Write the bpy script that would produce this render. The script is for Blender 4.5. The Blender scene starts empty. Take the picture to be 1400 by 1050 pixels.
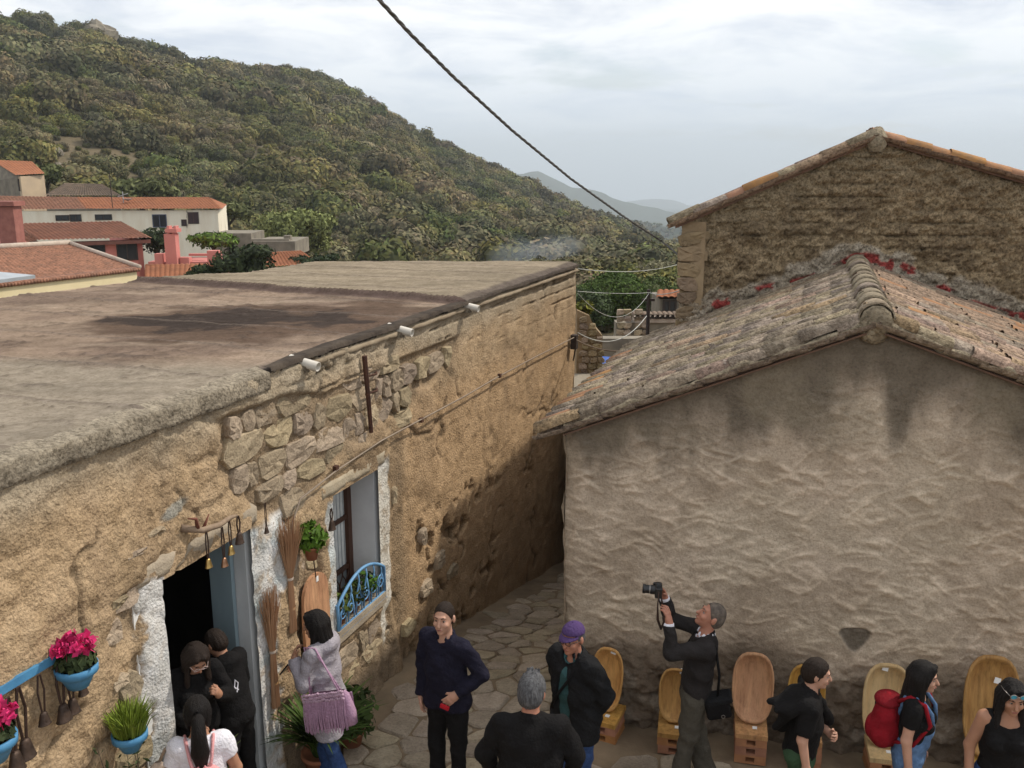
import bpy, math, random
import numpy as np
from mathutils import Vector, Matrix
random.seed(7); rng = np.random.default_rng(7)
SC = bpy.context.scene; COL = SC.collection
# ---------------------------------------------------------------- camera, sky, sun, exposure
F_PX = 1270.0; PITCH = math.radians(13.0); CP, SP = math.cos(PITCH), math.sin(PITCH)
cd = bpy.data.cameras.new('camera'); cam = bpy.data.objects.new('camera', cd); COL.objects.link(cam)
cd.sensor_width = 36; cd.lens = 36*F_PX/1400; cd.clip_start = 0.1; cd.clip_end = 40000
cam.location = (0, 0, 0); cam.rotation_euler = (math.pi/2-PITCH, 0, 0); SC.camera = cam
SUN_EL = math.radians(48); SUN_AZ = math.radians(64)      # azimuth measured from +Y (view direction) towards +X
world = bpy.data.worlds.new('World'); SC.world = world; world.use_nodes = True
def build_world():
    nt = world.node_tree; nt.nodes.clear(); N = nt.nodes.new; L = nt.links.new
    out = N('ShaderNodeOutputWorld'); bg = N('ShaderNodeBackground'); bg.inputs['Strength'].default_value = 0.12
    sky = N('ShaderNodeTexSky'); sky.sky_type = 'NISHITA'; sky.sun_disc = False
    sky.sun_elevation = SUN_EL; sky.sun_rotation = SUN_AZ; sky.air_density = 1; sky.dust_density = 2
    tc = N('ShaderNodeTexCoord'); sep = N('ShaderNodeSeparateXYZ'); L(tc.outputs['Generated'], sep.inputs[0])
    zz = N('ShaderNodeMath'); zz.operation = 'MAXIMUM'; L(sep.outputs[2], zz.inputs[0]); zz.inputs[1].default_value = 0.0
    za = N('ShaderNodeMath'); za.operation = 'ADD'; L(zz.outputs[0], za.inputs[0]); za.inputs[1].default_value = 0.16
    dx = N('ShaderNodeMath'); dx.operation = 'DIVIDE'; L(sep.outputs[0], dx.inputs[0]); L(za.outputs[0], dx.inputs[1])
    dy = N('ShaderNodeMath'); dy.operation = 'DIVIDE'; L(sep.outputs[1], dy.inputs[0]); L(za.outputs[0], dy.inputs[1])
    cmb = N('ShaderNodeCombineXYZ'); L(dx.outputs[0], cmb.inputs[0]); L(dy.outputs[0], cmb.inputs[1])
    def noise(scale, det, rough, off=0.0, dist=0.0):
        n = N('ShaderNodeTexNoise'); n.inputs['Scale'].default_value = scale; n.inputs['Detail'].default_value = det
        n.inputs['Roughness'].default_value = rough; n.inputs['Distortion'].default_value = dist
        mp = N('ShaderNodeMapping'); mp.inputs['Location'].default_value = (off, off*.7, 0); L(cmb.outputs[0], mp.inputs[0]); L(mp.outputs[0], n.inputs['Vector'])
        return n
    cover = noise(.9, 6, .55, 3.1, .3); cr = N('ShaderNodeValToRGB'); L(cover.outputs[0], cr.inputs[0])
    cr.color_ramp.elements[0].position = .36; cr.color_ramp.elements[0].color = (.35,)*3+(1,)
    cr.color_ramp.elements[1].position = .455; cr.color_ramp.elements[1].color = (1, 1, 1, 1)
    shade = noise(1.7, 7, .6, 8.4, .4); sr = N('ShaderNodeValToRGB'); L(shade.outputs[0], sr.inputs[0])
    e = sr.color_ramp.elements; e[0].position = .34; e[0].color = (5.2, 5.6, 6.4, 1); e[1].position = .58; e[1].color = (8.4, 8.4, 8.4, 1)
    low = N('ShaderNodeMapRange'); L(sep.outputs[2], low.inputs[0]); low.inputs[1].default_value = -.02; low.inputs[2].default_value = .16
    hz = N('ShaderNodeMixRGB'); hz.inputs[1].default_value = (5.9, 6.7, 7.7, 1); L(low.outputs[0], hz.inputs[0]); L(sr.outputs[0], hz.inputs[2])
    mx = N('ShaderNodeMixRGB'); L(cr.outputs[0], mx.inputs[0]); L(sky.outputs[0], mx.inputs[1]); L(hz.outputs[0], mx.inputs[2])
    L(mx.outputs[0], bg.inputs['Color']); L(bg.outputs[0], out.inputs['Surface'])
build_world()
sl = bpy.data.lights.new('sun', 'SUN'); sl.energy = 2.7; sl.angle = math.radians(1.6); sl.color = (1, .93, .82)
sun = bpy.data.objects.new('sun', sl); COL.objects.link(sun)
sdir = Vector((math.sin(SUN_AZ)*math.cos(SUN_EL), math.cos(SUN_AZ)*math.cos(SUN_EL), math.sin(SUN_EL)))
sun.rotation_euler = (-sdir).to_track_quat('-Z', 'Y').to_euler()
vs = SC.view_settings; vs.view_transform = 'Standard'; vs.look = 'None'; vs.exposure = 0.34; vs.gamma = 1; vs.use_curve_mapping = False
SC.display_settings.display_device = 'sRGB'
SC.cycles.max_bounces = 6; SC.cycles.volume_bounces = 0; SC.cycles.use_denoising = True

# ---------------------------------------------------------------- helpers
def ray(x, y):
    c = ((x-700)/F_PX, 1.0, -(y-525)/F_PX)
    return np.array([c[0], c[1]*CP+c[2]*SP, -c[1]*SP+c[2]*CP])
def at_z(x, y, z): r = ray(x, y); return r*(z/r[2])
def at_y(x, y, Y): r = ray(x, y); return r*(Y/r[1])
_T = rng.random((256, 256))
def vnoise(x, y):
    x = np.asarray(x, float); y = np.asarray(y, float)
    xi = np.floor(x).astype(int); yi = np.floor(y).astype(int); fx = x-xi; fy = y-yi
    fx = fx*fx*(3-2*fx); fy = fy*fy*(3-2*fy)
    a = _T[xi & 255, yi & 255]; b = _T[(xi+1) & 255, yi & 255]; c = _T[xi & 255, (yi+1) & 255]; d = _T[(xi+1) & 255, (yi+1) & 255]
    return (a*(1-fx)+b*fx)*(1-fy)+(c*(1-fx)+d*fx)*fy
def fbm(x, y, oct=4, gain=.5):
    s = 0; a = 1; t = 0
    for k in range(oct):
        s = s+a*vnoise(x*2**k+17.3*k, y*2**k+9.1*k); t += a; a *= gain
    return s/t
def sstep(a, b, x): t = np.clip((x-a)/(b-a), 0, 1); return t*t*(3-2*t)
def lerp(a, b, t): return a+(b-a)*t
def lin(r, g, b):                                           # sRGB 0..255 to linear
    f = lambda c: (c/255/12.92 if c/255 <= .04045 else ((c/255+.055)/1.055)**2.4)
    return (f(r), f(g), f(b))

def new_mesh(name, V, F, smooth=False, col=None):
    V = np.asarray(V, np.float32).reshape(-1, 3); me = bpy.data.meshes.new(name)
    if isinstance(F, np.ndarray):
        n, k = F.shape
        me.vertices.add(len(V)); me.vertices.foreach_set('co', V.ravel())
        me.loops.add(n*k); me.loops.foreach_set('vertex_index', F.astype(np.int32).ravel())
        me.polygons.add(n); me.polygons.foreach_set('loop_start', np.arange(0, n*k, k, dtype=np.int32))
        me.update(calc_edges=True)
    else:
        me.from_pydata(V.tolist(), [], F)
    if smooth: me.polygons.foreach_set('use_smooth', np.ones(len(me.polygons), bool))
    if col is not None:
        at = me.attributes.new('col', 'FLOAT_COLOR', 'POINT')
        c = np.ones((len(V), 4), np.float32); col = np.asarray(col); c[:, :col.shape[1]] = col; at.data.foreach_set('color', c.ravel())
    return me
def link(name, me, mat=None, parent=None):
    o = bpy.data.objects.new(name, me); COL.objects.link(o)
    if mat is not None and not me.materials: me.materials.append(mat)
    if parent is not None: o.parent = parent
    return o
def tag(o, label=None, cat=None, group=None, kind=None):
    if label: o['label'] = label
    if cat: o['category'] = cat
    if group: o['group'] = group
    if kind: o['kind'] = kind
    return o
def thing(name, label, cat, loc=(0, 0, 0), rz=0, group=None):
    o = bpy.data.objects.new(name, None); COL.objects.link(o); o.location = loc; o.rotation_euler = (0, 0, rz); o.empty_display_size = .1
    return tag(o, label, cat, group)

class MB:                                                     # collects shapes, links them as one mesh
    def __init__(s): s.v = []; s.f = []; s.m = []
    def add(s, V, F, mi=0):
        b = len(s.v); s.v += [tuple(map(float, p)) for p in V]; s.f += [tuple(b+i for i in f) for f in F]; s.m += [mi]*len(F); return s
    def box(s, c, size, R=None, mi=0, taper=1.0):
        c = Vector(c); h = [d/2 for d in size]; V = []
        for z in (-1, 1):
            t = taper if z > 0 else 1
            for x, y in ((-1, -1), (1, -1), (1, 1), (-1, 1)):
                p = Vector((x*h[0]*t, y*h[1]*t, z*h[2])); V.append(c+(R @ p if R else p))
        return s.add(V, [(0, 3, 2, 1), (4, 5, 6, 7), (0, 1, 5, 4), (1, 2, 6, 5), (2, 3, 7, 6), (3, 0, 4, 7)], mi)
    def tube(s, pts, r, n=8, cap=True, mi=0):
        pts = [Vector(p) for p in pts]; rs = r if isinstance(r, (list, tuple)) else [r]*len(pts); V = []; F = []
        up = None
        for i, p in enumerate(pts):
            d = (pts[min(i+1, len(pts)-1)]-pts[max(i-1, 0)])
            d = d.normalized() if d.length > 1e-9 else Vector((0, 0, 1))
            if up is None: up = Vector((0, 0, 1)) if abs(d.z) < .9 else Vector((1, 0, 0))
            a = d.cross(up); a = a.normalized() if a.length > 1e-6 else d.orthogonal().normalized(); b = a.cross(d).normalized(); up = b
            for k in range(n):
                t = 2*math.pi*k/n; V.append(p+(a*math.cos(t)+b*math.sin(t))*rs[i])
        for i in range(len(pts)-1):
            for k in range(n): F.append((i*n+k, i*n+(k+1) % n, (i+1)*n+(k+1) % n, (i+1)*n+k))
        if cap: F.append(tuple(range(n-1, -1, -1))); F.append(tuple((len(pts)-1)*n+k for k in range(n)))
        return s.add(V, F, mi)
    def lathe(s, prof, c=(0, 0, 0), n=16, R=None, mi=0, sy=1.0):
        c = Vector(c); V = []; F = []
        for r, z in prof:
            for k in range(n):
                t = 2*math.pi*k/n; p = Vector((r*math.cos(t), r*math.sin(t)*sy, z)); V.append(c+(R @ p if R else p))
        for i in range(len(prof)-1):
            for k in range(n): F.append((i*n+k, i*n+(k+1) % n, (i+1)*n+(k+1) % n, (i+1)*n+k))
        return s.add(V, F, mi)
    def prism(s, poly, d, mi=0):                              # poly: 3-D points in a plane, d: extrusion vector
        d = Vector(d); P = [Vector(p) for p in poly]; n = len(P)
        return s.add(P+[p+d for p in P], [tuple(range(n-1, -1, -1)), tuple(range(n, 2*n))]+[(i, (i+1) % n, n+(i+1) % n, n+i) for i in range(n)], mi)
    def mesh(s, name='mesh', smooth=False):
        me = bpy.data.meshes.new(name); me.from_pydata(s.v, [], s.f)
        if any(s.m): me.polygons.foreach_set('material_index', s.m)
        if smooth: me.polygons.foreach_set('use_smooth', [True]*len(s.f))
        return me
    def build(s, name, mat, parent=None, smooth=False):
        me = s.mesh(name, smooth)
        for m in (mat if isinstance(mat, (list, tuple)) else [mat]): me.materials.append(m)
        return link(name, me, None, parent)

MATS = {}
def mat(name, c1, c2=None, scale=6, rough=.85, bump=0, bscale=60, attr=False, rand=0, metal=0, detail=5, c3=None, stretch=None, spec=.3, sss=0, bdist=.01, speck=0, sscale=60, scol=.35, c3pos=.8):
    """noise-mixed colours (+ 'col' attribute as base, + random brightness per object), fine bump"""
    if name in MATS: return MATS[name]
    m = bpy.data.materials.new(name); m.use_nodes = True; nt = m.node_tree; N = nt.nodes.new; L = nt.links.new
    bs = nt.nodes['Principled BSDF']; bs.inputs['Roughness'].default_value = rough; bs.inputs['Metallic'].default_value = metal
    bs.inputs['Specular IOR Level'].default_value = spec
    tc = N('ShaderNodeTexCoord'); vec = tc.outputs['Object']
    if stretch:
        mp = N('ShaderNodeMapping'); mp.inputs['Scale'].default_value = stretch; L(vec, mp.inputs[0]); vec = mp.outputs[0]
    nz = N('ShaderNodeTexNoise'); nz.inputs['Scale'].default_value = scale; nz.inputs['Detail'].default_value = detail; nz.inputs['Roughness'].default_value = .6
    src = vec
    if rand:
        oi = N('ShaderNodeObjectInfo'); ad = N('ShaderNodeVectorMath'); ad.operation = 'MULTIPLY_ADD'
        cb = N('ShaderNodeCombineXYZ'); L(oi.outputs['Random'], cb.inputs[0]); L(oi.outputs['Random'], cb.inputs[1])
        L(cb.outputs[0], ad.inputs[0]); ad.inputs[1].default_value = (37, 53, 11); L(vec, ad.inputs[2]); src = ad.outputs[0]
    L(src, nz.inputs['Vector'])
    c2 = c2 or tuple(x*.75 for x in c1)
    rp = N('ShaderNodeValToRGB'); e = rp.color_ramp.elements
    e[0].position = .34; e[0].color = (*c1, 1); e[1].position = .66; e[1].color = (*c2, 1)
    if c3: x = e.new(c3pos); x.color = (*c3, 1)
    L(nz.outputs[0], rp.inputs[0]); c = rp.outputs[0]
    if attr:
        a = N('ShaderNodeAttribute'); a.attribute_name = 'col'
        mu = N('ShaderNodeMixRGB'); mu.blend_type = 'MULTIPLY'; mu.inputs[0].default_value = 1; L(a.outputs['Color'], mu.inputs[1]); L(c, mu.inputs[2]); c = mu.outputs[0]
    if rand:
        mr = N('ShaderNodeMapRange'); L(oi.outputs['Random'], mr.inputs[0]); mr.inputs[3].default_value = 1-rand; mr.inputs[4].default_value = 1+rand
        hs = N('ShaderNodeHueSaturation'); L(c, hs.inputs['Color']); L(mr.outputs[0], hs.inputs['Value'])
        m2 = N('ShaderNodeMath'); m2.operation = 'MULTIPLY'; L(oi.outputs['Random'], m2.inputs[0]); m2.inputs[1].default_value = 7.31
        fr = N('ShaderNodeMath'); fr.operation = 'FRACT'; L(m2.outputs[0], fr.inputs[0])
        mh = N('ShaderNodeMapRange'); L(fr.outputs[0], mh.inputs[0]); mh.inputs[3].default_value = .5-rand*.06; mh.inputs[4].default_value = .5+rand*.06; L(mh.outputs[0], hs.inputs['Hue'])
        ms = N('ShaderNodeMapRange'); L(fr.outputs[0], ms.inputs[0]); ms.inputs[3].default_value = 1-rand*.7; ms.inputs[4].default_value = 1+rand*.4; L(ms.outputs[0], hs.inputs['Saturation'])
        c = hs.outputs[0]
    if speck:                                                 # dark pits and grains of the material itself
        s1 = N('ShaderNodeTexNoise'); s1.inputs['Scale'].default_value = sscale; s1.inputs['Detail'].default_value = 3; s1.inputs['Roughness'].default_value = .7; L(src, s1.inputs['Vector'])
        sr = N('ShaderNodeValToRGB'); q = sr.color_ramp.elements; q[0].position = .34; q[0].color = (scol, scol*.96, scol*.9, 1); q[1].position = .50; q[1].color = (1, 1, 1, 1); x = q.new(.68); x.color = (1+.5*speck,)*3+(1,)
        fa = None
        if attr: fa = N('ShaderNodeMath'); fa.operation = 'MULTIPLY'; L(a.outputs['Alpha'], fa.inputs[0]); fa.inputs[1].default_value = speck
        L(s1.outputs[0], sr.inputs[0]); sm = N('ShaderNodeMixRGB'); sm.blend_type = 'MULTIPLY'; sm.inputs[0].default_value = speck; L(c, sm.inputs[1]); L(sr.outputs[0], sm.inputs[2]); c = sm.outputs[0]
        if fa: L(fa.outputs[0], sm.inputs[0])
    L(c, bs.inputs['Base Color'])
    if bump:
        b2 = N('ShaderNodeTexNoise'); b2.inputs['Scale'].default_value = bscale; b2.inputs['Detail'].default_value = 4; L(src, b2.inputs['Vector'])
        bp = N('ShaderNodeBump'); bp.inputs['Strength'].default_value = bump; bp.inputs['Distance'].default_value = bdist; L(b2.outputs[0], bp.inputs['Height']); L(bp.outputs[0], bs.inputs['Normal'])
    if sss:
        bs.inputs['Subsurface Weight'].default_value = sss; bs.inputs['Subsurface Radius'].default_value = (.02, .008, .004); bs.inputs['Subsurface Scale'].default_value = .5
    MATS[name] = m; return m

def grid_faces(nr, nc, keep=None):
    i = np.arange(nr-1)[:, None]*nc+np.arange(nc-1)[None, :]
    F = np.stack([i, i+1, i+nc+1, i+nc], -1)
    return F[keep] if keep is not None else F.reshape(-1, 4)
def axis(edges, steps):                                       # piecewise uniform coordinates
    out = []
    for a, b, st in zip(edges[:-1], edges[1:], steps):
        n = max(1, int(round((b-a)/st))); out += list(np.linspace(a, b, n, endpoint=False))
    return np.array(out+[edges[-1]])
def drop_unused(V, F, col=None):
    used = np.zeros(len(V), bool); used[F.ravel()] = True; idx = np.cumsum(used)-1
    return V[used], idx[F], (col[used] if col is not None else None)

# ---------------------------------------------------------------- the layout of the place
WA = np.array([-2.87, 4.98, 0.0]); WU = np.array([3.91, 10.6, 0.0]); WU /= np.linalg.norm(WU); WN = np.array([WU[1], -WU[0], 0.0])
def wp(s, z, off=0.0): return WA+WU*s+WN*off+np.array([0, 0, z])        # point on the stone house's street wall
RC = np.array([.48, 8.0, 0.0]); RV = np.array([3.43, -.69, 0.0]); RV /= np.linalg.norm(RV); RN = np.array([RV[1], -RV[0], 0.0])  # gable wall, RN towards the square
def rp(v, z, off=0.0): return RC+RV*v+RN*off+np.array([0, 0, z])
RD = np.array([math.sin(math.radians(18)), math.cos(math.radians(18)), 0.0])                      # ridge direction of the gable house
def ground_z(x, y):
    x = np.asarray(x, float); y = np.asarray(y, float)
    t = (x-WA[0])*WU[0]+(y-WA[1])*WU[1]; q = (x-WA[0])*WN[0]+(y-WA[1])*WN[1]
    left = -5.06-.27*sstep(.5, 4.6, t); right = -5.02-.10*sstep(.5, 4.6, t)
    z = lerp(left, right, sstep(.2, 2.6, q)); z = z-.215*np.maximum(t-4.6, 0)*(1-.0*q)
    return z
def gz(x, y): return float(ground_z(x, y))
# ---------------------------------------------------------------- terrain: one polar sheet, hillside and far ridges in it
def az_el(x, y): r = ray(x, y); return math.atan2(r[0], r[1]), math.atan2(r[2], math.hypot(r[0], r[1]))
def table(pts):
    a = np.array([az_el(*p) for p in pts]); return a[:, 0], a[:, 1]
_ra, _re = table([(-500, 40), (-200, 22), (0, 30), (60, 40), (130, 50), (200, 78), (260, 100), (340, 106), (420, 112), (500, 148), (600, 208), (690, 250), (790, 294), (870, 330), (930, 352), (1000, 372), (1200, 398), (1500, 410)])
_ba, _be = table([(-500, 300), (0, 306), (200, 318), (330, 332), (450, 358), (700, 382), (850, 402), (1000, 408), (1500, 420)])
_fa, _fe = table([(300, 300), (600, 262), (660, 252), (690, 243), (735, 237), (775, 249), (830, 266), (880, 281), (925, 291), (1000, 300), (1200, 275), (1340, 252), (1400, 241), (1460, 233), (1600, 240)])
_ma, _me = table([(600, 340), (740, 318), (800, 304), (850, 301), (900, 303), (960, 309), (1100, 325), (1600, 330)])
_da, _de = table([(300, 286), (760, 285), (830, 281), (860, 276), (900, 274), (940, 279), (1200, 280), (1600, 284)])
R_RIDGE = 470.0
def terrain_z(az, r):
    az = np.asarray(az, float); r = np.asarray(r, float)
    zv = -8.9-.11*(np.clip(r, 75, 900)-75)-.030*np.maximum(r-900, 0)
    zv = np.where(r < 40, lerp(-9.5, -8.9, np.clip((r-16)/24, 0, 1)), zv)
    fade = sstep(-1.25, -.8, az)*(1-sstep(.75, 1.1, az))
    R = R_RIDGE+60*np.sin(az*5+1)
    r0 = 158+16*np.sin(az*3)
    zb = r0*np.tan(np.interp(az, _ba, _be)); zr = R*np.tan(np.interp(az, _ra, _re))
    t = (r-r0)/(R-r0); prof = zb+(zr-zb)*np.clip(t, 0, 1)**.92
    rough = (fbm(az*40+5, r*.03, 4)-.5)*9*np.clip(t, 0, 1)*np.clip((1.0-t)*6, .12, 1)
    hill = np.where(t < 0, zb+(zv-zb)*np.clip(-t*6, 0, 1), prof+rough)
    hill = np.where(t > 1, zr-(r-R)*.30, hill)
    z = np.maximum(zv, np.where(fade > 0, lerp(zv, hill, fade), zv))
    for (A, E, Rf, sl) in ((_ma, _me, 1500., .26), (_fa, _fe, 3600., .28), (_da, _de, 8200., .12)):
        zf = Rf*np.tan(np.interp(az, A, E))-np.abs(r-Rf)*sl+(fbm(az*30+Rf, r*6/Rf, 3)-.5)*Rf*.012
        z = np.maximum(z, np.where((az > -.9) & (az < .9), zf, -9e9))
    return z
def build_terrain():
    az = np.concatenate([np.linspace(-math.pi, -.75, 50, endpoint=False), np.linspace(-.75, .75, 380, endpoint=False), np.linspace(.75, math.pi, 51)])
    r = np.concatenate([[0.01], np.geomspace(16, 100, 22, endpoint=False), np.linspace(100, 520, 90, endpoint=False), np.geomspace(520, 12000, 95)])
    Rr, Az = np.meshgrid(r, az, indexing='ij'); Z = terrain_z(Az, np.maximum(Rr, 16))
    Z = np.where(Rr < 1, -9.5, Z)
    V = np.stack([Rr*np.sin(Az), Rr*np.cos(Az), Z], -1).reshape(-1, 3)
    x, y = V[:, 0], V[:, 1]; n1 = fbm(x*.03+3, y*.03, 4); n2 = fbm(x*.008, y*.008+7, 3)
    c = np.array([.085, .072, .036])*(1-n1[:, None])+np.array([.165, .12, .07])*n1[:, None]
    far = sstep(600, 1400, np.hypot(x, y))[:, None]; c = lerp(c, np.array([.035, .045, .022])*(0.7+.8*n2[:, None]), far)
    me = new_mesh('hills', V, grid_faces(len(r), len(az)), True, c)
    o = link('hills', me, mat('hill_ground', (1, 1, 1), (.72, .76, .7), .35, .95, .6, .8, attr=True, bdist=.6)); tag(o, kind='structure')
build_terrain()

# ---------------------------------------------------------------- foliage
def leaf_cards(P, Nn, size, jit, rg, aspect=.6, drop=0.0):
    """one quad per point: centre P, rough normal Nn"""
    n = len(P); Nn = Nn+rg.normal(0, jit, (n, 3)); Nn /= np.linalg.norm(Nn, axis=1, keepdims=True)
    t = rg.normal(0, 1, (n, 3)); t[:, 2] -= drop; t -= Nn*(t*Nn).sum(1, keepdims=True); t /= np.linalg.norm(t, axis=1, keepdims=True); b = np.cross(Nn, t)
    s = (np.asarray(size)*(.6+.8*rg.random(n)))[:, None]
    V = np.stack([P-t*s, P+b*s*aspect-t*s*.1, P+t*s, P-b*s*aspect+t*s*.1], 1).reshape(-1, 3)
    return V, np.arange(4*n).reshape(-1, 4)
def clump_points(n, lobes, rg, shell=.72):
    """points near the skin of several overlapping lobes (centre, radii)"""
    P = []; Q = []; w = np.array([l[1][0]*l[1][1] for l in lobes]); w = w/w.sum()
    for (c, rad), k in zip(lobes, (w*n).astype(int)+1):
        d = rg.normal(0, 1, (k, 3)); d /= np.linalg.norm(d, axis=1, keepdims=True); rr = (shell+(1.08-shell)*rg.random(k)**.7)[:, None]
        P.append(np.array(c)+d*np.array(rad)*rr); Q.append(d)
    return np.concatenate(P), np.concatenate(Q)
def core(lobes, k=.7, n=10):
    mb = MB()
    for c, rad in lobes:
        prof = [(rad[0]*k*math.cos(a), rad[2]*k*math.sin(a)) for a in np.linspace(-1.45, 1.45, 6)]
        mb.lathe(prof, c, n, sy=rad[1]/rad[0])
    return np.array(mb.v), mb.f
def bush_mesh(name, seed, n, size, lobes):
    rg = np.random.default_rng(seed); P, Nn = clump_points(n, lobes, rg); keep = P[:, 2] > -.05; P, Nn = P[keep], Nn[keep]
    V, F = leaf_cards(P, Nn, np.full(len(P), size), .28, rg)
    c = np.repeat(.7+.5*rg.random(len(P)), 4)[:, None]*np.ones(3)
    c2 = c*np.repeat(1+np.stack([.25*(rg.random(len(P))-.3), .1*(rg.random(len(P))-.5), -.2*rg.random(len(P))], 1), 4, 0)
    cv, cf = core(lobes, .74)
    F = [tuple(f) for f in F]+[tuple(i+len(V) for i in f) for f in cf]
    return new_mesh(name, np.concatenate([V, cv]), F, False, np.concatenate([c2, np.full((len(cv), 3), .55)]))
M_BUSH = mat('maquis_leaf', (.182, .168, .092), (.098, .102, .052), .22, .9, attr=True, rand=.42, c3=(.21, .19, .13), spec=.1)
M_LEAF = mat('fresh_leaf', (.075, .115, .026), (.045, .075, .018), 2, .7, attr=True, rand=.2, spec=.2)
M_WOOD = mat('bark', (.11, .085, .06), (.06, .045, .033), 14, .95, .5, 40)
def hill_tint(m):
    nt = m.node_tree; N = nt.nodes.new; L = nt.links.new; bs = nt.nodes['Principled BSDF']; src = bs.inputs['Base Color'].links[0].from_socket
    g = N('ShaderNodeNewGeometry'); n = N('ShaderNodeTexNoise'); n.inputs['Scale'].default_value = .028; n.inputs['Detail'].default_value = 5; L(g.outputs['Position'], n.inputs['Vector']); r = N('ShaderNodeValToRGB'); e = r.color_ramp.elements
    e[0].position = .36; e[0].color = (.66, .78, .62, 1); e[1].position = .62; e[1].color = (1.25, 1.10, .98, 1); L(n.outputs[0], r.inputs[0]); mu = N('ShaderNodeMixRGB'); mu.blend_type = 'MULTIPLY'; mu.inputs[0].default_value = 1; L(src, mu.inputs[1]); L(r.outputs[0], mu.inputs[2]); L(mu.outputs[0], bs.inputs['Base Color'])
hill_tint(M_BUSH)
bush_col = bpy.data.collections.new('bush_variants')
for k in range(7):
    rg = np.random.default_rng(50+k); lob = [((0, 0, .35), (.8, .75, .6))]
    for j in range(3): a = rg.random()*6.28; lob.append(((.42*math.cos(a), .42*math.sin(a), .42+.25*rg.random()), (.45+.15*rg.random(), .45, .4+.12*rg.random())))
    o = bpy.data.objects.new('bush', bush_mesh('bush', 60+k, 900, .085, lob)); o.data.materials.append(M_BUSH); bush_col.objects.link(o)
M_ROCK = mat('granite', (.25, .215, .165), (.15, .125, .095), 3, .95, .6, 14, rand=.2, bdist=.05)
rock_col = bpy.data.collections.new('rock_variants')
def rock_mesh(seed, n=1):
    import bmesh
    bm = bmesh.new(); rg = np.random.default_rng(seed)
    for q in range(n):
        g = bmesh.ops.create_icosphere(bm, subdivisions=2, radius=1); s = .6+.6*rg.random(3); off = rg.normal(0, .8 if n > 1 else 0, 3)*(1, 1, .4)
        for v in g['verts']:
            k = 1+.9*(float(vnoise(v.co.x*1.4+seed+q*7, v.co.y*1.4+v.co.z*1.9))-.5)
            v.co = Vector((v.co.x*s[0]*k+off[0], v.co.y*s[1]*k+off[1], v.co.z*s[2]*k+off[2]))
    me = bpy.data.meshes.new('rock'); bm.to_mesh(me); bm.free(); me.materials.append(M_ROCK); return me
for k in range(3): rock_col.objects.link(bpy.data.objects.new('rock', rock_mesh(5+k, 1+k)))
def scatter(name, P, scale, rot, coll, label, cat):
    me = bpy.data.meshes.new(name); me.vertices.add(len(P)); me.vertices.foreach_set('co', P.astype(np.float32).ravel())
    for nm, dat in (('sc', scale), ('rz', rot)):
        a = me.attributes.new(nm, 'FLOAT', 'POINT'); a.data.foreach_set('value', dat.astype(np.float32))
    a = me.attributes.new('ix', 'INT', 'POINT'); a.data.foreach_set('value', rng.integers(0, len(coll.objects), len(P)).astype(np.int32))
    o = link(name, me); ng = bpy.data.node_groups.new(name, 'GeometryNodeTree')
    ng.interface.new_socket('Geometry', in_out='INPUT', socket_type='NodeSocketGeometry'); ng.interface.new_socket('Geometry', in_out='OUTPUT', socket_type='NodeSocketGeometry')
    N = ng.nodes.new; L = ng.links.new; gi = N('NodeGroupInput'); go = N('NodeGroupOutput'); ip = N('GeometryNodeInstanceOnPoints')
    ci = N('GeometryNodeCollectionInfo'); ci.inputs[0].default_value = coll; ci.inputs['Separate Children'].default_value = True; ci.inputs['Reset Children'].default_value = True
    def at(nm, ty):
        n = N('GeometryNodeInputNamedAttribute'); n.data_type = ty; n.inputs['Name'].default_value = nm; return n.outputs['Attribute']
    cx = N('ShaderNodeCombineXYZ'); L(at('rz', 'FLOAT'), cx.inputs[2])
    L(gi.outputs[0], ip.inputs['Points']); L(ci.outputs[0], ip.inputs['Instance']); ip.inputs['Pick Instance'].default_value = True
    L(at('ix', 'INT'), ip.inputs['Instance Index']); L(cx.outputs[0], ip.inputs['Rotation']); L(at('sc', 'FLOAT'), ip.inputs['Scale']); L(ip.outputs[0], go.inputs[0])
    md = o.modifiers.new('scatter', 'NODES'); md.node_group = ng
    return tag(o, label, cat, kind='stuff')
def polar(az, r, dz=0.0): return np.stack([r*np.sin(az), r*np.cos(az), terrain_z(az, r)+dz], -1)
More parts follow.
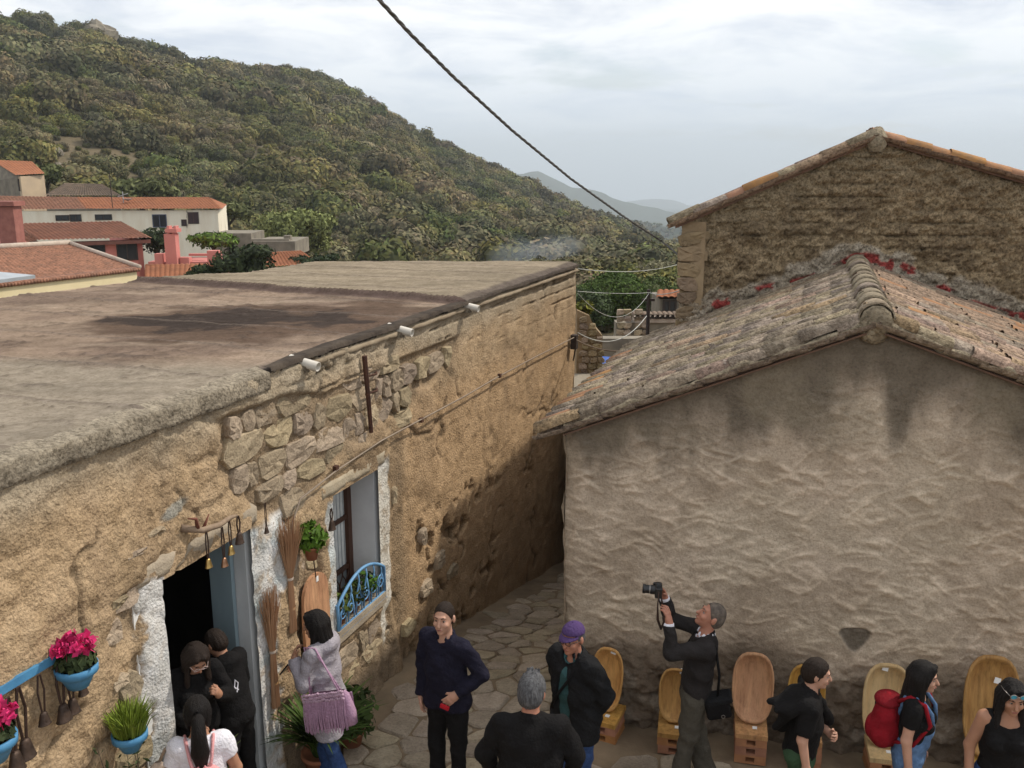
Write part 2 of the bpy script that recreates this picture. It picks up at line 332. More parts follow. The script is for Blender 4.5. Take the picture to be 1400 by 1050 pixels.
def build_hill_cover():
    n = 60000; az = rng.uniform(-.62, .28, n); r = np.sqrt(rng.uniform(122**2, 548**2, n))
    x, y = r*np.sin(az), r*np.cos(az)
    Rr = R_RIDGE+60*np.sin(az*5+1); dens = fbm(x*.018+2, y*.018, 4)
    path = np.abs(fbm(x*.012+40, y*.012, 3)-.5)
    keep = (r < Rr+12) & (rng.random(n) < sstep(.30, .50, dens)*.72+.22) & (path > .006)
    az, r = az[keep], r[keep]; x, y = x[keep], y[keep]
    big = fbm(x*.035, y*.035+11, 3); sc = 1.3*(1.05+2.6*big**1.5)*(.38+.80*rng.random(len(r))**1.4+1.1*(rng.random(len(r)) > .93))*lerp(.8, 1.15, np.clip((r-120)/300, 0, 1))
    scatter('hillside_scrub', polar(az, r, -.15), sc, rng.uniform(0, 6.28, len(r)), bush_col, 'dense olive green scrub covering the long hillside', 'scrub')
    n = 9000; az = rng.uniform(-.1, .55, n); r = np.sqrt(rng.uniform(900**2, 1500**2, n))
    scatter('valley_scrub', polar(az, r, -.5), 2+3.0*rng.random(n), rng.uniform(0, 6.28, n), bush_col, 'hazy dark scrub on the lower ridge beyond the hill', 'scrub')
    n = 900; az = rng.uniform(-.6, .25, n); r = np.sqrt(rng.uniform(130**2, 470**2, n)); x, y = r*np.sin(az), r*np.cos(az); keep = (fbm(x*.02+30, y*.02, 3) > .55) & (r < R_RIDGE-20); az, r = az[keep], r[keep]
    scatter('hillside_rocks', polar(az, r, .3), (.5+1.2*rng.random(len(r))**2.5), rng.uniform(0, 6.28, len(r)), rock_col, 'pale granite rocks showing through the hillside scrub', 'rocks')
build_hill_cover()
def ridge_pt(px, frac=.97):
    az = az_el(px, 250)[0]
    for _ in range(3):
        e = float(np.interp(az, _ra, _re))
    R = (R_RIDGE+60*math.sin(az*5+1))*frac; return polar(np.array([az]), np.array([R]))[0]
P = ridge_pt(132, .985); oc = link('rock_outcrop', rock_mesh(21, 5)); oc.location = (P[0], P[1], P[2]+.6); oc.scale = (5.5, 4, 3.2)
tag(oc, 'big pale rock outcrop breaking the ridge line at the upper left', 'rock outcrop')
P = ridge_pt(435, .965); oc = link('rock_outcrop', rock_mesh(23, 4)); oc.location = (P[0], P[1], P[2]-.2); oc.scale = (6, 3, 1.0)
tag(oc, 'flat bare rocks on the hilltop below a line of dark trees', 'rock outcrop')

def tree(name, label, loc, h, w, seed, leaf=.28, n=900, material=None, group=None, droop=0.0, trunk_h=.35, col=(1, 1, 1), cat='tree', lean=0):
    rg = np.random.default_rng(seed); t = thing(name, label, cat, loc, rg.random()*6, group)
    mb = MB(); th = h*trunk_h; mb.tube([(0, 0, -.4), (lean*.3, 0, th*.5), (lean, .05, th), (lean*1.2, 0, h*.62)], [w*.045+.05, w*.038+.04, w*.03+.03, .03], 7)
    lobes = [((lean, 0, h*.66), (w*.34, w*.34, h*.26))]
    for k in range(7):
        a = k*.9+rg.random()*.6; rr = w*(.20+.14*rg.random()); z = h*(.42+.40*rg.random())
        c = (lean+rr*math.cos(a), rr*math.sin(a), z); lobes.append((c, (w*(.17+.08*rg.random()),)*2+(h*(.12+.07*rg.random()),)))
        mb.tube([(lean*.8, 0, th*.9), (c[0]*.6, c[1]*.6, (th+z)/2+.1*h), c], [w*.02+.02, w*.014+.012, .012], 5)
    mb.build('trunk', M_WOOD, t, True)
    P, Nn = clump_points(n, lobes, rg, .55); V, F = leaf_cards(P, Nn, np.full(len(P), leaf), .6, rg, .5, droop)
    c = np.repeat(.5+.8*rg.random(len(P)), 4)[:, None]*np.array(col)
    cv, cf = core(lobes, .6, 8)
    me = new_mesh('crown', np.concatenate([V, cv]), [tuple(f) for f in F]+[tuple(i+len(V) for i in f) for f in cf], False, np.concatenate([c, np.full((len(cv), 3), .5)]))
    link('crown', me, material or M_LEAF, t); return t
for i, (px, lab) in enumerate([(352, 'low round dark tree on the ridge, first of the hilltop line'), (378, 'wide dark tree on the ridge beside the bare hilltop rocks'), (398, 'dark tree with a visible trunk on the ridge above the bare rocks'),
                               (412, 'taller dark tree on the hilltop with sky showing under its crown'), (424, 'last dark tree of the hilltop line, above the pale earth'), (457, 'small lone dark tree just past the bare hilltop rocks'), (491, 'lone dark tree standing up from the falling ridge line')]):
    P = ridge_pt(px, .985); tree('hilltop_tree', lab, P, 6.4+(i % 3)*1.2, 7.0+(i % 2)*1.5, 300+i, .4, 700, M_BUSH, 'dark trees along the hilltop', trunk_h=.45)

# ---------------------------------------------------------------- village behind the flat roof
M_TILE_F = mat('terracotta_far', (.42, .17, .085), (.30, .125, .068), 1.2, .9, .3, 8, c3=(.48, .24, .14))
M_TILE_O = mat('terracotta_old', (.36, .175, .11), (.20, .105, .07), 2.6, .9, .3, 8, c3=(.43, .28, .20), speck=.6, sscale=5, scol=.55)
M_TILE_G = mat('tile_grey', (.24, .17, .12), (.13, .10, .075), 1.6, .95, .3, 8)
M_PINK = mat('pink_plaster', (.58, .225, .19), (.50, .185, .16), .8, .9, .2, 10)
M_CREAM = mat('cream_plaster', (.80, .68, .42), (.72, .60, .36), .7, .9, .2, 10)
M_WHITEW = mat('stained_white', (.82, .77, .64), (.72, .64, .50), 1.1, .9, .2, 8, c3=(.30, .26, .21), stretch=(1, 1, .20), c3pos=.69)
M_PEACH = mat('peach_plaster', (.55, .42, .28), (.47, .36, .25), .8, .9, .2, 8)
M_GREYP = mat('grey_plaster', (.25, .215, .165), (.155, .135, .105), 1.3, .95, .4, 12)
M_DARKW = mat('dark_shutter', (.05, .035, .028), (.035, .025, .02), 5, .6)
M_GLASSD = mat('dark_glass', (.03, .035, .04), (.02, .025, .03), 3, .12, spec=.5)
def roof_quad(name, A, B, C_, D, m, parent, pitch=.24, row=.38, amp=.05):
    """ribbed tile sheet: A-B the eave, D-C the ridge; one mesh of half-round tile rows with stepped courses"""
    A, B, C_, D = [np.array(p, float) for p in (A, B, C_, D)]
    nc = max(3, int(np.linalg.norm(B-A)/pitch)); nr = max(2, int(np.linalg.norm(D-A)/row))
    u = np.arange(nc*6+1)/(nc*6); prof = np.abs(np.sin(np.pi*u*nc))**.8
    v = []; st = []
    for k in range(nr): v += [k/nr, (k+1)/nr-1e-4]; st += [1.0, 0.0]
    v = np.array(v); st = np.array(st)
    N_ = np.cross(B-A, D-A); N_ /= np.linalg.norm(N_); N_ = N_ if N_[2] > 0 else -N_
    Uu, Vv = np.meshgrid(u, v); H = amp*prof[None, :]*1.0+st[:, None]*amp*.5
    H = H+(fbm(Uu*nc*.5+A[0], Vv*nr*1.0, 2)-.5)*amp*.5
    Pt = (A[None, None]*(1-Uu)[..., None]+B*Uu[..., None])*(1-Vv)[..., None]+(D*(1-Uu)[..., None]+C_*Uu[..., None])*Vv[..., None]+N_*H[..., None]
    me = new_mesh(name, Pt.reshape(-1, 3), grid_faces(len(v), len(u))); return tag(link(name, me, m, parent), kind='stuff')
def wall_quad(mb, A, B, z0, th=.3, ztop=None):
    """a wall slab under the line A-B down to z0"""
    A = Vector(A); B = Vector(B); d = (B-A); nrm = Vector((d.y, -d.x, 0)).normalized()*-th
    mb.prism([(A.x, A.y, z0), (B.x, B.y, z0), tuple(B), tuple(A)], nrm)
def window(parent, P0, U, w, h, shutter=M_DARKW, frame=None, bars=1, name='window', d=.08):
    """frame part with pane child; P0 = lower middle point on the wall, U along the wall, outward = U x Z"""
    U = Vector(U); U.z = 0; U.normalize(); O = Vector((U.y, -U.x, 0)); P0 = Vector(P0); R = Matrix((U, -O, Vector((0, 0, 1)))).transposed()
    mb = MB(); b = .07
    for sx in (-1, 1): mb.box(P0+U*sx*(w/2-b/2)+Vector((0, 0, h/2))+O*.02, (b, d, h), R)
    for zz in (b/2, h-b/2): mb.box(P0+Vector((0, 0, zz))+O*.02, (w-2*b, d, b), R)
    for k in range(bars): mb.box(P0+U*(w*((k+1)/(bars+1)-.5))+Vector((0, 0, h/2))+O*.015, (b*.8, d*.7, h-2*b), R)
    f = mb.build(name, frame or shutter, parent)
    MB().box(P0+Vector((0, 0, h/2))+O*.005, (w-.02, .02, h-.02), R).build('pane', M_GLASSD, f); return f
def V3(p): return Vector((float(p[0]), float(p[1]), float(p[2])))

def cream_house():
    t = thing('cream_house', 'cream house with a weathered brown tile roof nearest the flat roof', 'house')
    eL, eR = at_y(-60, 397, 33), at_y(191, 368, 41); rL, rR = at_y(-80, 345, 40.5), at_y(96, 335, 45.5)
    roof_quad('roof_tile', eL, eR, rR, rL, M_TILE_O, t, .22, .36, .05)
    back = eR+(rR-eR)*2.0; back[2] = eR[2]; back += (eR-eL)*.12
    roof_quad('roof_tile', eR+np.array([.02, 0, 0]), back, rR, rR+np.array([.01, .01, 0]), M_TILE_O, t, .22, .36, .05)
    mb = MB(); d = (eR-eL); d[2] = 0; d /= np.linalg.norm(d); nrm = np.array([d[1], -d[0], 0])
    a, b = eL-nrm*.06+[0, 0, -.10], eR-nrm*.06-d*.12+[0, 0, -.10]; wall_quad(mb, a, b, -12); wall_quad(mb, b, back-d*.9, -12)
    mb.build('wall', M_CREAM, t)
    tube = MB().tube([rL+[0, 0, .1], (rL+rR)/2+[0, 0, .1], rR+[0, 0, .1]], .14, 8).tube([rR+[0, 0, .1], eR+[0, 0, .1]], .11, 8); tube.build('ridge_cap', mat('pale_mortar', (.5, .42, .34), (.38, .3, .24), 5, .9), t, True)
    tube = MB()
    for k in range(0, 60):
        p = eL+(eR-eL)*(k+.5)/60; tube.tube([p+nrm*.05+[0, 0, -.02], p-nrm*.3+[0, 0, .04]], .085, 6)
    tag(tube.build('eave_tile', M_TILE_O, t, True), kind='stuff')
cream_house()
def grey_sheet():
    A, B = at_y(-60, 390, 31), at_y(48, 376, 33.5); D = at_y(-60, 366, 36.5)
    t = MB().prism([A, B, D], (0, 0, -.12)).build('corrugated_sheet_roof', mat('zinc', (.45, .48, .5), (.38, .4, .42), 3, .5, metal=.3)); tag(t, 'pale grey sheet roof at the left edge before the cream house', 'roof')
grey_sheet()
def pink_house():
    t = thing('pink_house', 'salmon pink house with a dark brown tiled roof and dark shutters', 'house'); Y = 52
    eL, eR = at_y(54, 329, Y), at_y(206, 326, Y+3); rL, rR = at_y(20, 306, Y+5), at_y(163, 303, Y+7)
    roof_quad('roof_tile', eL, eR, rR, rL, mat('tile_brown', (.25, .11, .07), (.17, .08, .055), 1.5, .9, .3, 8), t, .24, .4, .05)
    d = (eR-eL); d[2] = 0; d /= np.linalg.norm(d); nrm = np.array([d[1], -d[0], 0])
    back = eR-nrm*12
    roof_quad('roof_tile', eR+[.02, 0, 0], back, rR, rR+[.01, .01, 0], M_TILE_O, t, .24, .4, .05)
    roof_quad('roof_tile', at_y(-60, 352, Y+2), eL, rL, at_y(-40, 318, Y+8), M_TILE_O, t, .24, .4, .05)
    mb = MB(); a, b = eL-nrm*.5+[0, 0, -.1], eR-nrm*.5-d*.4+[0, 0, -.1]; wall_quad(mb, a-d*6, b, -12); wall_quad(mb, b, back+nrm*.5-d*.4, -12)
    mb.prism([a+nrm*.02-d*6, a+nrm*.02, V3(rL)-Vector((0, 0, .2)), V3(rL)-Vector(tuple(d*7))-Vector((0, 0, 1.2))], V3(-nrm*.3)); mb.build('wall', M_PINK, t)
    fr = MB(); fr.box(V3((eL+eR)/2-nrm*.2)+Vector((0, 0, -.22)), (float(np.linalg.norm(eR-eL)), .25, .2), Matrix.Rotation(math.atan2(d[1], d[0]), 3, 'Z')); fr.build('eave_board', mat('eave_dark', (.2, .09, .07), None, 3), t)
    def on(px, py):
        r = ray(px, py); k = (nrm@b)/(nrm@r); return r*k
    for px, y0, y1, w in ((175, 356, 332, 1.15), (120, 346, 333, 1.9)):
        p = on(px, y0); q = on(px, y1); window(t, p, d, w, float(q[2]-p[2]), bars=1)
    ch = MB(); c = at_y(14, 300, Y-1); ch.box(V3(c)+Vector((0, 0, -.6)), (.9, .9, 2.6)).box(V3(c)+Vector((0, 0, .85)), (1.2, 1.2, .25)); ch.build('chimney', mat('old_pink', (.34, .14, .11), (.26, .1, .08), 3), t)
pink_house()
def pink_terrace():
    t = thing('pink_terrace', 'pink walled terrace with a tall pink chimney and low tile roof', 'terrace'); Y = 54
    mb = MB()
    def blk(x0, y0, x1, y1, dep, m=mb, Yb=Y):
        a = at_y(x0, y1, Yb); b = at_y(x1, y0, Yb); m.box(((a[0]+b[0])/2, Yb+dep/2, (a[2]+b[2])/2), (abs(b[0]-a[0]), dep, abs(b[2]-a[2])))
    blk(206, 358, 300, 400, 3, Yb=Y); blk(212, 347, 222, 362, .5, Yb=Y-.2); blk(246, 352, 258, 362, .5, Yb=Y-.2); blk(284, 343, 299, 362, .6, Yb=Y-.2); blk(258, 347, 284, 350, .3, Yb=Y+.8)
    mb.build('wall', M_PINK, t)
    ch = MB(); blk(228, 320, 239, 372, .6, ch, Y-.5); blk(225.5, 313, 241, 318, .8, ch, Y-.6); blk(229, 318, 232, 320, .5, ch, Y-.45); blk(235, 318, 238, 320, .5, ch, Y-.45); blk(228, 309, 231, 313, .5, ch, Y-.45); blk(237, 309, 240, 313, .5, ch, Y-.45)
    ch.build('chimney', M_PINK, t)
    roof_quad('roof_tile', at_y(198, 384, Y-5), at_y(296, 381, Y-4.5), at_y(300, 361, Y-.6), at_y(198, 362, Y-.6), M_TILE_F, t, .24, .4, .05)
    MB().tube([at_y(196, 382, 46), at_y(246, 384, 46), at_y(300, 386, 46)], .12, 6).tube([at_y(196, 386, 44), at_y(262, 388, 44)], .1, 6).build('gutter', M_DARKW, t)
pink_terrace()
def long_house():
    t = thing('long_white_house', 'long stained white house under a long orange tile roof', 'house'); Y = 88
    eL, eM, eR = at_y(-40, 288, Y-2), at_y(118, 286, Y), at_y(303, 286, Y+3); rL, rM, rR = at_y(-60, 267, Y+6), at_y(105, 270, Y+7), at_y(284, 270, Y+9)
    roof_quad('roof_tile', eL, eM, rM, rL, M_TILE_O, t, .3, .45, .06); roof_quad('roof_tile', eM, eR, rR, rM, M_TILE_F, t, .3, .45, .06)
    d = eR-eM; d[2] = 0; d /= np.linalg.norm(d); nrm = np.array([d[1], -d[0], 0]); back = eR-nrm*11
    roof_quad('roof_tile', eR+[.02, 0, 0], back, rR, rR+[.01, .01, 0], M_TILE_F, t, .3, .45, .06)
    mb = MB(); a, b = eM-nrm*.4-[0, 0, .1], eR-nrm*.4-d*.4-[0, 0, .1]; wall_quad(mb, a-d*14, b, -13); wall_quad(mb, b, back, -13); mb.build('wall', M_WHITEW, t)
    fr = M_WHITEW
    for px, y0, y1, w in ((265, 306, 290, 1.0), (219, 311, 293, 1.3), (142, 301, 293, 1.5), (104, 303, 293, 1.0), (86, 302, 294, 1.2), (252, 309, 300, .5)):
        def on(qx, qy): r = ray(qx, qy); return r*((nrm@a)/(nrm@r))
        p, q = on(px, y0), on(px, y1); window(t, p, d, w, float(q[2]-p[2]), M_DARKW, mat('blue_grey_shutter', (.12, .14, .2), None, 4) if px == 219 else None, 1)
    an = MB(); c = at_y(169, 279, Y+4); an.tube([c+[0, 0, -.5], c+[0, 0, 1.2]], .05, 5).tube([c+[-.5, 0, .7], c+[.5, 0, 1.0]], .04, 5); an.lathe([(.05, 0), (.45, .2)], c+[.5, -.1, .3], 10); an.build('dish_aerial', mat('grey_metal', (.35, .35, .35), None, 4, .5), t)
    an = MB(); c = at_y(154, 285, Y+1); an.tube([c, c+[0, 0, 3.3]], .04, 5); an.build('mast', M_DARKW, t)
long_house()
def far_house():
    t = thing('peach_house', 'small peach house with an orange roof high at the left edge', 'house'); Y = 104
    eL, eR = at_y(22, 240, Y), at_y(62, 238, Y+3); rL, rR = at_y(-12, 219, Y+6), at_y(44, 221, Y+8)
    roof_quad('roof_tile', eL, eR, rR, rL, M_TILE_F, t, .3, .45, .06)
    mb = MB(); wall_quad(mb, eL-[0, 0, .1]+[.3, .3, 0], eR-[0, 0, .1]+[-.3, .3, 0], -8); mb.build('wall', M_PEACH, t)
    g = MB(); g.prism([V3(eL)+Vector((.3, .3, -8)), V3(eL)+Vector((.3, .3, -.1)), V3(rL)+Vector((0, 0, -.15)), V3(rL)+Vector((-6, 4, -3)), V3(rL)+Vector((-6, 4, -10))], (0, .3, 0)); g.build('gable_wall', M_GREYP, t)
    d = eR-eL; p = at_y(32, 261, Y+.8); window(t, p+np.array([0, -.15, 0]), d, .9, 1.3)
    o = thing('old_tile_roof', 'sagging grey tile roof behind the long white house', 'roof')
    roof_quad('roof_tile', at_y(60, 268, 100), at_y(166, 268, 100), at_y(140, 252, 106), at_y(88, 251, 106), M_TILE_G, o, .3, .45, .07)
    mb = MB(); wall_quad(mb, at_y(62, 269, 100.3), at_y(164, 269, 100.3), -9); mb.build('wall', M_GREYP, o)
far_house()
def low_walls():
    t = thing('grey_ruin_wall', 'low grey ruined wall with a dark opening right of the white house', 'wall'); Y = 74; mb = MB()
    def blk(x0, y0, x1, y1, dep, Yb, m=mb):
        a = at_y(x0, y1, Yb); b = at_y(x1, y0, Yb); m.box(((a[0]+b[0])/2, Yb+dep/2, (a[2]+b[2])/2), (abs(b[0]-a[0]), dep, abs(b[2]-a[2])))
    blk(290, 319, 343, 332, 4, Y); blk(290, 332, 309, 352, 4, Y); blk(322, 332, 343, 352, 4, Y); mb.build('wall', M_GREYP, t)
    d = MB(); blk(309, 332, 322, 352, .3, Y+1.2, d); d.build('doorway', M_DARKW, t)
    t = thing('grey_block_wall', 'pale grey flat topped wall before the bushy pale green tree', 'wall'); mb = MB(); blk(346, 330, 403, 350, 5, 72, mb); blk(343, 327, 395, 330.2, .6, 72.5, mb); blk(388, 322, 397, 330, .5, 73, mb); mb.build('wall', M_GREYP, t)
    t = thing('small_red_roof_house', 'small house with a bright orange roof just above the flat roof', 'house')
    roof_quad('roof_tile', at_y(362, 366, 60), at_y(438, 362, 61), at_y(412, 343, 65), at_y(360, 346, 65), M_TILE_F, t, .25, .4, .06)
    mb = MB(); wall_quad(mb, at_y(364, 367, 60.4), at_y(436, 364, 61.4), -11); mb.build('wall', M_WHITEW, t)
low_walls()
# vegetation round the village
def bush(name, label, loc, w, h, seed, leaf, n, material, col=(1, 1, 1), cat='bush', group=None):
    rg = np.random.default_rng(seed); t = thing(name, label, cat, loc, 0, group); lob = [((0, 0, h*.45), (w*.42, w*.38, h*.42))]
    for k in range(5): a = k*1.26+rg.random(); lob.append(((w*.3*math.cos(a), w*.28*math.sin(a), h*(.35+.4*rg.random())), (w*.2, w*.2, h*.2)))
    P, Nn = clump_points(n, lob, rg, .6); V, F = leaf_cards(P, Nn, np.full(len(P), leaf), .7, rg, .45)
    c = np.repeat(.5+.8*rg.random(len(P)), 4)[:, None]*np.array(col); cv, cf = core(lob, .68, 8)
    me = new_mesh('foliage', np.concatenate([V, cv]), [tuple(f) for f in F]+[tuple(i+len(V) for i in f) for f in cf], False, np.concatenate([c, np.full((len(cv), 3), .5)])); link('foliage', me, material, t)
    mb = MB()
    for k in range(4): a = k*1.6; mb.tube([(0, 0, -.1), (w*.1*math.cos(a), w*.1*math.sin(a), h*.3), (w*.28*math.cos(a), w*.28*math.sin(a), h*.6)], [.05, .035, .015], 5)
    mb.build('stem', M_WOOD, t); return t
def at_px(px, py, Y, h): p = at_y(px, py, Y); return (p[0], p[1], p[2])
M_PALE = mat('pale_leaf', (.155, .165, .062), (.10, .115, .045), .8, .85, attr=True, rand=.1, spec=.1)
M_DKLEAF = mat('dark_leaf', (.045, .065, .022), (.028, .042, .016), 2, .8, attr=True, rand=.15, spec=.2)
tree('pale_tree', 'broad pale green tree at the foot of the hill behind the small orange roof', at_px(412, 372, 92, 0), 6.4, 8.8, 11, .22, 5200, M_PALE, trunk_h=.12, col=(1.5, 1.5, 1.4), droop=1.0)
tree('pale_tree', 'pale green scrubby tree growing at the end of the long white house', at_px(196, 296, 108, 0), 4.6, 8.5, 12, .34, 1500, M_PALE, trunk_h=.2)
tree('pale_tree', 'yellowish green tree beside the peach house at the left edge', at_px(66, 266, 112, 0), 3.8, 4.5, 13, .3, 900, M_PALE, trunk_h=.2)
tree('pale_tree', 'olive green tree on the slope over the grey ruined wall', at_px(312, 318, 104, 0), 3.5, 5.5, 14, .3, 900, M_PALE, trunk_h=.2)
bush('garden_bush', 'dark green bush with reddish tips in front of the small orange roof', at_px(334, 386, 43, 0), 3.2, 1.9, 15, .13, 1500, M_DKLEAF, (1.1, 1.1, 1))
bush('garden_bush', 'small dark bush in front of the low tiled terrace roof', at_px(280, 388, 43, 0), 1.7, 1.0, 16, .12, 700, M_DKLEAF)
bush('garden_bush', 'leafy vine bush with yellow green leaves along the pink terrace', at_px(292, 340, 58, 0), 3.6, 1.2, 17, .16, 700, M_PALE, (.9, 1.2, .7))
bush('garden_bush', 'shady green creeper between the pink house and its chimney', at_px(216, 348, 57, 0), 2.4, 1.9, 18, .15, 700, M_DKLEAF)
bush('garden_bush', 'dark hedge bush to the right of the small orange roof', at_px(430, 374, 62, 0), 3.6, 1.4, 19, .16, 700, M_DKLEAF)

# ---------------------------------------------------------------- beyond the alley
M_RUBBLE = mat('rubble_mortar', (.34, .25, .15), (.24, .17, .10), 4, .95, .6, 30)
M_STONE = mat('wall_stone', (.37, .285, .19), (.27, .205, .135), 9, .95, .8, 55, rand=.30, c3=(.43, .36, .27))
M_CONC = mat('weathered_concrete', (.30, .26, .20), (.19, .165, .13), 2.5, .95, .4, 30)
def stone_mesh(w, h, d, seed, sides=8):
    """rough stone lying in the x-z plane, front towards -y: an uneven polygon with a rounded, bumpy face"""
    rg = np.random.default_rng(seed); ring = []
    sides = sides+4; sk = rg.normal(0, .12); tx, tz = rg.normal(0, .10, 2); cut = [(rg.random()*6.28, .86+.14*rg.random()) for _ in range(3)]
    for k in range(sides):
        a = 2*math.pi*(k+.5)/sides+rg.normal(0, .05); sx, sz = math.cos(a), math.sin(a); q = 1/max(abs(sx), abs(sz)); q = min(q, 1.38)
        for ca, cr in cut: dd = math.cos(a-ca); q = min(q, cr/dd) if dd > .25 else q
        ring.append((sx*q*w/2*(.95+.07*rg.random())+sk*sz*h/2, sz*q*h/2*(.95+.07*rg.random())))
    face = lambda x, z: -d*(1+tx*x/w*2+tz*z/h*2)+.006*rg.normal()
    V = []; V += [(x, 0, z) for x, z in ring]; V += [(x*.985, face(x, z)*.74, z*.98) for x, z in ring]
    V += [(x*.92, face(x, z), z*.90) for x, z in ring]; V += [(x*.45, face(x, z)*1.05, z*.45) for x, z in ring]; V.append((0, face(0, 0)*1.05, 0))
    F = []; n = sides
    for r in range(3): F += [(r*n+k, r*n+(k+1) % n, (r+1)*n+(k+1) % n, (r+1)*n+k) for k in range(n)]
    F += [(3*n+k, 3*n+(k+1) % n, 4*n) for k in range(n)]
    return V, F
def alley_end():
    Y = 17.5
    t = thing('ruined_stone_wall', 'narrow ruined rubble wall with weeds on its broken top, behind the flat roofed house', 'wall')
    mb = MB(); a = at_y(789, 512, Y); b = at_y(823, 512, Y); tp = [at_y(789, 424, Y), at_y(806, 432, Y), at_y(812, 446, Y), at_y(824, 460, Y)]
    mb.prism([V3((a[0], Y, -7.5)), V3((b[0], Y, -7.5))]+[V3(p) for p in reversed(tp)], (0, .55, 0)); mb.build('mortar', M_RUBBLE, t)
    k = 0
    for zz in np.arange(-4.6, -2.55, .13):
        x = a[0]+.02+.05*(k % 2)
        while x < b[0]-.05:
            w = .11+.1*rng.random()
            top = np.interp(x+w/2, [p[0] for p in tp], [p[2] for p in tp])
            if zz+.06 < top:
                k += 1; V, F = stone_mesh(w*.94, .12, .04, k); o = link('stone', MB().add([(x+w/2+p[0], Y+p[1]+.005, zz+p[2]) for p in V], F).mesh('stone', False), M_STONE, t)
            x += w
    bush('wall_weeds', 'yellow green weeds growing on the broken top of the ruined stone wall', (at_y(800, 430, Y)[0], Y+.3, at_y(800, 432, Y)[2]-.05), .42, .36, 31, .05, 260, M_PALE, (1.2, 1.1, .6), 'weeds')
    s = thing('low_flat_roof_shed', 'low grey flat roofed shed between the alley walls', 'shed'); p = at_y(785, 540, 14.5); q = at_y(870, 508, 17)
    MB().box(((p[0]+q[0])/2+1.05, 15.9, -5.45), (3.2, 2.7, 3.0)).build('wall', M_CONC, s); MB().box(((p[0]+q[0])/2+1.12, 15.9, -3.88), (3.4, 2.9, .16)).build('roof', M_CONC, s)
    def blk(m, x0, y0, x1, y1, dep, Yb):
        a = at_y(x0, y1, Yb); b = at_y(x1, y0, Yb); m.box(((a[0]+b[0])/2, Yb+dep/2, (a[2]+b[2])/2), (abs(b[0]-a[0]), dep, abs(b[2]-a[2])))
    c = thing('concrete_wall', 'plain grey concrete wall beside the blue tarpaulin', 'wall'); m = MB(); blk(m, 800, 463, 910, 560, .4, 23); m.build('wall', M_CONC, c)
    c = thing('tile_topped_wall', 'grey wall with rubble stones at one end and old tiles on top', 'wall'); m = MB(); blk(m, 840, 441, 960, 520, .5, 27); m.build('wall', M_CONC, c)
    k = 400
    for zz in np.arange(0, 1.0, .2):
        for xx in np.arange(0, .95, .26):
            if zz > .75-.2*xx: continue
            k += 1; V, F = stone_mesh(.24, .18, .1, k); q = at_y(846, 441, 26.9); link('stone', MB().add([(q[0]+xx+p[0]+.06*(k % 2), 27+p[1]-.01, q[2]-.3+zz+p[2]) for p in V], F).mesh('stone'), M_STONE, c)
    for i, px in enumerate(range(870, 930, 7)):
        q = at_y(px, 433, 26.8); MB().lathe([(.09, -.25), (.07, .25)], (q[0], 27.1, q[2]), 8, Matrix.Rotation(math.pi/2, 3, 'X')).build('tile', M_TILE_G, c, True)
    m = MB(); blk(m, 868, 436, 940, 441.2, .6, 26.9); m.build('coping', mat('pale_mortar', (.5, .42, .34), (.38, .3, .24), 5, .9), c)
    tp = thing('blue_tarpaulin', 'bright blue tarpaulin stretched low at the end of the alley', 'tarpaulin'); A = [at_y(823, 487, 22), at_y(862, 489, 22), at_y(866, 507, 19.5), at_y(822, 506, 19.5)]
    U = np.linspace(0, 1, 10); Pm = np.array([[(A[0]*(1-u)+A[1]*u)*(1-v)+(A[3]*(1-u)+A[2]*u)*v+[0, 0, .06*math.sin(u*9)*math.sin(v*7)-.08*math.sin(v*3.1)] for u in U] for v in U]).reshape(-1, 3)
    link('sheet', new_mesh('sheet', Pm, grid_faces(10, 10), True), mat('blue_plastic', (.02, .10, .42), (.015, .075, .33), 3, .45), tp)
    for q in A: MB().tube([q, q-[0, 0, 2.5]], .03, 6).build('pole', M_DARKW, tp)
    h = thing('distant_small_house', 'tiny grey house with a red tile roof at the edge of the tall gable wall', 'house'); Y = 40
    m = MB(); blk(m, 901, 409, 945, 440, 2.4, Y); m.build('wall', M_GREYP, h); roof_quad('roof_tile', at_y(897, 408, Y-.3), at_y(948, 408, Y-.3), at_y(946, 397, Y+3), at_y(899, 397, Y+3), M_TILE_F, h, .25, .4, .06)
    window(h, at_y(915, 427, Y-.02), (1, 0, 0), .6, .55)
    p = at_y(887, 466, 22.4); q = at_y(887, 396, 22.4); u = thing('utility_pole', 'thin dark pole carrying wires above the concrete wall', 'pole'); MB().tube([(p[0], p[1], -9), V3(q)], [.06, .045], 8).build('post', M_DARKW, u)
    MB().box(V3(q)+Vector((0, 0, -.25)), (.3, .06, .06)).build('bracket', M_DARKW, u)
    bush('willow_bush', 'broad soft green willow like bush past the end of the flat roof', at_px(835, 446, 50, 0), 4.6, 3.3, 41, .10, 9000, M_PALE, (.62, .80, .58))
    bush('willow_bush', 'darker green bushy tree below the willow at the house corner', at_px(806, 448, 46, 0), 2.6, 2.2, 42, .10, 2600, M_DKLEAF, (1.5, 1.5, 1.4))
    bush('willow_bush', 'round green bush beside the tall gable building', at_px(892, 436, 58, 0), 4.2, 3.0, 43, .12, 3200, M_PALE, (.55, .68, .52))
    bush('grey_bush', 'grey green rounded tree above the tiny red roofed house', at_px(905, 408, 72, 0), 4.8, 3.0, 44, .15, 2400, M_BUSH, (1.5, 1.5, 1.6))
    az = rng.uniform(.03, .24, 420); r = np.sqrt(rng.uniform(52**2, 128**2, 420)); keep = ~((r < 64) & (np.abs(az-.155) < .04)); az, r = az[keep], r[keep]
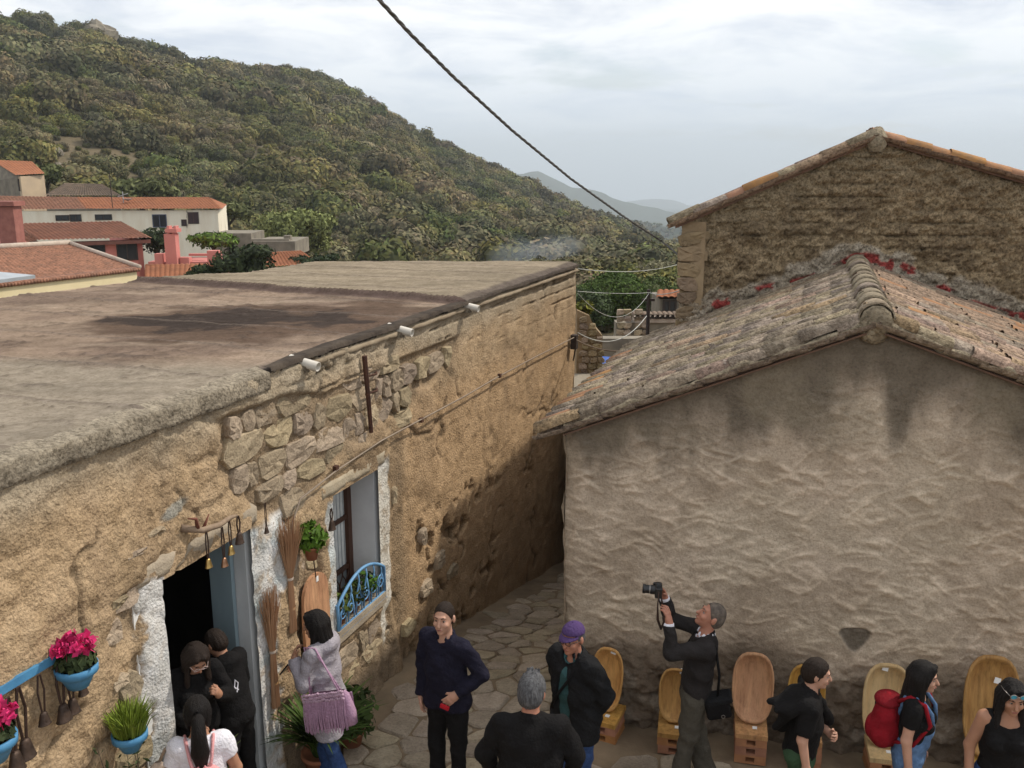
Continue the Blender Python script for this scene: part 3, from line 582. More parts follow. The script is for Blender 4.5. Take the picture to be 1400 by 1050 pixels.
    scatter('lane_scrub', polar(az, r, -.2), .8+1.5*rng.random(len(r)), rng.uniform(0, 6.28, len(r)), bush_col, 'scrub covering the valley floor beyond the alley', 'scrub')
alley_end()
# ---------------------------------------------------------------- street: one ground sheet, flagstones set into it
M_EARTH = mat('street_earth', (.25, .19, .125), (.155, .115, .075), 2.2, .95, .5, 45, attr=True)
M_FLAG = mat('flagstone', (.36, .295, .21), (.26, .21, .145), 6, .9, .7, 50, rand=.18, c3=(.42, .36, .27), speck=.5, sscale=40, scol=.55)
def tq(t, q): p = WA+WU*t+WN*q; return p[0], p[1]
def build_street():
    t = axis([-9, -1, 5, 12, 24], [.5, .12, .12, .5]); q = axis([-1.2, 7, 14], [.12, .5]); Q, Tt = np.meshgrid(q, t)
    X = WA[0]+WU[0]*Tt+WN[0]*Q; Y = WA[1]+WU[1]*Tt+WN[1]*Q; Z = ground_z(X, Y)+(fbm(X*1.3, Y*1.3, 4)-.5)*.07
    n = fbm(X*.9+4, Y*.9, 4)[..., None]; c = lerp(np.array([.85, .82, .78]), np.array([1.2, 1.18, 1.12]), n)
    # pale cement strip along the foot of the gable wall
    d = -((X-RC[0])*RN[0]+(Y-RC[1])*RN[1]); v = (X-RC[0])*RV[0]+(Y-RC[1])*RV[1]
    strip = (sstep(-.75, -.6, d)*(v > -.1))[..., None]; c = lerp(c, np.array([1.15, 1.12, 1.08]), strip*.6)
    o = link('street', new_mesh('street', np.stack([X, Y, Z], -1).reshape(-1, 3), grid_faces(len(t), len(q)), True, c.reshape(-1, 3)), M_EARTH); tag(o, kind='structure'); return o
STREET = build_street()
def clip_cell(p, others, R):
    poly = [(p[0]-R, p[1]-R), (p[0]+R, p[1]-R), (p[0]+R, p[1]+R), (p[0]-R, p[1]+R)]
    for o in others:
        mx, my = (p[0]+o[0])/2, (p[1]+o[1])/2; nx, ny = o[0]-p[0], o[1]-p[1]; out = []
        for i in range(len(poly)):
            a, b = poly[i], poly[(i+1) % len(poly)]; da = (a[0]-mx)*nx+(a[1]-my)*ny; db = (b[0]-mx)*nx+(b[1]-my)*ny
            if da <= 0: out.append(a)
            if da*db < 0: k = da/(da-db); out.append((a[0]+(b[0]-a[0])*k, a[1]+(b[1]-a[1])*k))
        poly = out
        if len(poly) < 3: return []
    return poly
def build_flags():
    rg = np.random.default_rng(4); pts = []
    t = -1.0; row = 0
    while t < 12:
        near = t < 4.2; st = .31 if near else .275; q = -.2+.15*(row % 2)
        while q < (6.5 if near else 2.4):
            w = .35 if near else .31; pts.append((t+rg.normal(0, .065), q+rg.normal(0, .07)+(.18 if row % 2 else 0))); q += w*(.8+.45*rg.random())
        t += st*(.85+.3*rg.random()); row += 1
    pts = np.array(pts); cells = []
    for i, p in enumerate(pts):
        t, q = p
        if q < .22 or t > 11.4: continue
        x, y = tq(t, q); d = -((x-RC[0])*RN[0]+(y-RC[1])*RN[1]); v = (x-RC[0])*RV[0]+(y-RC[1])*RV[1]
        if v > -.15 and d > -.62: continue
        dist = np.hypot(*(pts-p).T); nb = pts[(dist < 1.0) & (dist > 0)]; poly = clip_cell(p, nb, .42)
        if len(poly) < 4: continue
        cx, cy = np.mean(poly, 0); 
        # in view?
        zc = y*CP-gz(x, y)*SP; py = 525-F_PX*(y*SP+gz(x, y)*CP)/zc; px = 700+F_PX*x/zc
        if px < 380 or px > 1420 or py > 1085 or py < 700: continue
        cells.append((zc, poly, (cx, cy), t))
    cells.sort(key=lambda c: c[0])
    rest = MB()
    for k, (zc, poly, (cx, cy), t) in enumerate(cells):
        gap = .012 if t < 4.3 else .018; V = []; n = len(poly); tl = rg.normal(0, .018, 2); up = .010+.022*rg.random(); up = up if t > 4.3 else up*.9; P2 = []
        for i in range(n):                                    # two points per corner: worn, rounded corners
            a = poly[i-1]; b = poly[i]; c = poly[(i+1) % n]
            P2 += [(b[0]*.87+a[0]*.13, b[1]*.87+a[1]*.13), (b[0]*.87+c[0]*.13, b[1]*.87+c[1]*.13)]
        n = len(P2)
        for lvl, (sh, dz) in enumerate(((gap, -.06), (gap*1.2, up*.35), (gap*2.2+.008, up))):
            for (a, b) in P2:
                dx, dy = a-cx, b-cy; L_ = max(math.hypot(dx, dy), .02); f = max(.2, 1-sh/L_)
                x, y = tq(cx+dx*f, cy+dy*f); V.append((x, y, gz(x, y)+dz+tl[0]*dx+tl[1]*dy+(.004*rg.normal() if lvl else 0)))
        x, y = tq(cx, cy); V.append((x, y, gz(x, y)+up+.006))
        F = [(l*n+i, l*n+(i+1) % n, (l+1)*n+(i+1) % n, (l+1)*n+i) for l in range(2) for i in range(n)]+[(2*n+i, 2*n+(i+1) % n, 3*n) for i in range(n)]
        if k < 300:
            me = bpy.data.meshes.new('flagstone'); x, y = tq(cx, cy); base = Vector((x, y, gz(x, y))); me.from_pydata([Vector(p)-base for p in V], [], F)
            o = link('flagstone', me, M_FLAG, STREET); o.location = base
        else: rest.add(V, F)
    if rest.v: tag(rest.build('flagstones_far', M_FLAG, STREET), kind='stuff')
    print('flags', len(cells))
build_flags()

# ---------------------------------------------------------------- the stone house on the left (wall coordinates s, z)
M_WALLV = mat('lime_plaster', (1.0, 1.0, 1.0), (.74, .72, .68), 5, .96, .9, 45, attr=True, detail=8, c3=(1.12, 1.1, 1.05), bdist=.02, speck=.62, sscale=58, scol=.45)
M_LIME = mat('whitewash', (.80, .79, .76), (.62, .61, .58), 4, .9, .4, 35, c3=(.45, .42, .36))
M_STN2 = mat('granite_block', (.40, .315, .21), (.285, .22, .145), 7, .95, .9, 60, rand=.2, c3=(.47, .40, .30), speck=.5, sscale=50)
DOOR = (1.13, 2.15, -5.06, -2.80); WIN = (3.40, 4.27, -4.33, -2.95)
house = thing('stone_house', 'long flat roofed stone house with flaking ochre plaster, a dark doorway and one window', 'house')
def stone_mask(s, z):
    """where the plaster has fallen off and the blocks show"""
    n = (fbm(s*2.2+3, z*2.2, 3)-.5)
    lo = np.interp(s, [1.6, 2.1, 2.6, 3.1, 3.5, 4.2, 5.2, 6.2, 7.0], [-2.0, -2.45, -2.85, -2.85, -2.72, -2.64, -2.46, -2.2, -1.95])
    a = sstep(-.06, .06, z-lo+n*.5)*sstep(1.75, 2.05, s+n*.6)*(1-sstep(5.9, 6.9, s+n))*sstep(.0, .06, -1.80-z+.10*sstep(2.7, 3.4, s)*-1.2)
    b = sstep(.05, .12, .30+n*.3-np.abs(s-2.95))*sstep(0, .1, -3.05-z)*sstep(0, .1, z+4.9)*.8        # rubble between door and window
    c = sstep(0, .1, 1.02-s+n*.3)*sstep(.62, .75, s+n*.5)*sstep(0, .1, -2.7-z)                        # edge left of the door
    d = sstep(0, .15, -4.45-z+n*.3)*sstep(0, .1, s-2.3)*(1-sstep(4.35, 4.5, s))*.9
    return np.clip(np.maximum.reduce([a, b, c, d]), 0, 1)
def build_street_wall():
    s = axis([-5, -.6, DOOR[0], DOOR[1], WIN[0], WIN[1], 7.5, 11.4], [.05, .018, .018, .018, .018, .02, .05]); z = axis([-7.6, -6, DOOR[2], WIN[2], WIN[3], DOOR[3], -1.6], [.06, .03, .018, .018, .018, .018])
    S, Zz = np.meshgrid(s, z); n1 = fbm(S*3, Zz*3, 5); n2 = fbm(S*11+5, Zz*11, 4); n3 = fbm(S*34, Zz*34, 3); nl = fbm(S*.8+9, Zz*.8, 3); m = stone_mask(S, Zz)
    h = (n1-.5)*.055+(n2-.5)*.034+(n3-.5)*.020+(nl-.5)*.08
    base = .10*sstep(-4.5, -5.4, Zz); h = h+base*(S < 4.6)+.05*(1-sstep(4.44, 4.62, S+.06*(n2-.5)))
    flat = sstep(4.55, 4.7, S); h = h*(1-.55*flat); fk = fbm(S*2.3+31, Zz*2.6, 6); fl1 = sstep(.515, .525, fk); fl2 = sstep(.575, .585, fk); h = h+(.010*fl1+.009*fl2-.010)*(1-.4*flat)
    near_open = np.minimum(np.maximum(np.maximum(DOOR[0]-S, S-DOOR[1]), np.maximum(DOOR[2]-Zz, Zz-DOOR[3])), np.maximum(np.maximum(WIN[0]-S, S-WIN[1]), np.maximum(WIN[2]-Zz, Zz-WIN[3])))
    h = lerp(h*.25+.03, h, sstep(.0, .22, near_open)); h = h-.055*m
    # horizontal courses under the roof towards the far end
    cm = sstep(2.5, 3.0, S)*sstep(-2.35, -2.0, Zz+.0*S); cr = np.abs(((Zz+1.6+.02*(n1-.5))/.155) % 1-.5); joint = sstep(.40, .5, cr+.25*(n2-.5))*cm*(1-m)*sstep(.42, .58, fbm(S*2+50, Zz*6, 3)); h = h-joint*.045
    # pitted lower wall beyond the corner
    pit = sstep(.60, .72, fbm(S*4+20, Zz*5, 4))*sstep(4.7, 5.1, S)*(1-sstep(7.2, 8.2, S))*sstep(-3.6, -4.3, Zz); h = h-.07*pit
    cracks = sstep(.045, .0, np.abs(fbm(S*1.6+70, Zz*1.6, 4)-.5))*sstep(.5, .62, fbm(S*1.1+30, Zz*1.1, 2)); h = h-.025*cracks
    K = np.array([1, 1, 1.])
    ochre = np.array([.465, .335, .205]); dark = np.array([.30, .215, .13]); warm = np.array([.53, .355, .20]); grey = np.array([.40, .345, .26])
    c = lerp(ochre, dark, sstep(.45, .75, fbm(S*1.5+2, Zz*1.5, 4))[..., None]*.7)
    c = lerp(c, warm, (sstep(4.5, 5.2, S)*sstep(-2.3, -2.7, Zz)*.75)[..., None])
    c = c*(1.06-.13*fl1+.10*fl2)[..., None]
    streak = sstep(.5, .7, fbm(S*5+8, Zz*.35, 3))*sstep(-1.6, -1.9, Zz)*sstep(-4.2, -2.6, Zz); c = lerp(c, np.array([.33, .23, .14]), (streak*.45)[..., None])
    c = lerp(c, grey, (sstep(-2.15, -1.7, Zz+.25*(n1-.5))*.75)[..., None])
    c = lerp(c, np.array([.25, .18, .11]), (sstep(-4.0, -5.6, Zz+.5*(n1-.5))*.55)[..., None])
    c = c*(1-.45*pit[..., None])*(1-.35*joint[..., None])*(1-.5*cracks[..., None])
    c = lerp(c, np.array([.27, .20, .13]), (m*.8)[..., None])
    c = lerp(c, np.array([.27, .195, .12]), (sstep(.22, .0, np.abs(S-4.80-.05*(n1-.5)))*sstep(-2.4, -2.7, Zz)*.6)[..., None])
    patch = np.exp(-(((S-1.32)/.20)**2+((Zz+2.34-.18*(S-1.32))/.075)**2)*1.5); c = lerp(c, np.array([.36, .34, .29]), sstep(.35, .6, patch+.3*(n2-.5))[..., None])
    n4 = (fbm(S*7+3, Zz*7, 4)-.5)
    # whitewash round door and window
    jl = sstep(.03, .0, (DOOR[0]-S)-.21-.16*n4*1.5)*(S < DOOR[0]+.01)*sstep(-2.72, -2.78, Zz+.1*n4)
    wr = np.interp(Zz, [-5.1, -4.4, -3.9, -3.4, -3.0, -2.75], [.14, .17, .24, .34, .52, .50]); jr = sstep(.04, .0, (S-DOOR[1])-wr-.35*n4)*(S > DOOR[1]-.01)*sstep(-2.78, -2.86, Zz+.1*n4)
    wl = sstep(.03, 0, (WIN[0]-S)-.13-.15*n4)*(S < WIN[0]+.01)*sstep(-2.98, -3.05, Zz+.1*n4)*sstep(-4.42, -4.3, Zz)
    ww = np.interp(Zz, [-4.95, -4.6, -4.3, -3.0], [.04, .12, .22, .20]); wri = sstep(.03, 0, (S-WIN[1])-ww-.12*n4)*(S > WIN[1]-.01)*sstep(-2.86, -2.96, Zz+.1*n4)*sstep(-4.95, -4.85, Zz+.2*n4)
    white = np.clip(jl+jr+wl+wri, 0, 1); flake = 1-.5*sstep(.60, .70, fbm(S*14+60, Zz*14, 3)); wc = lerp(np.array([.72, .71, .69]), np.array([.46, .48, .48]), sstep(.5, .75, fbm(S*3+90, Zz*3, 3))[..., None])
    blue = (sstep(.55, .7, fbm(S*4+33, Zz*4, 2))*(S > 2.1)*(S < 3.42))[..., None]; wc = lerp(wc, np.array([.40, .52, .55]), blue*.4)
    wc = lerp(wc, np.array([.78, .74, .66]), ((S > 4.2)*1.0)[..., None])
    flake = np.where(S < DOOR[0]+.01, np.maximum(flake, .85), flake); h = h*(1-.5*white)+.012*white; c = lerp(c, wc, (white*flake)[..., None]); c = np.concatenate([c, 1-.85*(white*flake)[..., None]], -1)
    sc, zc = (s[:-1]+s[1:])/2, (z[:-1]+z[1:])/2; SC_, ZC = np.meshgrid(sc, zc)
    hole = ((SC_ > DOOR[0]) & (SC_ < DOOR[1]) & (ZC > DOOR[2]) & (ZC < DOOR[3])) | ((SC_ > WIN[0]) & (SC_ < WIN[1]) & (ZC > WIN[2]) & (ZC < WIN[3]))
    P = WA[None, None]+WU*S[..., None]+WN*h[..., None]; P[..., 2] = Zz
    V, F, cc = drop_unused(P.reshape(-1, 3), grid_faces(len(z), len(s), ~hole), c.reshape(-1, 4))
    link('street_wall', new_mesh('street_wall', V, F, True, cc), M_WALLV, house)
build_street_wall()
HR = Matrix((Vector(WU), Vector(-WN), Vector((0, 0, 1)))).transposed()         # local x along wall, y into the wall
def hbox(mb, s0, s1, z0, z1, o0, o1, mi=0):
    c = wp((s0+s1)/2, (z0+z1)/2, (o0+o1)/2); mb.box(c, (s1-s0, abs(o1-o0), z1-z0), HR, mi); return mb
def rough_block(name, s0, s1, z0, z1, o, m, parent, seed, amp=.03, round_=.02):
    """a block on the wall with an uneven face (grid), sides falling back into the wall"""
    ns, nz = max(4, int((s1-s0)/.03)), max(4, int((z1-z0)/.03)); a = np.linspace(0, 1, ns); b = np.linspace(0, 1, nz); Aa, Bb = np.meshgrid(a, b)
    edge = np.minimum(np.minimum(Aa, 1-Aa)*(s1-s0), np.minimum(Bb, 1-Bb)*(z1-z0)); S = s0+Aa*(s1-s0); Zz = z0+Bb*(z1-z0)
    wob = (fbm(S*6+seed, Zz*6, 3)-.5); rim = edge < 1e-6; h = o+wob*amp*2+(fbm(S*20+seed, Zz*20, 2)-.5)*amp*.6-round_*sstep(.04, 0, edge)-.12*rim
    S = S+(fbm(Zz*5+seed, S*5, 2)-.5)*.05*rim; Zz = Zz+(fbm(S*5+seed, Zz*5+9, 2)-.5)*.05*rim
    P = WA[None, None]+WU*S[..., None]+WN*h[..., None]; P[..., 2] = Zz
    return link(name, new_mesh(name, P.reshape(-1, 3), grid_faces(nz, ns), True), m, parent)
M_LINTEL = mat('lintel_stone', (.42, .35, .26), (.30, .245, .18), 5, .95, .8, 50, c3=(.47, .42, .34))
rough_block('lintel', .87, 2.27, -2.81, -2.60, .04, M_LINTEL, house, 3, .02)
rough_block('lintel', 3.18, 4.46, -2.96, -2.76, .045, mat('lintel_plaster', (.46, .39, .28), (.36, .29, .2), 6, .95, .7, 50), house, 9, .02)
M_COPE = mat('coping_concrete', (.30, .255, .19), (.18, .15, .11), 7, .97, 1, 40, c3=(.36, .32, .26), speck=.8, sscale=34, scol=.4, bdist=.02)
rough_block('coping', -4.6, 2.52, -1.765, -1.55, .075, M_COPE, house, 5, .034, .012)
rough_block('coping', 2.75, 11.38, -1.71, -1.582, .05, mat('coping_mortar', (.36, .29, .20), (.26, .20, .135), 5, .95, .8, 40), house, 8, .02, .02)
def house_stones():
    rg = np.random.default_rng(12); k = 0
    def put(s, z, w, h, proud, sides=8, tilt=0.0):
        nonlocal k; k += 1; V, F = stone_mesh(w, h, .065, 900+k, sides); o = link('stone', MB().add(V, F).mesh('stone', False), M_STN2, house)
        o.location = wp(s, z, proud); o.rotation_euler = (0, tilt, math.atan2(WU[1], WU[0]))
    z = -1.86; row = 0
    while z > -4.95:
        hgt = .15+.11*rg.random(); s = .55+.2*rg.random()
        while s < 7.0:
            w = (.15+.38*rg.random()**1.3); mid = s+w/2; zz = z-hgt/2+.06*(fbm(mid*1.3, row*.3, 2)-.5)
            inside = (DOOR[0]-.28 < mid+w*.4 and mid-w*.4 < DOOR[1]+.18 and zz < -2.5) and not (mid < DOOR[0]-.24) or (WIN[0]-.14 < mid+w*.4 and mid-w*.4 < WIN[1]+.24 and zz > WIN[2]-.14 and zz < -2.66) or (3.1 < mid < 4.55 and -3.02 < zz < -2.68) or (.8 < mid < 2.5 and -2.85 < zz < -2.52)
            mk = float(stone_mask(np.array([mid]), np.array([zz]))[0])
            if not inside and mk > .42 and k < 190 and not (.80 < mid < DOOR[0] and zz < -2.6):
                put(mid, zz, w*1.07, hgt*(1.0+.12*rg.random()), -.060+.022*rg.random(), int(rg.integers(6, 10)), rg.normal(0, .04))
            s += w*1.03
        z -= hgt*1.02; row += 1
    for (s, zz, w, h) in ((.72, -2.78, .17, .09), (.90, -2.52, .20, .08), (1.12, -2.44, .18, .07), (.66, -3.32, .16, .10), (5.35, -4.75, .26, .18), (5.75, -4.55, .22, .2), (6.1, -4.85, .3, .18), (4.62, -3.35, .1, .2), (5.3, -4.1, .16, .2), (4.9, -5.0, .3, .16)):
        put(s, zz, w, h, -.02)
    print('stones', k)
house_stones()
def house_shell():
    mb = MB(); roof_l = at_z(0, 412, -1.6)
    a, b, c, d, e = at_z(785, 362, -1.6), at_z(440, 362, -1.6), at_z(340, 380, -1.6), at_z(180, 388, -1.6), at_z(0, 412, -1.6); f = wp(-5, -1.6, 0)-WN*7
    P = [wp(11.38, -1.6, 0), b, c, d, e, e+(e-d)*1.5, f, wp(-5, -1.6, 0)]
    for p, q in zip(P[:-2], P[1:-1]): wall_quad(mb, V3(q), V3(p), -9, .25)
    wall_quad(mb, V3(P[-2]), V3(P[-1]), -9, .25); mb.build('rear_wall', mat('rear_plaster', (.40, .30, .19), (.3, .22, .14), 3, .95), house)
    # roof sheet: bitumen felt with stains, seams and a raised far section
    x = np.arange(-9, 1.6, .035); y = np.arange(-1, 15.9, .035); X, Y = np.meshgrid(x, y); t = (X-WA[0])*WU[0]+(Y-WA[1])*WU[1]; q = (X-WA[0])*WN[0]+(Y-WA[1])*WN[1]
    lx = [P[0], b, c, d, e, e+(e-d)*1.5, f]
    inside = np.ones_like(X, bool); poly = np.array([p[:2] for p in [wp(11.4, 0, .04), b, c, d, e, e+(e-d)*1.5, f, wp(-5, 0, .04)]])
    def pip(X, Y):
        r = np.zeros_like(X, bool); n = len(poly)
        for i in range(n):
            (x1, y1), (x2, y2) = poly[i], poly[(i+1) % n]; cond = ((y1 > Y) != (y2 > Y)) & (X < (x2-x1)*(Y-y1)/(y2-y1+1e-12)+x1); r ^= cond
        return r
    A, B = at_z(262, 388, -1.55), at_z(622, 412, -1.55); dl = np.array([B[1]-A[1], -(B[0]-A[0])]); dl /= np.linalg.norm(dl); up = -((X-A[0])*dl[0]+(Y-A[1])*dl[1]); up = up if ((7.0*0+1.0)*0+(-1.0-A[0])*dl[0]+(15-A[1])*dl[1]) < 0 else -up
    raised = sstep(-.01, .03, up+.05*(fbm(X*3, Y*3, 2)-.5)); n1 = fbm(X*1.2, Y*1.2, 4); n2 = fbm(X*5, Y*5, 4)
    Z = -1.565+.05*raised+.035*sstep(.05,0,np.abs(up-.02))+(n1-.5)*.05+.02*sstep(.12, -.05, np.abs(up)-.05)*(1-raised)
    seam = np.zeros_like(X)
    for s0 in np.arange(-6, 11, 1.02): seam = np.maximum(seam, sstep(.035, .0, np.abs(t-s0+.12*(fbm(q*.8+s0, t*0+s0, 2)-.5))))
    Z = Z+.014*seam+(n2-.5)*.018
    fold = sstep(.016, 0, np.abs(fbm(X*.9+4, Y*2.2+7, 3)-.5))*(1-raised); Z = Z+.016*fold; Z = Z-.04*sstep(-.12, .06, q)
    c = lerp(np.array([.27, .20, .148]), np.array([.19, .138, .105]), sstep(.4, .62, n1)[..., None]); c = lerp(c, np.array([.33, .255, .19]), (sstep(.5, .7, fbm(X*1.1+30, Y*2.5, 3))*.6)[..., None])
    S0 = at_z(330, 435, -1.55); ux = at_z(560, 425, -1.55)-at_z(90, 445, -1.55); al = ((X-S0[0])*ux[0]+(Y-S0[1])*ux[1])/np.hypot(*ux[:2])**2*2; ac = ((X-S0[0])*-ux[1]+(Y-S0[1])*ux[0])/np.hypot(*ux[:2])/1.15
    st = sstep(1.15, .8, np.hypot(al, ac)+1.5*(fbm(X*1.3+11, Y*1.7, 4)-.5)); st2 = sstep(.85, .6, np.hypot(al*1.15, ac*1.3)+1.7*(fbm(X*2.1+60, Y*2.6, 4)-.5))
    c = lerp(c, np.array([.105, .07, .05]), (st*.9)[..., None]); c = lerp(c, np.array([.05, .038, .032]), (st2*.95)[..., None])
    gr = sstep(2.9, 2.2, t+.8*(n1-.5)-.25*q)*.85; c = lerp(c, np.array([.27, .232, .18]), gr[..., None]); c = lerp(c, np.array([.285, .235, .168]), (raised*.9)[..., None])
    c = lerp(c, c*.72, (sstep(.45, .7, fbm(X*.6+9, Y*3.0+3, 4))*.6)[..., None]); c = lerp(c, np.array([.15, .12, .1]), (seam*.8)[..., None]); c = lerp(c, np.array([.09, .07, .06]), (fold*.6)[..., None])
    edge = sstep(-.16, -.06, q)*(t > 2.5); c = lerp(c, np.array([.10, .08, .07]), (edge*.85)[..., None]); lip = sstep(.13, .05, np.abs(up+.04)); c = lerp(c, np.array([.10, .07, .06]), (lip*.92)[..., None])
    keep = pip((X[:-1, :-1]+X[1:, 1:])/2, (Y[:-1, :-1]+Y[1:, 1:])/2)
    V, F, cc = drop_unused(np.stack([X, Y, Z], -1).reshape(-1, 3), grid_faces(len(y), len(x), keep), c.reshape(-1, 3))
    link('roof', new_mesh('roof', V, F, True, cc), mat('bitumen_felt', (1.05, 1.05, 1.05), (.74, .73, .71), 7, .97, .7, 45, attr=True, detail=9, spec=.05, speck=.45, sscale=30, scol=.5), house)
    # felt edge turned over the wall head
    S_ = np.arange(2.5, 11.4, .05); Ve = []
    for s in S_:
        w = .012*math.sin(s*3)+.03*(float(vnoise(s*5, 3.3))-.5); k_ = min(1, (s-2.4)*1.6); Ve += [wp(s, -1.556, -.02-.085*k_+w), wp(s, -1.546, -.0), wp(s, -1.55, .062+w*.5), wp(s, -1.575-.02*float(vnoise(s*7, 9.1)), .068+w*.5)]
    link('roof_edge', new_mesh('roof_edge', np.array(Ve), grid_faces(len(S_), 4), True), mat('tar', (.085, .068, .053), (.045, .036, .03), 6, .97, .8, 30, spec=.05, bdist=.02), house)
    # room behind the door: dark interior
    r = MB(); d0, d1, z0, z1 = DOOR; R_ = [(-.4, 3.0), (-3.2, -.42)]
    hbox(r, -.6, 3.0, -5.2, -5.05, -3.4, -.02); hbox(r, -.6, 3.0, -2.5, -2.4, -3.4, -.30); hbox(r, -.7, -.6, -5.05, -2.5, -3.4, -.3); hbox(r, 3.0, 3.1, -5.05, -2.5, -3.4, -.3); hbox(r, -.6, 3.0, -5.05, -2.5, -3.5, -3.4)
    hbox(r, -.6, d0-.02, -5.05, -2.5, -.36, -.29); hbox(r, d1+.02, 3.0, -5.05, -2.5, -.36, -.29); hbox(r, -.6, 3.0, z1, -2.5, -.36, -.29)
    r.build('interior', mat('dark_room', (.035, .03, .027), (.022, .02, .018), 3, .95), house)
house_shell()
def reveals():
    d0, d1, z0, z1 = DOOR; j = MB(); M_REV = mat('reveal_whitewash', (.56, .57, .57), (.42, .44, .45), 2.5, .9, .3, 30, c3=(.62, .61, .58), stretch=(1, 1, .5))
    hbox(j, d0-.25, d0+.015, z0-.2, z1+.02, -.29, -.015); j.build('door_jamb', M_LIME, house)
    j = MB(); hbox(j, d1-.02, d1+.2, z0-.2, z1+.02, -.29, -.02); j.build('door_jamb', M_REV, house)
    j = MB(); hbox(j, d0, d1, z1-.01, z1+.15, -.29, -.05); j.build('door_soffit', mat('soffit', (.16, .14, .11), None, 4, .95), house)
    j = MB(); hbox(j, d0-.02, d1+.02, z0-.12, z0+.03, -.34, .10); j.build('door_step', M_LINTEL, house)
    lf = thing_part('door', house); m = MB(); hbox(m, d1-.075, d1-.03, z0+.05, z1-.03, -.34, -.13); lf = m.build('door', mat('faded_blue_paint', (.235, .31, .345), (.16, .215, .24), 2.2, .75, .25, 20, c3=(.32, .34, .33), stretch=(1, 1, .25)), house)
    w0, w1, a, b = WIN
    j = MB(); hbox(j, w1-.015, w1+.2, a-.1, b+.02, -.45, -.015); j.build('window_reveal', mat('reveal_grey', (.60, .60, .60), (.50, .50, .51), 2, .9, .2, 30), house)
    j = MB(); hbox(j, w0-.2, w0+.012, a-.1, b+.02, -.45, -.015); j.build('window_reveal', M_LIME, house)
    j = MB(); hbox(j, w0, w1, b-.01, b+.12, -.45, -.05); j.build('window_soffit', M_LIME, house)
    j = MB(); hbox(j, w0-.06, w1+.02, a-.09, a+.03, -.45, .075); j.build('window_sill', M_LINTEL, house)
    # brown wooden window set back in the reveal
    M_BROWN = mat('brown_varnish', (.085, .038, .024), (.05, .024, .016), 6, .45, .2, 30, stretch=(1, 1, .2)); o = -.31; f = MB()
    hbox(f, w0+.01, w0+.065, a+.03, b-.01, o-.05, o+.02); hbox(f, w1-.09, w1-.015, a+.03, b-.01, o-.05, o+.03); hbox(f, w0+.065, w1-.09, b-.07, b-.01, o-.05, o+.02); hbox(f, w0+.065, w1-.09, a+.03, a+.10, o-.05, o+.02)
    mid = (w0+w1)/2-.03; hbox(f, mid-.06, mid+.06, a+.10, b-.07, o-.05, o+.035); win = f.build('window', M_BROWN, house)
    for (x0, x1) in ((w0+.065, mid-.06), (mid+.06, w1-.09)):
        for zz in (-4.02, -3.48): m = MB(); hbox(m, x0, x1, zz-.022, zz+.022, o-.03, o+.015); m.build('glazing_bar', M_BROWN, win)
        m = MB(); hbox(m, x0, x1, a+.1, b-.07, o-.022, o-.016); m.build('pane', mat('window_glass', (.30, .33, .35), (.24, .27, .29), 2, .08, spec=.6), win)
        cs = np.linspace(0, 1, 40); P = []
        for zz in (a+.34, b-.07):
            for c_ in cs: P.append(wp(x0+(x1-x0)*c_, zz, o-.012+.006*math.sin(c_*31)))
        m = new_mesh('curtain', np.array(P), grid_faces(2, 40), True); link('curtain', m, mat('white_lace', (.66, .67, .66), (.52, .54, .53), 14, .9, .2, 60), win)
        # lattice panel low in the sash
        g = MB()
        for k in range(5):
            u = (k+.5)/5; c_ = [wp(lerp(x0, x1, u)+.03*math.sin(v*6.3*(1 if k % 2 else -1)), a+.10+.22*v, o+.012) for v in np.linspace(0, 1, 9)]; g.tube(c_, .007, 5)
        g.build('lattice', M_BROWN, win)
def thing_part(n, p): return None
reveals()
def blue_railing():
    t = thing('window_railing', 'pale blue wrought iron railing with scrolls across the house window', 'railing'); M_BLUE = mat('blue_iron', (.17, .36, .58), (.12, .27, .47), 8, .5, .2, 40); w0, w1, a, b = WIN; o0 = .05
    f = lambda u: wp(w0-.03+u*(w1-w0+.06), 0, o0)
    def P(u, z): p = f(u); p = np.array([p[0], p[1], a-.03+z]); return p
    fr = MB(); top = [P(u, .10+.40*math.sin(math.pi*(.18+.62*u))) for u in np.linspace(0, 1, 15)]
    fr.tube([P(0, -.02)]+top+[P(1, -.02)], .017, 6)
    fr.tube([P(0, .0), P(1, .0)], .026, 6); fr.tube([P(0, .06), P(1, .06)], .012, 5)
    for u in (0, 1): fr.tube([P(u, .0), P(u, 0)-WN*o0*1.1], .014, 5); fr.tube([top[0 if u == 0 else -1], top[0 if u == 0 else -1]-WN*o0*1.1], .012, 5)
    fr.build('frame', M_BLUE, t, True)
    for k in range(6):
        u0 = .09+k*.165; m = MB(); hh = .10+.40*math.sin(math.pi*(.18+.62*u0)); sp = []
        for v in np.linspace(0, 1, 24):
            an = v*9.0*(1 if k % 2 else -1)+1.57; r = .012+.062*(1-v); sp.append(P(u0+r*math.cos(an)/.9, .10+.10+ r*math.sin(an)))
        m.tube(sp, .0075, 5); m.tube([P(u0-.06, .06), P(u0-.05+.02, hh*.55), P(u0+.03, hh*.8), P(u0+.01, hh-.01)], .009, 5); m.tube([P(u0+.06, .06), P(u0+.07, .16), P(u0+.03, hh*.72)], .008, 5); m.build('scroll', M_BLUE, t, True)
blue_railing()
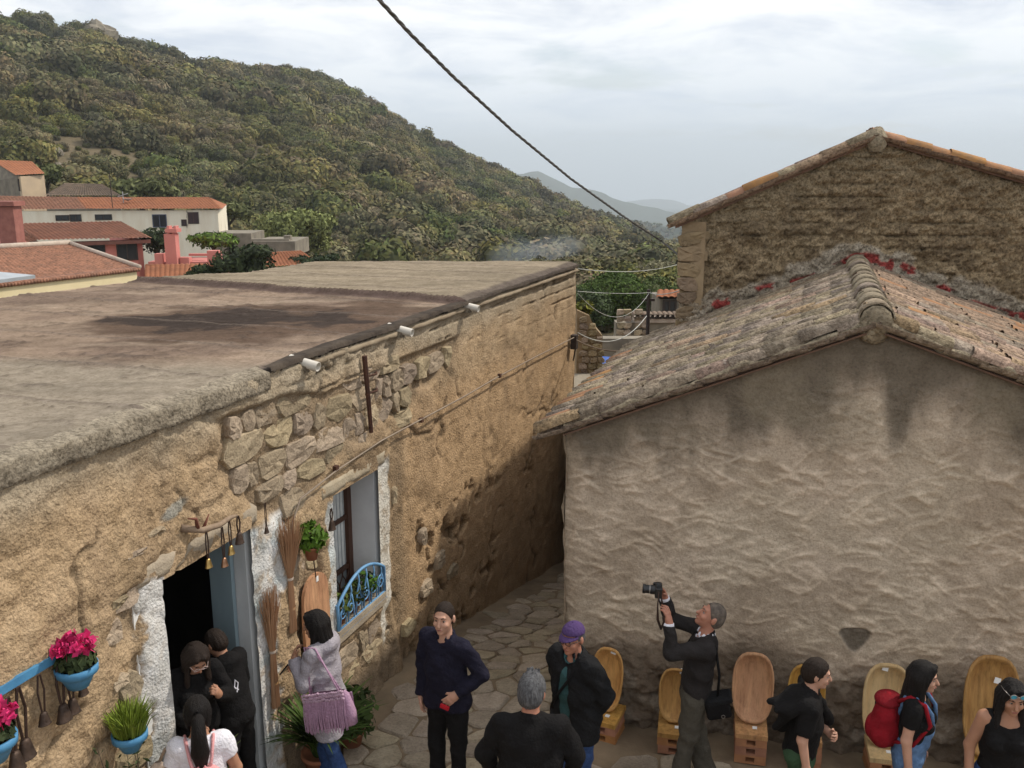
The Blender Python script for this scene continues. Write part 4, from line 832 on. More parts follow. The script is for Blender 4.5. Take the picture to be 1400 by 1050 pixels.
def wall_fittings():
    M_PVC = mat('white_pvc', (.62, .58, .50), (.5, .46, .4), 4, .5)
    for s, L_, lab in ((3.0, .20, 'white plastic roof spout over the exposed stones, nearest of the row'), (4.8, .20, 'white plastic roof spout midway along the wall head above the rusty bar'), (6.6, .20, 'white plastic roof spout beside the raised far roof, farthest of the row')):
        t = thing('roof_spout', lab, 'spout', wp(s, -1.60, 0), 0, 'white roof spouts along the wall head'); R = Matrix((Vector(WU), Vector((0, 0, 1)), Vector(WN))).transposed(); R = Matrix.Rotation(.18, 3, Vector(WU)) @ R
        MB().lathe([(.043, -.08), (.043, L_), (.036, L_), (.036, -.08)], (0, 0, 0), 14, R).build('pipe', M_PVC, t, True); MB().lathe([(.0365, L_*.8), (0.0, L_*.8)], (0, 0, 0), 14, R).build('bore', M_DARKW, t)
        MB().box(Vector(WN)*.05+Vector((0, 0, -.055)), (.08, .10, .06), HR).build('mortar_seat', M_COPE, t)
    b = thing('rusty_bar', 'rusty iron bar fixed upright on the exposed stones', 'iron bar'); M_RUST = mat('rust', (.10, .045, .028), (.055, .028, .02), 18, .9, .5, 60)
    MB().tube([wp(4.02, -1.74, .07), wp(4.05, -2.1, .075), wp(4.10, -2.52, .07)], [.027, .025, .022], 6).build('bar', M_RUST, b)
    for zz in (-1.95, -2.12): MB().tube([wp(4.04, zz, .06), wp(4.28, zz-.02, .05), wp(4.36, zz-.01, .0)], .012, 5).build('stay', M_RUST, b, True)
    c = thing('wall_cable', 'grey cable clipped in a long line across the house wall above the window', 'cable'); M_CBL = mat('grey_cable', (.30, .24, .18), (.22, .17, .13), 10, .8)
    pts = [wp(s, z, .085+.01*math.sin(s*4)) for s, z in ((2.62, -3.1), (2.66, -2.95), (2.81, -2.77), (3.4, -2.69), (4.3, -2.66), (5.2, -2.66), (6.4, -2.68), (7.6, -2.68), (9, -2.70), (10.2, -2.72), (11.3, -2.74))]; MB().tube(pts, .009, 6).build('line', M_CBL, c, True)
    for s in (3.4, 5.2, 7.6): MB().box(wp(s, -2.675, .08), (.05, .04, .05), HR).build('clip', M_RUST, c)
    j = thing('junction_box', 'small dark junction box at the far end of the house wall', 'junction box'); MB().box(wp(11.1, -2.82, .08), (.12, .1, .24), HR).build('box', M_DARKW, j); MB().tube([wp(11.1, -2.94, .1), wp(11.12, -3.15, .06)], .012, 5).build('conduit', M_DARKW, j)
wall_fittings()

# ---------------------------------------------------------------- gable house on the right
M_TROWEL = mat('trowelled_cement', (1, 1, 1), (.80, .79, .77), 7, .95, .8, 60, attr=True, detail=8, speck=.45, sscale=45, scol=.5)
gable = thing('gable_house', 'low house with a scraped grey cement gable wall and lichen covered tile roof', 'house')
V_APEX, Z_APEX, V_END, Z_EAVE = 2.53, -1.235, 5.6, -2.245
def gable_top(v): return np.where(v < V_APEX, lerp(Z_EAVE, Z_APEX, np.clip(v/V_APEX, 0, 1)), Z_APEX-(v-V_APEX)*.355)
def build_gable_wall():
    v = axis([0, 4.35, V_END], [.0105, .03]); z = axis([-7, -5.35, Z_APEX+.02], [.06, .0105]); Vv, Z = np.meshgrid(v, z); h = np.zeros_like(Vv); rg = np.random.default_rng(3)
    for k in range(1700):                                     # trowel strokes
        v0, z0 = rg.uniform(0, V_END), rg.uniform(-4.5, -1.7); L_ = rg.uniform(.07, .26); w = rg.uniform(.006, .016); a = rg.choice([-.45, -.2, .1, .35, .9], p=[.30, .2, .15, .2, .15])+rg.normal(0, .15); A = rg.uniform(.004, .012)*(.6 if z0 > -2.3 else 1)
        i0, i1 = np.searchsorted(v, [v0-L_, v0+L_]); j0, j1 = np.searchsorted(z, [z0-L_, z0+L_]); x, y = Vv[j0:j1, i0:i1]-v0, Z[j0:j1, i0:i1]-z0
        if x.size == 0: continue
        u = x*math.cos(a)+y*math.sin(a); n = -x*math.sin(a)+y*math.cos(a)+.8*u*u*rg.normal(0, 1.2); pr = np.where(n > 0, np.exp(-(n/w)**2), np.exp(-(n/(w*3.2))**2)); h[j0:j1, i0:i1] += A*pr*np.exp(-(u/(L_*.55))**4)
    n1 = fbm(Vv*2.2, Z*2.2, 5); n2 = fbm(Vv*9, Z*9, 4); n3 = fbm(Vv*30, Z*30, 3); low = sstep(-4.15, -4.6, Z+.4*(n1-.5))
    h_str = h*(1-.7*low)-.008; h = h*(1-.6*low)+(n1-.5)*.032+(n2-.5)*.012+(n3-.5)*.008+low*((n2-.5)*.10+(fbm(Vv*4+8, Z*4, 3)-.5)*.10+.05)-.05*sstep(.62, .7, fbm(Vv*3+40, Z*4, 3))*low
    patch = np.exp(-(((Vv-2.60)/(.05+.13*sstep(-4.2, -3.94, Z)))**2+((Z+4.05)/.13)**4)); pm = sstep(.42, .62, patch+.25*(n2-.5)); h = h-.03*pm
    c = lerp(np.array([.53, .425, .32]), np.array([.425, .335, .245]), sstep(.4, .65, n1)[..., None]); c = lerp(c, np.array([.52, .43, .32]), (sstep(.5, .72, fbm(Vv*1.3+5, Z*2.0, 3))*.5)[..., None])
    c = c*(1+np.clip((h_str+.006)*16, -.05, .25))[..., None]  # stroke crests coloured paler, imitating light caught on their edges
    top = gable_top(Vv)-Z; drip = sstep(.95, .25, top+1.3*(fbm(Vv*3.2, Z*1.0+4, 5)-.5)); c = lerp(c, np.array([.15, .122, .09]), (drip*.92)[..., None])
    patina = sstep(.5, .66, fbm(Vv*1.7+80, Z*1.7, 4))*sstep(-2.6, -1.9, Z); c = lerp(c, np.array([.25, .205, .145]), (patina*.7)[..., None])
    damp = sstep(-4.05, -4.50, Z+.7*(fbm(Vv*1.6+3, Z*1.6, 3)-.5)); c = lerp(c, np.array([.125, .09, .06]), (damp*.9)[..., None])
    pale = sstep(.55, .66, fbm(Vv*3.5+13, Z*5, 4))*sstep(-4.3, -4.7, Z); c = lerp(c, np.array([.33, .28, .22]), (pale*.45)[..., None]); c = lerp(c, np.array([.15, .125, .095]), (pm*.9)[..., None])
    corner = sstep(.16, .0, Vv+.12*(n1-.5)); c = lerp(c, np.array([.45, .36, .26]), (corner*.4)[..., None]); h = h-.05*corner
    keep = (((Vv[:-1, :-1]+Vv[1:, 1:])/2*0+(Z[:-1, :-1]+Z[1:, 1:])/2) < gable_top((Vv[:-1, :-1]+Vv[1:, 1:])/2)-.01)
    P = RC[None, None]+RV*Vv[..., None]+RN*h[..., None]; P[..., 2] = Z
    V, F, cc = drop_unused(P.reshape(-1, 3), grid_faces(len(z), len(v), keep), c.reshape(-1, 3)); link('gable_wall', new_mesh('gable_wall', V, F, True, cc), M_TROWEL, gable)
    # alley side and far side
    L_ = 4.6; s = np.arange(0, L_+.01, .06); z = np.arange(-8.4, Z_EAVE+.03, .06); S, Z = np.meshgrid(s, z); h = (fbm(S*3+7, Z*3, 4)-.5)*.10+(fbm(S*11, Z*11, 3)-.5)*.04
    LN = np.array([-RD[1], RD[0], 0]); P = RC[None, None]+RD*S[..., None]+LN*h[..., None]; P[..., 2] = Z; c = lerp(np.array([.44, .35, .25]), np.array([.28, .21, .14]), fbm(S*2, Z*2, 4)[..., None])
    link('side_wall', new_mesh('side_wall', P.reshape(-1, 3), grid_faces(len(z), len(s)), True, c.reshape(-1, 3)), M_TROWEL, gable)
    mb = MB(); b = rp(V_END, 0); wall_quad(mb, V3((b[0], b[1], gable_top(np.array(V_END)))), V3((b[0]+RD[0]*5, b[1]+RD[1]*5, gable_top(np.array(V_END)))), -8, .25); mb.build('side_wall', M_CONC, gable)
build_gable_wall()
M_LICHEN = mat('lichen_tile', (.37, .295, .21), (.18, .135, .092), 11, .97, 1, 50, rand=.22, c3=(.50, .47, .38), detail=10, speck=.7, sscale=26, scol=.4, bdist=.025)
M_LICHENR = mat('old_red_tile', (.37, .25, .165), (.20, .14, .095), 10, .96, 1, 50, rand=.25, c3=(.48, .43, .34), detail=10, speck=.8, sscale=28, scol=.35, bdist=.02)
M_ORANGE = mat('orange_lichen_tile', (.38, .19, .085), (.27, .15, .085), 10, .95, .6, 60, rand=.15, c3=(.42, .34, .24))
M_MORT = mat('ridge_mortar', (.34, .28, .19), (.19, .15, .10), 8, .97, 1, 40, c3=(.44, .40, .31), detail=9, speck=.7, sscale=30, bdist=.02)
def tile_mesh(L_=.44, r0=.095, r1=.078, n=8, seed=0, th=.014):
    """half-round clay tile along +y (up the slope), arch up"""
    rg = np.random.default_rng(seed); V = []; F = []
    for (y, r, dr) in ((0, r0, 0), (L_*.5, (r0+r1)/2, .003*rg.normal()), (L_, r1, 0)):
        for k in range(n+1): a = math.pi*k/n; V.append(((r+dr)*math.cos(a), y+.006*rg.normal(), (r+dr)*math.sin(a)*.92))
    for k in range(n+1): a = math.pi*k/n; V.append(((r0-th)*math.cos(a), 0.0, (r0-th)*math.sin(a)*.92-.004))
    m = n+1
    for l in range(2): F += [(l*m+k, l*m+k+1, (l+1)*m+k+1, (l+1)*m+k) for k in range(n)]
    F += [(3*m+k, 3*m+k+1, k+1, k) for k in range(n)]
    me = bpy.data.meshes.new('roof_tile'); me.from_pydata(V, [], F); me.polygons.foreach_set('use_smooth', [True]*len(F)); return me
def tile_roof(parent, O, along, down, n_cols, n_rows, pitch, exposed, budget, ms, key, seed, z_lift=.03, deck=None):
    """O = top front corner at the ridge; columns go along `along`, rows go down `down` (unit vectors)"""
    rg = np.random.default_rng(seed); along = Vector(along).normalized(); down = Vector(down).normalized(); nrm = along.cross(down); nrm = nrm if nrm.z > 0 else -nrm; up = -down
    R = Matrix((up.cross(nrm), up, nrm)).transposed(); meshes = [[tile_mesh(.44, .098, .08, 8, seed*10+k) for k in range(4)] for m in ms]
    for mm, m in zip(meshes, ms):
        for me in mm: me.materials.append(m)
    items = []
    for c in range(n_cols):
        for r in range(n_rows):
            base = Vector(O)+along*(pitch*(c+.5))+down*(exposed*(r+1))+nrm*(z_lift+.012*(n_rows-r)*0)
            items.append((base, c, r))
    left = MB(); budget = min(budget, len(items)); items.sort(key=lambda it: it[0].length); made = 0
    for base, c, r in items:
        jit = Matrix.Rotation(rg.normal(0, .035), 3, 'Z') @ Matrix.Rotation(.03+rg.normal(0, .015), 3, 'X'); Rm = R @ jit; p = base+nrm*rg.normal(0.012, .008)+along*rg.normal(0, .008)
        mi = key(c, r, rg); me = meshes[mi][int(rg.integers(0, 4))]
        if made < budget:
            o = bpy.data.objects.new('roof_tile', me); COL.objects.link(o); o.parent = parent; o.matrix_world = Matrix.Translation(p) @ Rm.to_4x4(); made += 1
        else: left.add([p+Rm @ v.co for v in me.vertices], [tuple(f.vertices) for f in me.polygons], mi)
    if left.v:
        tag(left.build('roof_tiles_far', ms, parent, True), kind='stuff')
    ch = MB()                                                  # channel tiles between the covers
    for c in range(n_cols+1):
        for r in range(n_rows):
            base = Vector(O)+along*(pitch*c)+down*(exposed*(r+1)); a0 = base+nrm*.055; a1 = base+up*(exposed+.05)+nrm*.035; V = []
            for q in (a0, a1):
                for k in range(6): a = math.pi*k/5; V.append(q+along*(.085*math.cos(a))-nrm*(.055*math.sin(a)))
            ch.add(V, [(k, k+1, 6+k+1, 6+k) for k in range(5)])
    tag(ch.build('channel_tiles', ms[0], parent, True), kind='stuff')
    return nrm
def gable_roof():
    AP = rp(V_APEX, Z_APEX+.0, .07); E_L = rp(-.01, Z_EAVE-.012, .07); E_R = rp(V_END+.1, float(gable_top(np.array(V_END)))-.04, .07); dl = V3(E_L-AP); dr = V3(E_R-AP); along = V3(RD)
    nL = int(dl.length/.30)+1; nR = int(dr.length/.30)+1; nc = 23
    # boarding under the tiles
    for D, nm in ((dl, 'roof_deck'), (dr, 'roof_deck')):
        mb = MB(); a = V3(AP)+along*.02; mb.prism([a, a+D*.985, a+D*.985+along*4.7, a+along*4.7], (0, 0, -.05)); mb.build(nm, mat('deck_brown', (.13, .085, .06), (.09, .06, .045), 8, .9), gable)
    def keyL(c, r, rg): return 2 if (r >= nL-1 and rg.random() < .22) or (c <= 1 and rg.random() < .04) else (1 if rg.random() < .12 else 0)
    def keyR(c, r, rg): return 1 if rg.random() < .75 else (2 if rg.random() < .2 else 0)
    ms = [M_LICHEN, M_LICHENR, M_ORANGE]
    tile_roof(gable, V3(AP), along, dl, nc, nL, .20, .30, 200, ms, keyL, 3); tile_roof(gable, V3(AP), along, dr, nc, nR, .20, .30, 100, ms, keyR, 4)
    # ridge tiles bedded in mortar
    mb = MB(); pts = [V3(AP)+along*t+Vector((0, 0, .045+.012*math.sin(t*9))) for t in np.arange(-.04, 4.65, .13)]; mb.tube(pts, [.125+.012*math.sin(i*2.1) for i in range(len(pts))], 10); mb.build('ridge_mortar', M_MORT, gable, True)
    for k in range(12):
        t0 = -.02+k*.385; me = tile_mesh(.45, .145, .125, 10, 70+k); me.materials.append(M_MORT if k % 3 else M_LICHEN); R = Matrix((along.cross(Vector((0, 0, 1))), along, Vector((0, 0, 1)))).transposed(); o = link('ridge_tile', me, None, gable); o.matrix_world = Matrix.Translation(V3(AP)+along*t0+Vector((0, 0, .065+.006*(k % 2)))) @ R.to_4x4()
    # verge: mortar fillet under the front tiles, thin slab below it
    for D in (dl, dr):
        n = int(D.length/.09); mb = MB(); pts = [V3(AP)+D*(i/n)+Vector((0, 0, .02+.014*math.sin(i*1.7)+.01*math.sin(i*.6)))+V3(RN)*(-.03+.012*math.sin(i*2.3)) for i in range(n+1)]; mb.tube(pts, [.038+.010*math.sin(i*1.1) for i in range(n+1)], 7); mb.build('verge_mortar', M_MORT, gable, True)
        mb = MB(); a = V3(AP)+Vector((0, 0, -.026)); mb.prism([a+V3(RN)*.02, a+D+V3(RN)*.02, a+D-V3(RN)*.12, a-V3(RN)*.12], (0, 0, -.016)); mb.build('verge_slab', mat('verge_clay', (.19, .105, .07), (.13, .08, .055), 9, .9, .4, 50), gable)
    nz = MB(); nz.lathe([(0.01, .17), (.09, .15), (.14, .05), (.13, -.06), (.09, -.13), (.02, -.16)], V3(AP)+Vector((0, 0, 0))+V3(RN)*-.06, 12, sy=.7); nz.build('ridge_end', M_MORT, gable, True)
gable_roof()

# ---------------------------------------------------------------- tall gable building behind
tall = thing('tall_gable_building', 'tall rough brown plastered gable building rising behind the lichen tiled roof', 'building')
def T0(): return rp(V_APEX, 0)+RD*4.6
TO = T0(); TV = np.array([math.cos(math.radians(-3)), math.sin(math.radians(-3)), 0]); TN = np.array([TV[1], -TV[0], 0])
def on_tall(px, py): r = ray(px, py); k = (TN@TO)/(TN@r); p = r*k; return (p-TO)@TV, p[2]
def build_tall():
    vl, zl = on_tall(933, 303); va, za = on_tall(1196, 192); v2, z2 = on_tall(1400, 250); sl = (z2-za)/(v2-va); vr = va+4.6
    topf = lambda v: np.where(v < va, lerp(zl, za, np.clip((v-vl)/(va-vl), 0, 1)), za+(v-va)*sl)
    v = np.arange(vl, vr, .019); z = axis([-7.5, -3, za+.02], [.2, .019]); Vv, Z = np.meshgrid(v, z); n1 = fbm(Vv*3.6, Z*4.2, 5); n2 = fbm(Vv*10, Z*11, 4); n3 = fbm(Vv*27, Z*30, 3)
    h = (n1-.5)*.12+(n2-.5)*.12+(n3-.5)*.085; rub = sstep(.45, .6, fbm(Vv*1.2+4, Z*1.2, 3)); cs = np.abs(((Z+.03*n2)/.16) % 1-.5); h = h-rub*sstep(.36, .5, cs+.3*(n2-.5))*.04
    c = lerp(np.array([.30, .225, .135]), np.array([.21, .155, .093]), sstep(.38, .66, n1)[..., None]); c = c*(1-.55*(rub*sstep(.38, .5, cs+.3*(n2-.5)))[..., None]); c = c*(.72+.56*n3[..., None]); c = lerp(c, np.array([.155, .11, .065]), (sstep(.5, .7, fbm(Vv*7+9, Z*12, 4))*.7)[..., None]); c = lerp(c, np.array([.36, .275, .165]), (sstep(.6, .75, fbm(Vv*6+44, Z*6, 4))*.6)[..., None]); c = lerp(c, np.array([.30, .235, .15]), sstep(.5, .1, topf(Vv)-Z+.3*(n1-.5))[..., None]*.7)
    # mortar flashing over the lower roof with red paint patches
    jz = np.where(Vv < 0, Z_APEX+.40*Vv, Z_APEX-.36*Vv); dlt = Z-jz-.02; wv = np.interp(Vv, [-2.6, -1.6, -.6, 0, .6, 2, 3], [.42, .34, .30, .26, .32, .34, .3]); fl = sstep(.06, 0, dlt-wv+.35*(fbm(Vv*5+3, Z*5, 3)-.5)); c = lerp(c, lerp(np.array([.42, .36, .28]), np.array([.31, .26, .195]), n2[..., None]), fl[..., None]); h = h+.03*fl
    rc = sstep(.10, .06, np.abs(dlt-.13-.07*np.sin(Vv*3)))*sstep(.49, .53, fbm(Vv*5.5+17, Z*9+2, 3)+.10*sstep(.5, .1, np.abs(Vv)))*(np.abs(Vv+.3) < 2.6); c = lerp(c, np.array([.33, .045, .04]), (rc*.95)[..., None])
    ed = sstep(.32, .22, Vv-vl+.06*np.sin(Z*23)); c = lerp(c, np.array([.33, .235, .135]), (ed*.2)[..., None])
    keep = ((Z[:-1, :-1]+Z[1:, 1:])/2) < topf((Vv[:-1, :-1]+Vv[1:, 1:])/2)-.01
    P = TO[None, None]+TV*Vv[..., None]+TN*h[..., None]; P[..., 2] = Z; V, F, cc = drop_unused(P.reshape(-1, 3), grid_faces(len(z), len(v), keep), c.reshape(-1, 3))
    link('gable_wall', new_mesh('gable_wall', V, F, True, cc), mat('rough_plaster', (1, 1, 1), (.74, .72, .68), 6, .97, .9, 40, attr=True, detail=8, bdist=.02, speck=.95, sscale=36, scol=.34), tall)
    W = lambda v, z, o=0: TO+TV*v+TN*o+np.array([0, 0, z]); BK = RD*9
    mb = MB(); wall_quad(mb, V3(W(vl, zl)+BK), V3(W(vl, zl, -.02)), -8, .3); wall_quad(mb, V3(W(vr, float(topf(np.array(vr))), -.02)), V3(W(vr, float(topf(np.array(vr))))+BK), -8, .3); mb.build('side_wall', MATS['rubble_mortar'], tall)
    # corner blocks
    rg = np.random.default_rng(8); z = zl-.12; k = 0
    while z > -3.2:
        hh = .15+.07*rg.random(); w = .22+.2*rg.random(); k += 1; Vt, Fs = stone_mesh(w, hh, .045, 2000+k); o = link('stone', MB().add(Vt, Fs).mesh('stone'), mat('brown_block', (.30, .215, .125), (.21, .15, .09), 7, .95, .8, 50, rand=.25), tall); o.location = W(vl+w*.42-.02, z-hh/2, .004); o.rotation_euler = (0, rg.normal(0, .05), math.atan2(TV[1], TV[0])); z -= hh*1.05
    ms = [M_LICHENR, M_ORANGE, M_LICHEN]
    AP = W(va, za+.02, .06); EL = W(vl-.12, zl-.06, .06); ER = W(vr+.1, float(topf(np.array(vr)))-.01, .06); al = V3(RD)
    for i, (E, n0) in enumerate(((EL, 0), (ER, 0))):
        D = V3(E-AP); nr = int(D.length/.34)+1; mb = MB(); a = V3(AP); mb.prism([a, a+D*.99, a+D*.99+al*9, a+al*9], (0, 0, -.035)); mb.build('roof_deck', MATS['verge_clay'], tall)
        key = (lambda c, r, rg: 1 if rg.random() < .22 else (2 if rg.random() < .55 else 0)) if i == 0 else (lambda c, r, rg: 1 if rg.random() < .75 else 2)
        tile_roof(tall, V3(AP), al, D, 6, nr, .24, .34, nr*3, ms, key, 20+i)
        roof_quad('roof_tile', V3(E)+al*1.45, V3(E)+al*9, V3(AP)+al*9, V3(AP)+al*1.45, M_LICHENR, tall, .24, .34, .06)
    m = MB(); m.lathe([(.01, .13), (.08, .11), (.125, .03), (.13, -.08), (.08, -.16)], V3(AP)+Vector((0, 0, .0))+al*.04, 12); m.build('ridge_end', M_MORT, tall, True)
    m = MB(); m.tube([V3(AP)+al*t+Vector((0, 0, .05)) for t in np.arange(.1, 9, .5)], .10, 8); m.build('ridge_mortar', M_MORT, tall, True)
    return W(vl, zl-.45, .05)
ANCHOR = build_tall()
def wires():
    a = at_y(508, -12, 5.6); a = V3(a)+(V3(a)-V3(at_y(560, 45, 6.2))).normalized()*3; b = V3(ANCHOR)
    pts0 = [at_y(508, -12, 5.6), at_y(560, 45, 6.2), at_y(620, 105, 7.0), at_y(700, 178, 8.2), at_y(780, 244, 9.6), at_y(850, 294, 11.0), at_y(905, 330, 12.2), ANCHOR]
    pts = [a]+[V3(p) for p in pts0]; dense = []
    for i in range(len(pts)-1):
        for k in range(26): dense.append(pts[i].lerp(pts[i+1], k/26))
    t = thing('overhead_cable', 'thick twisted grey cable slanting across the sky to the tall gable', 'cable')
    for s in range(3):
        m = MB(); L_ = 0; P = []
        for i, p in enumerate(dense):
            L_ += (dense[i]-dense[i-1]).length if i else 0; an = L_*17+s*2.094; P.append(p+Vector((math.cos(an)*.0065, 0, math.sin(an)*.0065)))
        m.tube(P, .0075, 5); m.build('strand', mat('cable_grey', (.13, .125, .12), (.09, .085, .08), 9, .6), t, True)
    def span(lab, A, B, sag, r, m=MATS['grey_cable']):
        o = thing('overhead_wire', lab, 'wire', group='wires strung over the alley end'); A = V3(A); B = V3(B); MB().tube([A.lerp(B, u)+Vector((0, 0, -sag*4*u*(1-u))) for u in np.linspace(0, 1, 14)], r, 5).build('line', m, o, True)
    M_PW = mat('pale_wire', (.5, .5, .46), None, 5, .6); far = wp(11.35, -1.95, .05); q = at_y(888, 400, 22.4)
    span('taut pale wire from the flat roof corner to the thin pole', wp(11.35, -2.0, .05), q, .03, .0055, M_PW); span('sagging pale wire from the flat roof corner to the thin pole', wp(11.35, -2.03, .05), q, .5, .0055, M_PW)
    span('pale wire crossing in front of the tree above the other wires', wp(11.35, -1.62, .05), at_y(925, 362, 22), .1, .007, M_PW)
    span('wire running from the thin pole to the tall gable corner', q, W_corner(), .05, .008, M_PW)
    span('dark cable low over the alley to the lower tile roof', wp(11.1, -2.78, .1), at_y(885, 474, 13.0), .12, .012); span('slack pale cable from the house end up to the thin pole', wp(11.3, -2.70, .08), at_y(884, 432, 22.3), .35, .010, M_PW)
def W_corner(): return at_y(930, 397, 12.6)
wires()
def build_haze():
    mb = MB(); zb, zt = -460.0, 340.0; mb.box((0, 4500, (zb+zt)/2), (24000, 33000-9000+2400, zt-zb))
    m = bpy.data.materials.new('haze'); m.use_nodes = True; nt = m.node_tree; nt.nodes.clear(); o = nt.nodes.new('ShaderNodeOutputMaterial'); v = nt.nodes.new('ShaderNodeVolumePrincipled')
    v.inputs['Color'].default_value = (.84, .93, 1, 1); v.inputs['Density'].default_value = .00022; v.inputs['Anisotropy'].default_value = .1; nt.links.new(v.outputs[0], o.inputs['Volume'])
    tag(mb.build('haze', m), kind='stuff')
build_haze()
# ---------------------------------------------------------------- things hung on and set against the stone house
M_POTB = mat('blue_glazed_pot', (.085, .27, .46), (.06, .20, .37), 7, .5, .2, 30)
M_TERRA = mat('terracotta_pot', (.40, .16, .08), (.30, .12, .065), 8, .85)
M_SOIL = mat('soil', (.05, .035, .025), None, 20, .95)
M_PETAL = mat('magenta_petal', (.62, .028, .15), (.46, .02, .11), 20, .6, attr=True)
M_GRASSP = mat('yellow_green_leaf', (.21, .27, .03), (.14, .20, .025), 8, .7, attr=True)
M_IRON = mat('bell_iron', (.085, .055, .04), (.05, .035, .028), 14, .55, .4, 50, metal=.5, c3=(.13, .075, .045))
M_BRASS = mat('bell_brass', (.48, .33, .12), (.34, .22, .08), 12, .38, .2, 40, metal=.9)
M_STRAP = mat('leather_strap', (.06, .032, .022), (.035, .02, .015), 12, .75, .3, 50)
M_STRAW = mat('broom_straw', (.46, .27, .13), (.32, .17, .075), 30, .9, rand=.1, stretch=(1, 1, .08), c3=(.45, .28, .14))
M_WOODT = mat('tray_wood', (.50, .27, .10), (.38, .185, .066), 5, .55, .25, 40, rand=.24, stretch=(3, 3, .5), c3=(.60, .38, .18), spec=.25, speck=.6, sscale=11, scol=.55)
M_WOODP = mat('pale_tray_wood', (.60, .43, .22), (.48, .32, .15), 5, .6, .25, 40, stretch=(3, 3, .5), c3=(.66, .50, .28), speck=.6, sscale=10, scol=.55)
M_BRICK = mat('hollow_brick_clay', (.42, .19, .085), (.30, .13, .06), 8, .9, .5, 50, rand=.15)
M_TAG = mat('white_paper', (.80, .79, .76), (.74, .73, .70), 9, .8)
def leaf_tuft(name, parent, P, Nn, size, material, rg, aspect=.4, jit=.5, lo=.55, hi=.8, col=(1, 1, 1), droop=0):
    V, F = leaf_cards(np.array(P), np.array(Nn), np.full(len(P), size), jit, rg, aspect, droop); c = np.repeat(lo+hi*rg.random(len(P)), 4)[:, None]*np.array(col)
    return link(name, new_mesh(name, V, F, False, c), material, parent)
def planter(label, s, z, r, kind, seed):
    rg = np.random.default_rng(seed); t = thing('wall_planter', label, 'planter', wp(s, z, .05+r), math.atan2(WU[1], WU[0]), 'blue pots hung on the house wall')
    MB().lathe([(.02, -r*1.25), (r*.55, -r*1.22), (r*.80, -r*.7), (r*.98, -.05), (r*1.08, -.045), (r*1.10, 0), (r*.98, .003), (r*.95, -.03)], (0, 0, 0), 20).build('pot', M_POTB, t, True)
    MB().lathe([(r*.96, -.025), (.001, -.015)], (0, 0, 0), 14).build('soil', M_SOIL, t)
    MB().tube([(0, r, -.05), (0, r+.11, -.03)], .012, 6).build('bracket', M_RUST2, t)
    if kind == 'cyclamen':
        n = 420; d = rg.normal(0, 1, (n, 3)); d /= np.linalg.norm(d, axis=1, keepdims=True); d[:, 2] = np.abs(d[:, 2]); P = d*np.array([r*1.05, r*.95, r*.95])*(.55+.5*rg.random((n, 1)))+[0, 0, .01]
        leaf_tuft('foliage', t, P, d, .030, M_DKLEAF, rg, .75)
        for k in range(20):
            a = rg.random()*6.28; q = rg.random()**.5; c = np.array([r*1.0*q*math.cos(a), r*.9*q*math.sin(a)-.01, r*(.75+.65*(1-q*.6))+.01]); Pp = c+rg.normal(0, .016, (9, 3)); leaf_tuft('flower', t, Pp, rg.normal(0, 1, (9, 3))*[1, 1, .4]+[0, -.5, .4], .027, M_PETAL, rg, .7, .4, .6, .8)
    else:
        mb = MB()
        for k in range(420):
            a = rg.random()*6.28; q = rg.random()**.5; x, y = r*.9*q*math.cos(a), r*.9*q*math.sin(a); h = .13+.07*rg.random(); o = .5+.6*rg.random()
            p0 = Vector((x, y, -.01)); p1 = Vector((x*(1+o*.5), y*(1+o*.5), h*.65)); p2 = Vector((x*(1+o*1.2)+rg.normal(0, .01), y*(1+o*1.2), h)); sd = Vector((math.sin(a*3+k), math.cos(a*3+k), 0))*.005
            mb.add([p0-sd, p0+sd, p1+sd, p1-sd, p2], [(0, 1, 2, 3), (3, 2, 4)])
        V = np.array(mb.v); c = np.repeat(.6+.7*rg.random(len(V)//5), 5)[:, None]*np.array([1, 1, 1]); link('foliage', new_mesh('foliage', V, mb.f, False, c), M_GRASSP, t)
    return t
M_RUST2 = MATS['rust']
planter('blue wall pot brimming with pink cyclamen flowers at the end of the blue bar', .20, -2.93, .115, 'cyclamen', 1)
planter('blue wall pot of pink cyclamen cut off by the left edge of the photo', -.41, -3.04, .115, 'cyclamen', 2)
planter('blue wall pot of bright yellow green grassy leaves left of the doorway', .57, -3.62, .105, 'grass', 3)
b = thing('blue_bar', 'pale blue painted bar on the wall joining the two cyclamen pots', 'bar'); hb = MB(); hbox(hb, -.30, .18, -2.89, -2.84, .05, .09); hb.build('rail', M_POTB, b)
for s in (-.2, .05): m = MB(); hbox(m, s-.015, s+.015, -2.88, -2.85, -.03, .05); m.build('bracket', M_RUST2, b)
def cowbell(label, s, ztop, drop, size, m, off=.12, yaw=0.0, group='cowbells hung on the house wall'):
    size *= .82; t = thing('cowbell', label, 'bell', wp(s, ztop, off), math.atan2(WU[1], WU[0])+yaw, group); L_ = drop
    for sx in (-1, 1): MB().tube([(sx*.006, 0, 0), (sx*size*.28, .004*sx, -L_*.45), (sx*size*.10, 0, -L_)], size*.075, 5).build('strap', M_STRAP, t)
    MB().lathe([(.002, 0), (size*.20, -.004), (size*.27, -size*.15), (size*.36, -size*.55), (size*.47, -size*.97), (size*.50, -size), (size*.42, -size*.98), (size*.25, -size*.4)], (0, 0, -L_), 14, sy=.72).build('bell', m, t, True)
    MB().tube([(0, 0, -L_-size*.4), (0, 0, -L_-size*1.02)], [.006, .013], 6).build('clapper', M_IRON, t); return t
br = thing('horn_branch', 'gnarled pale branch fixed over the doorway to carry the bells', 'branch')
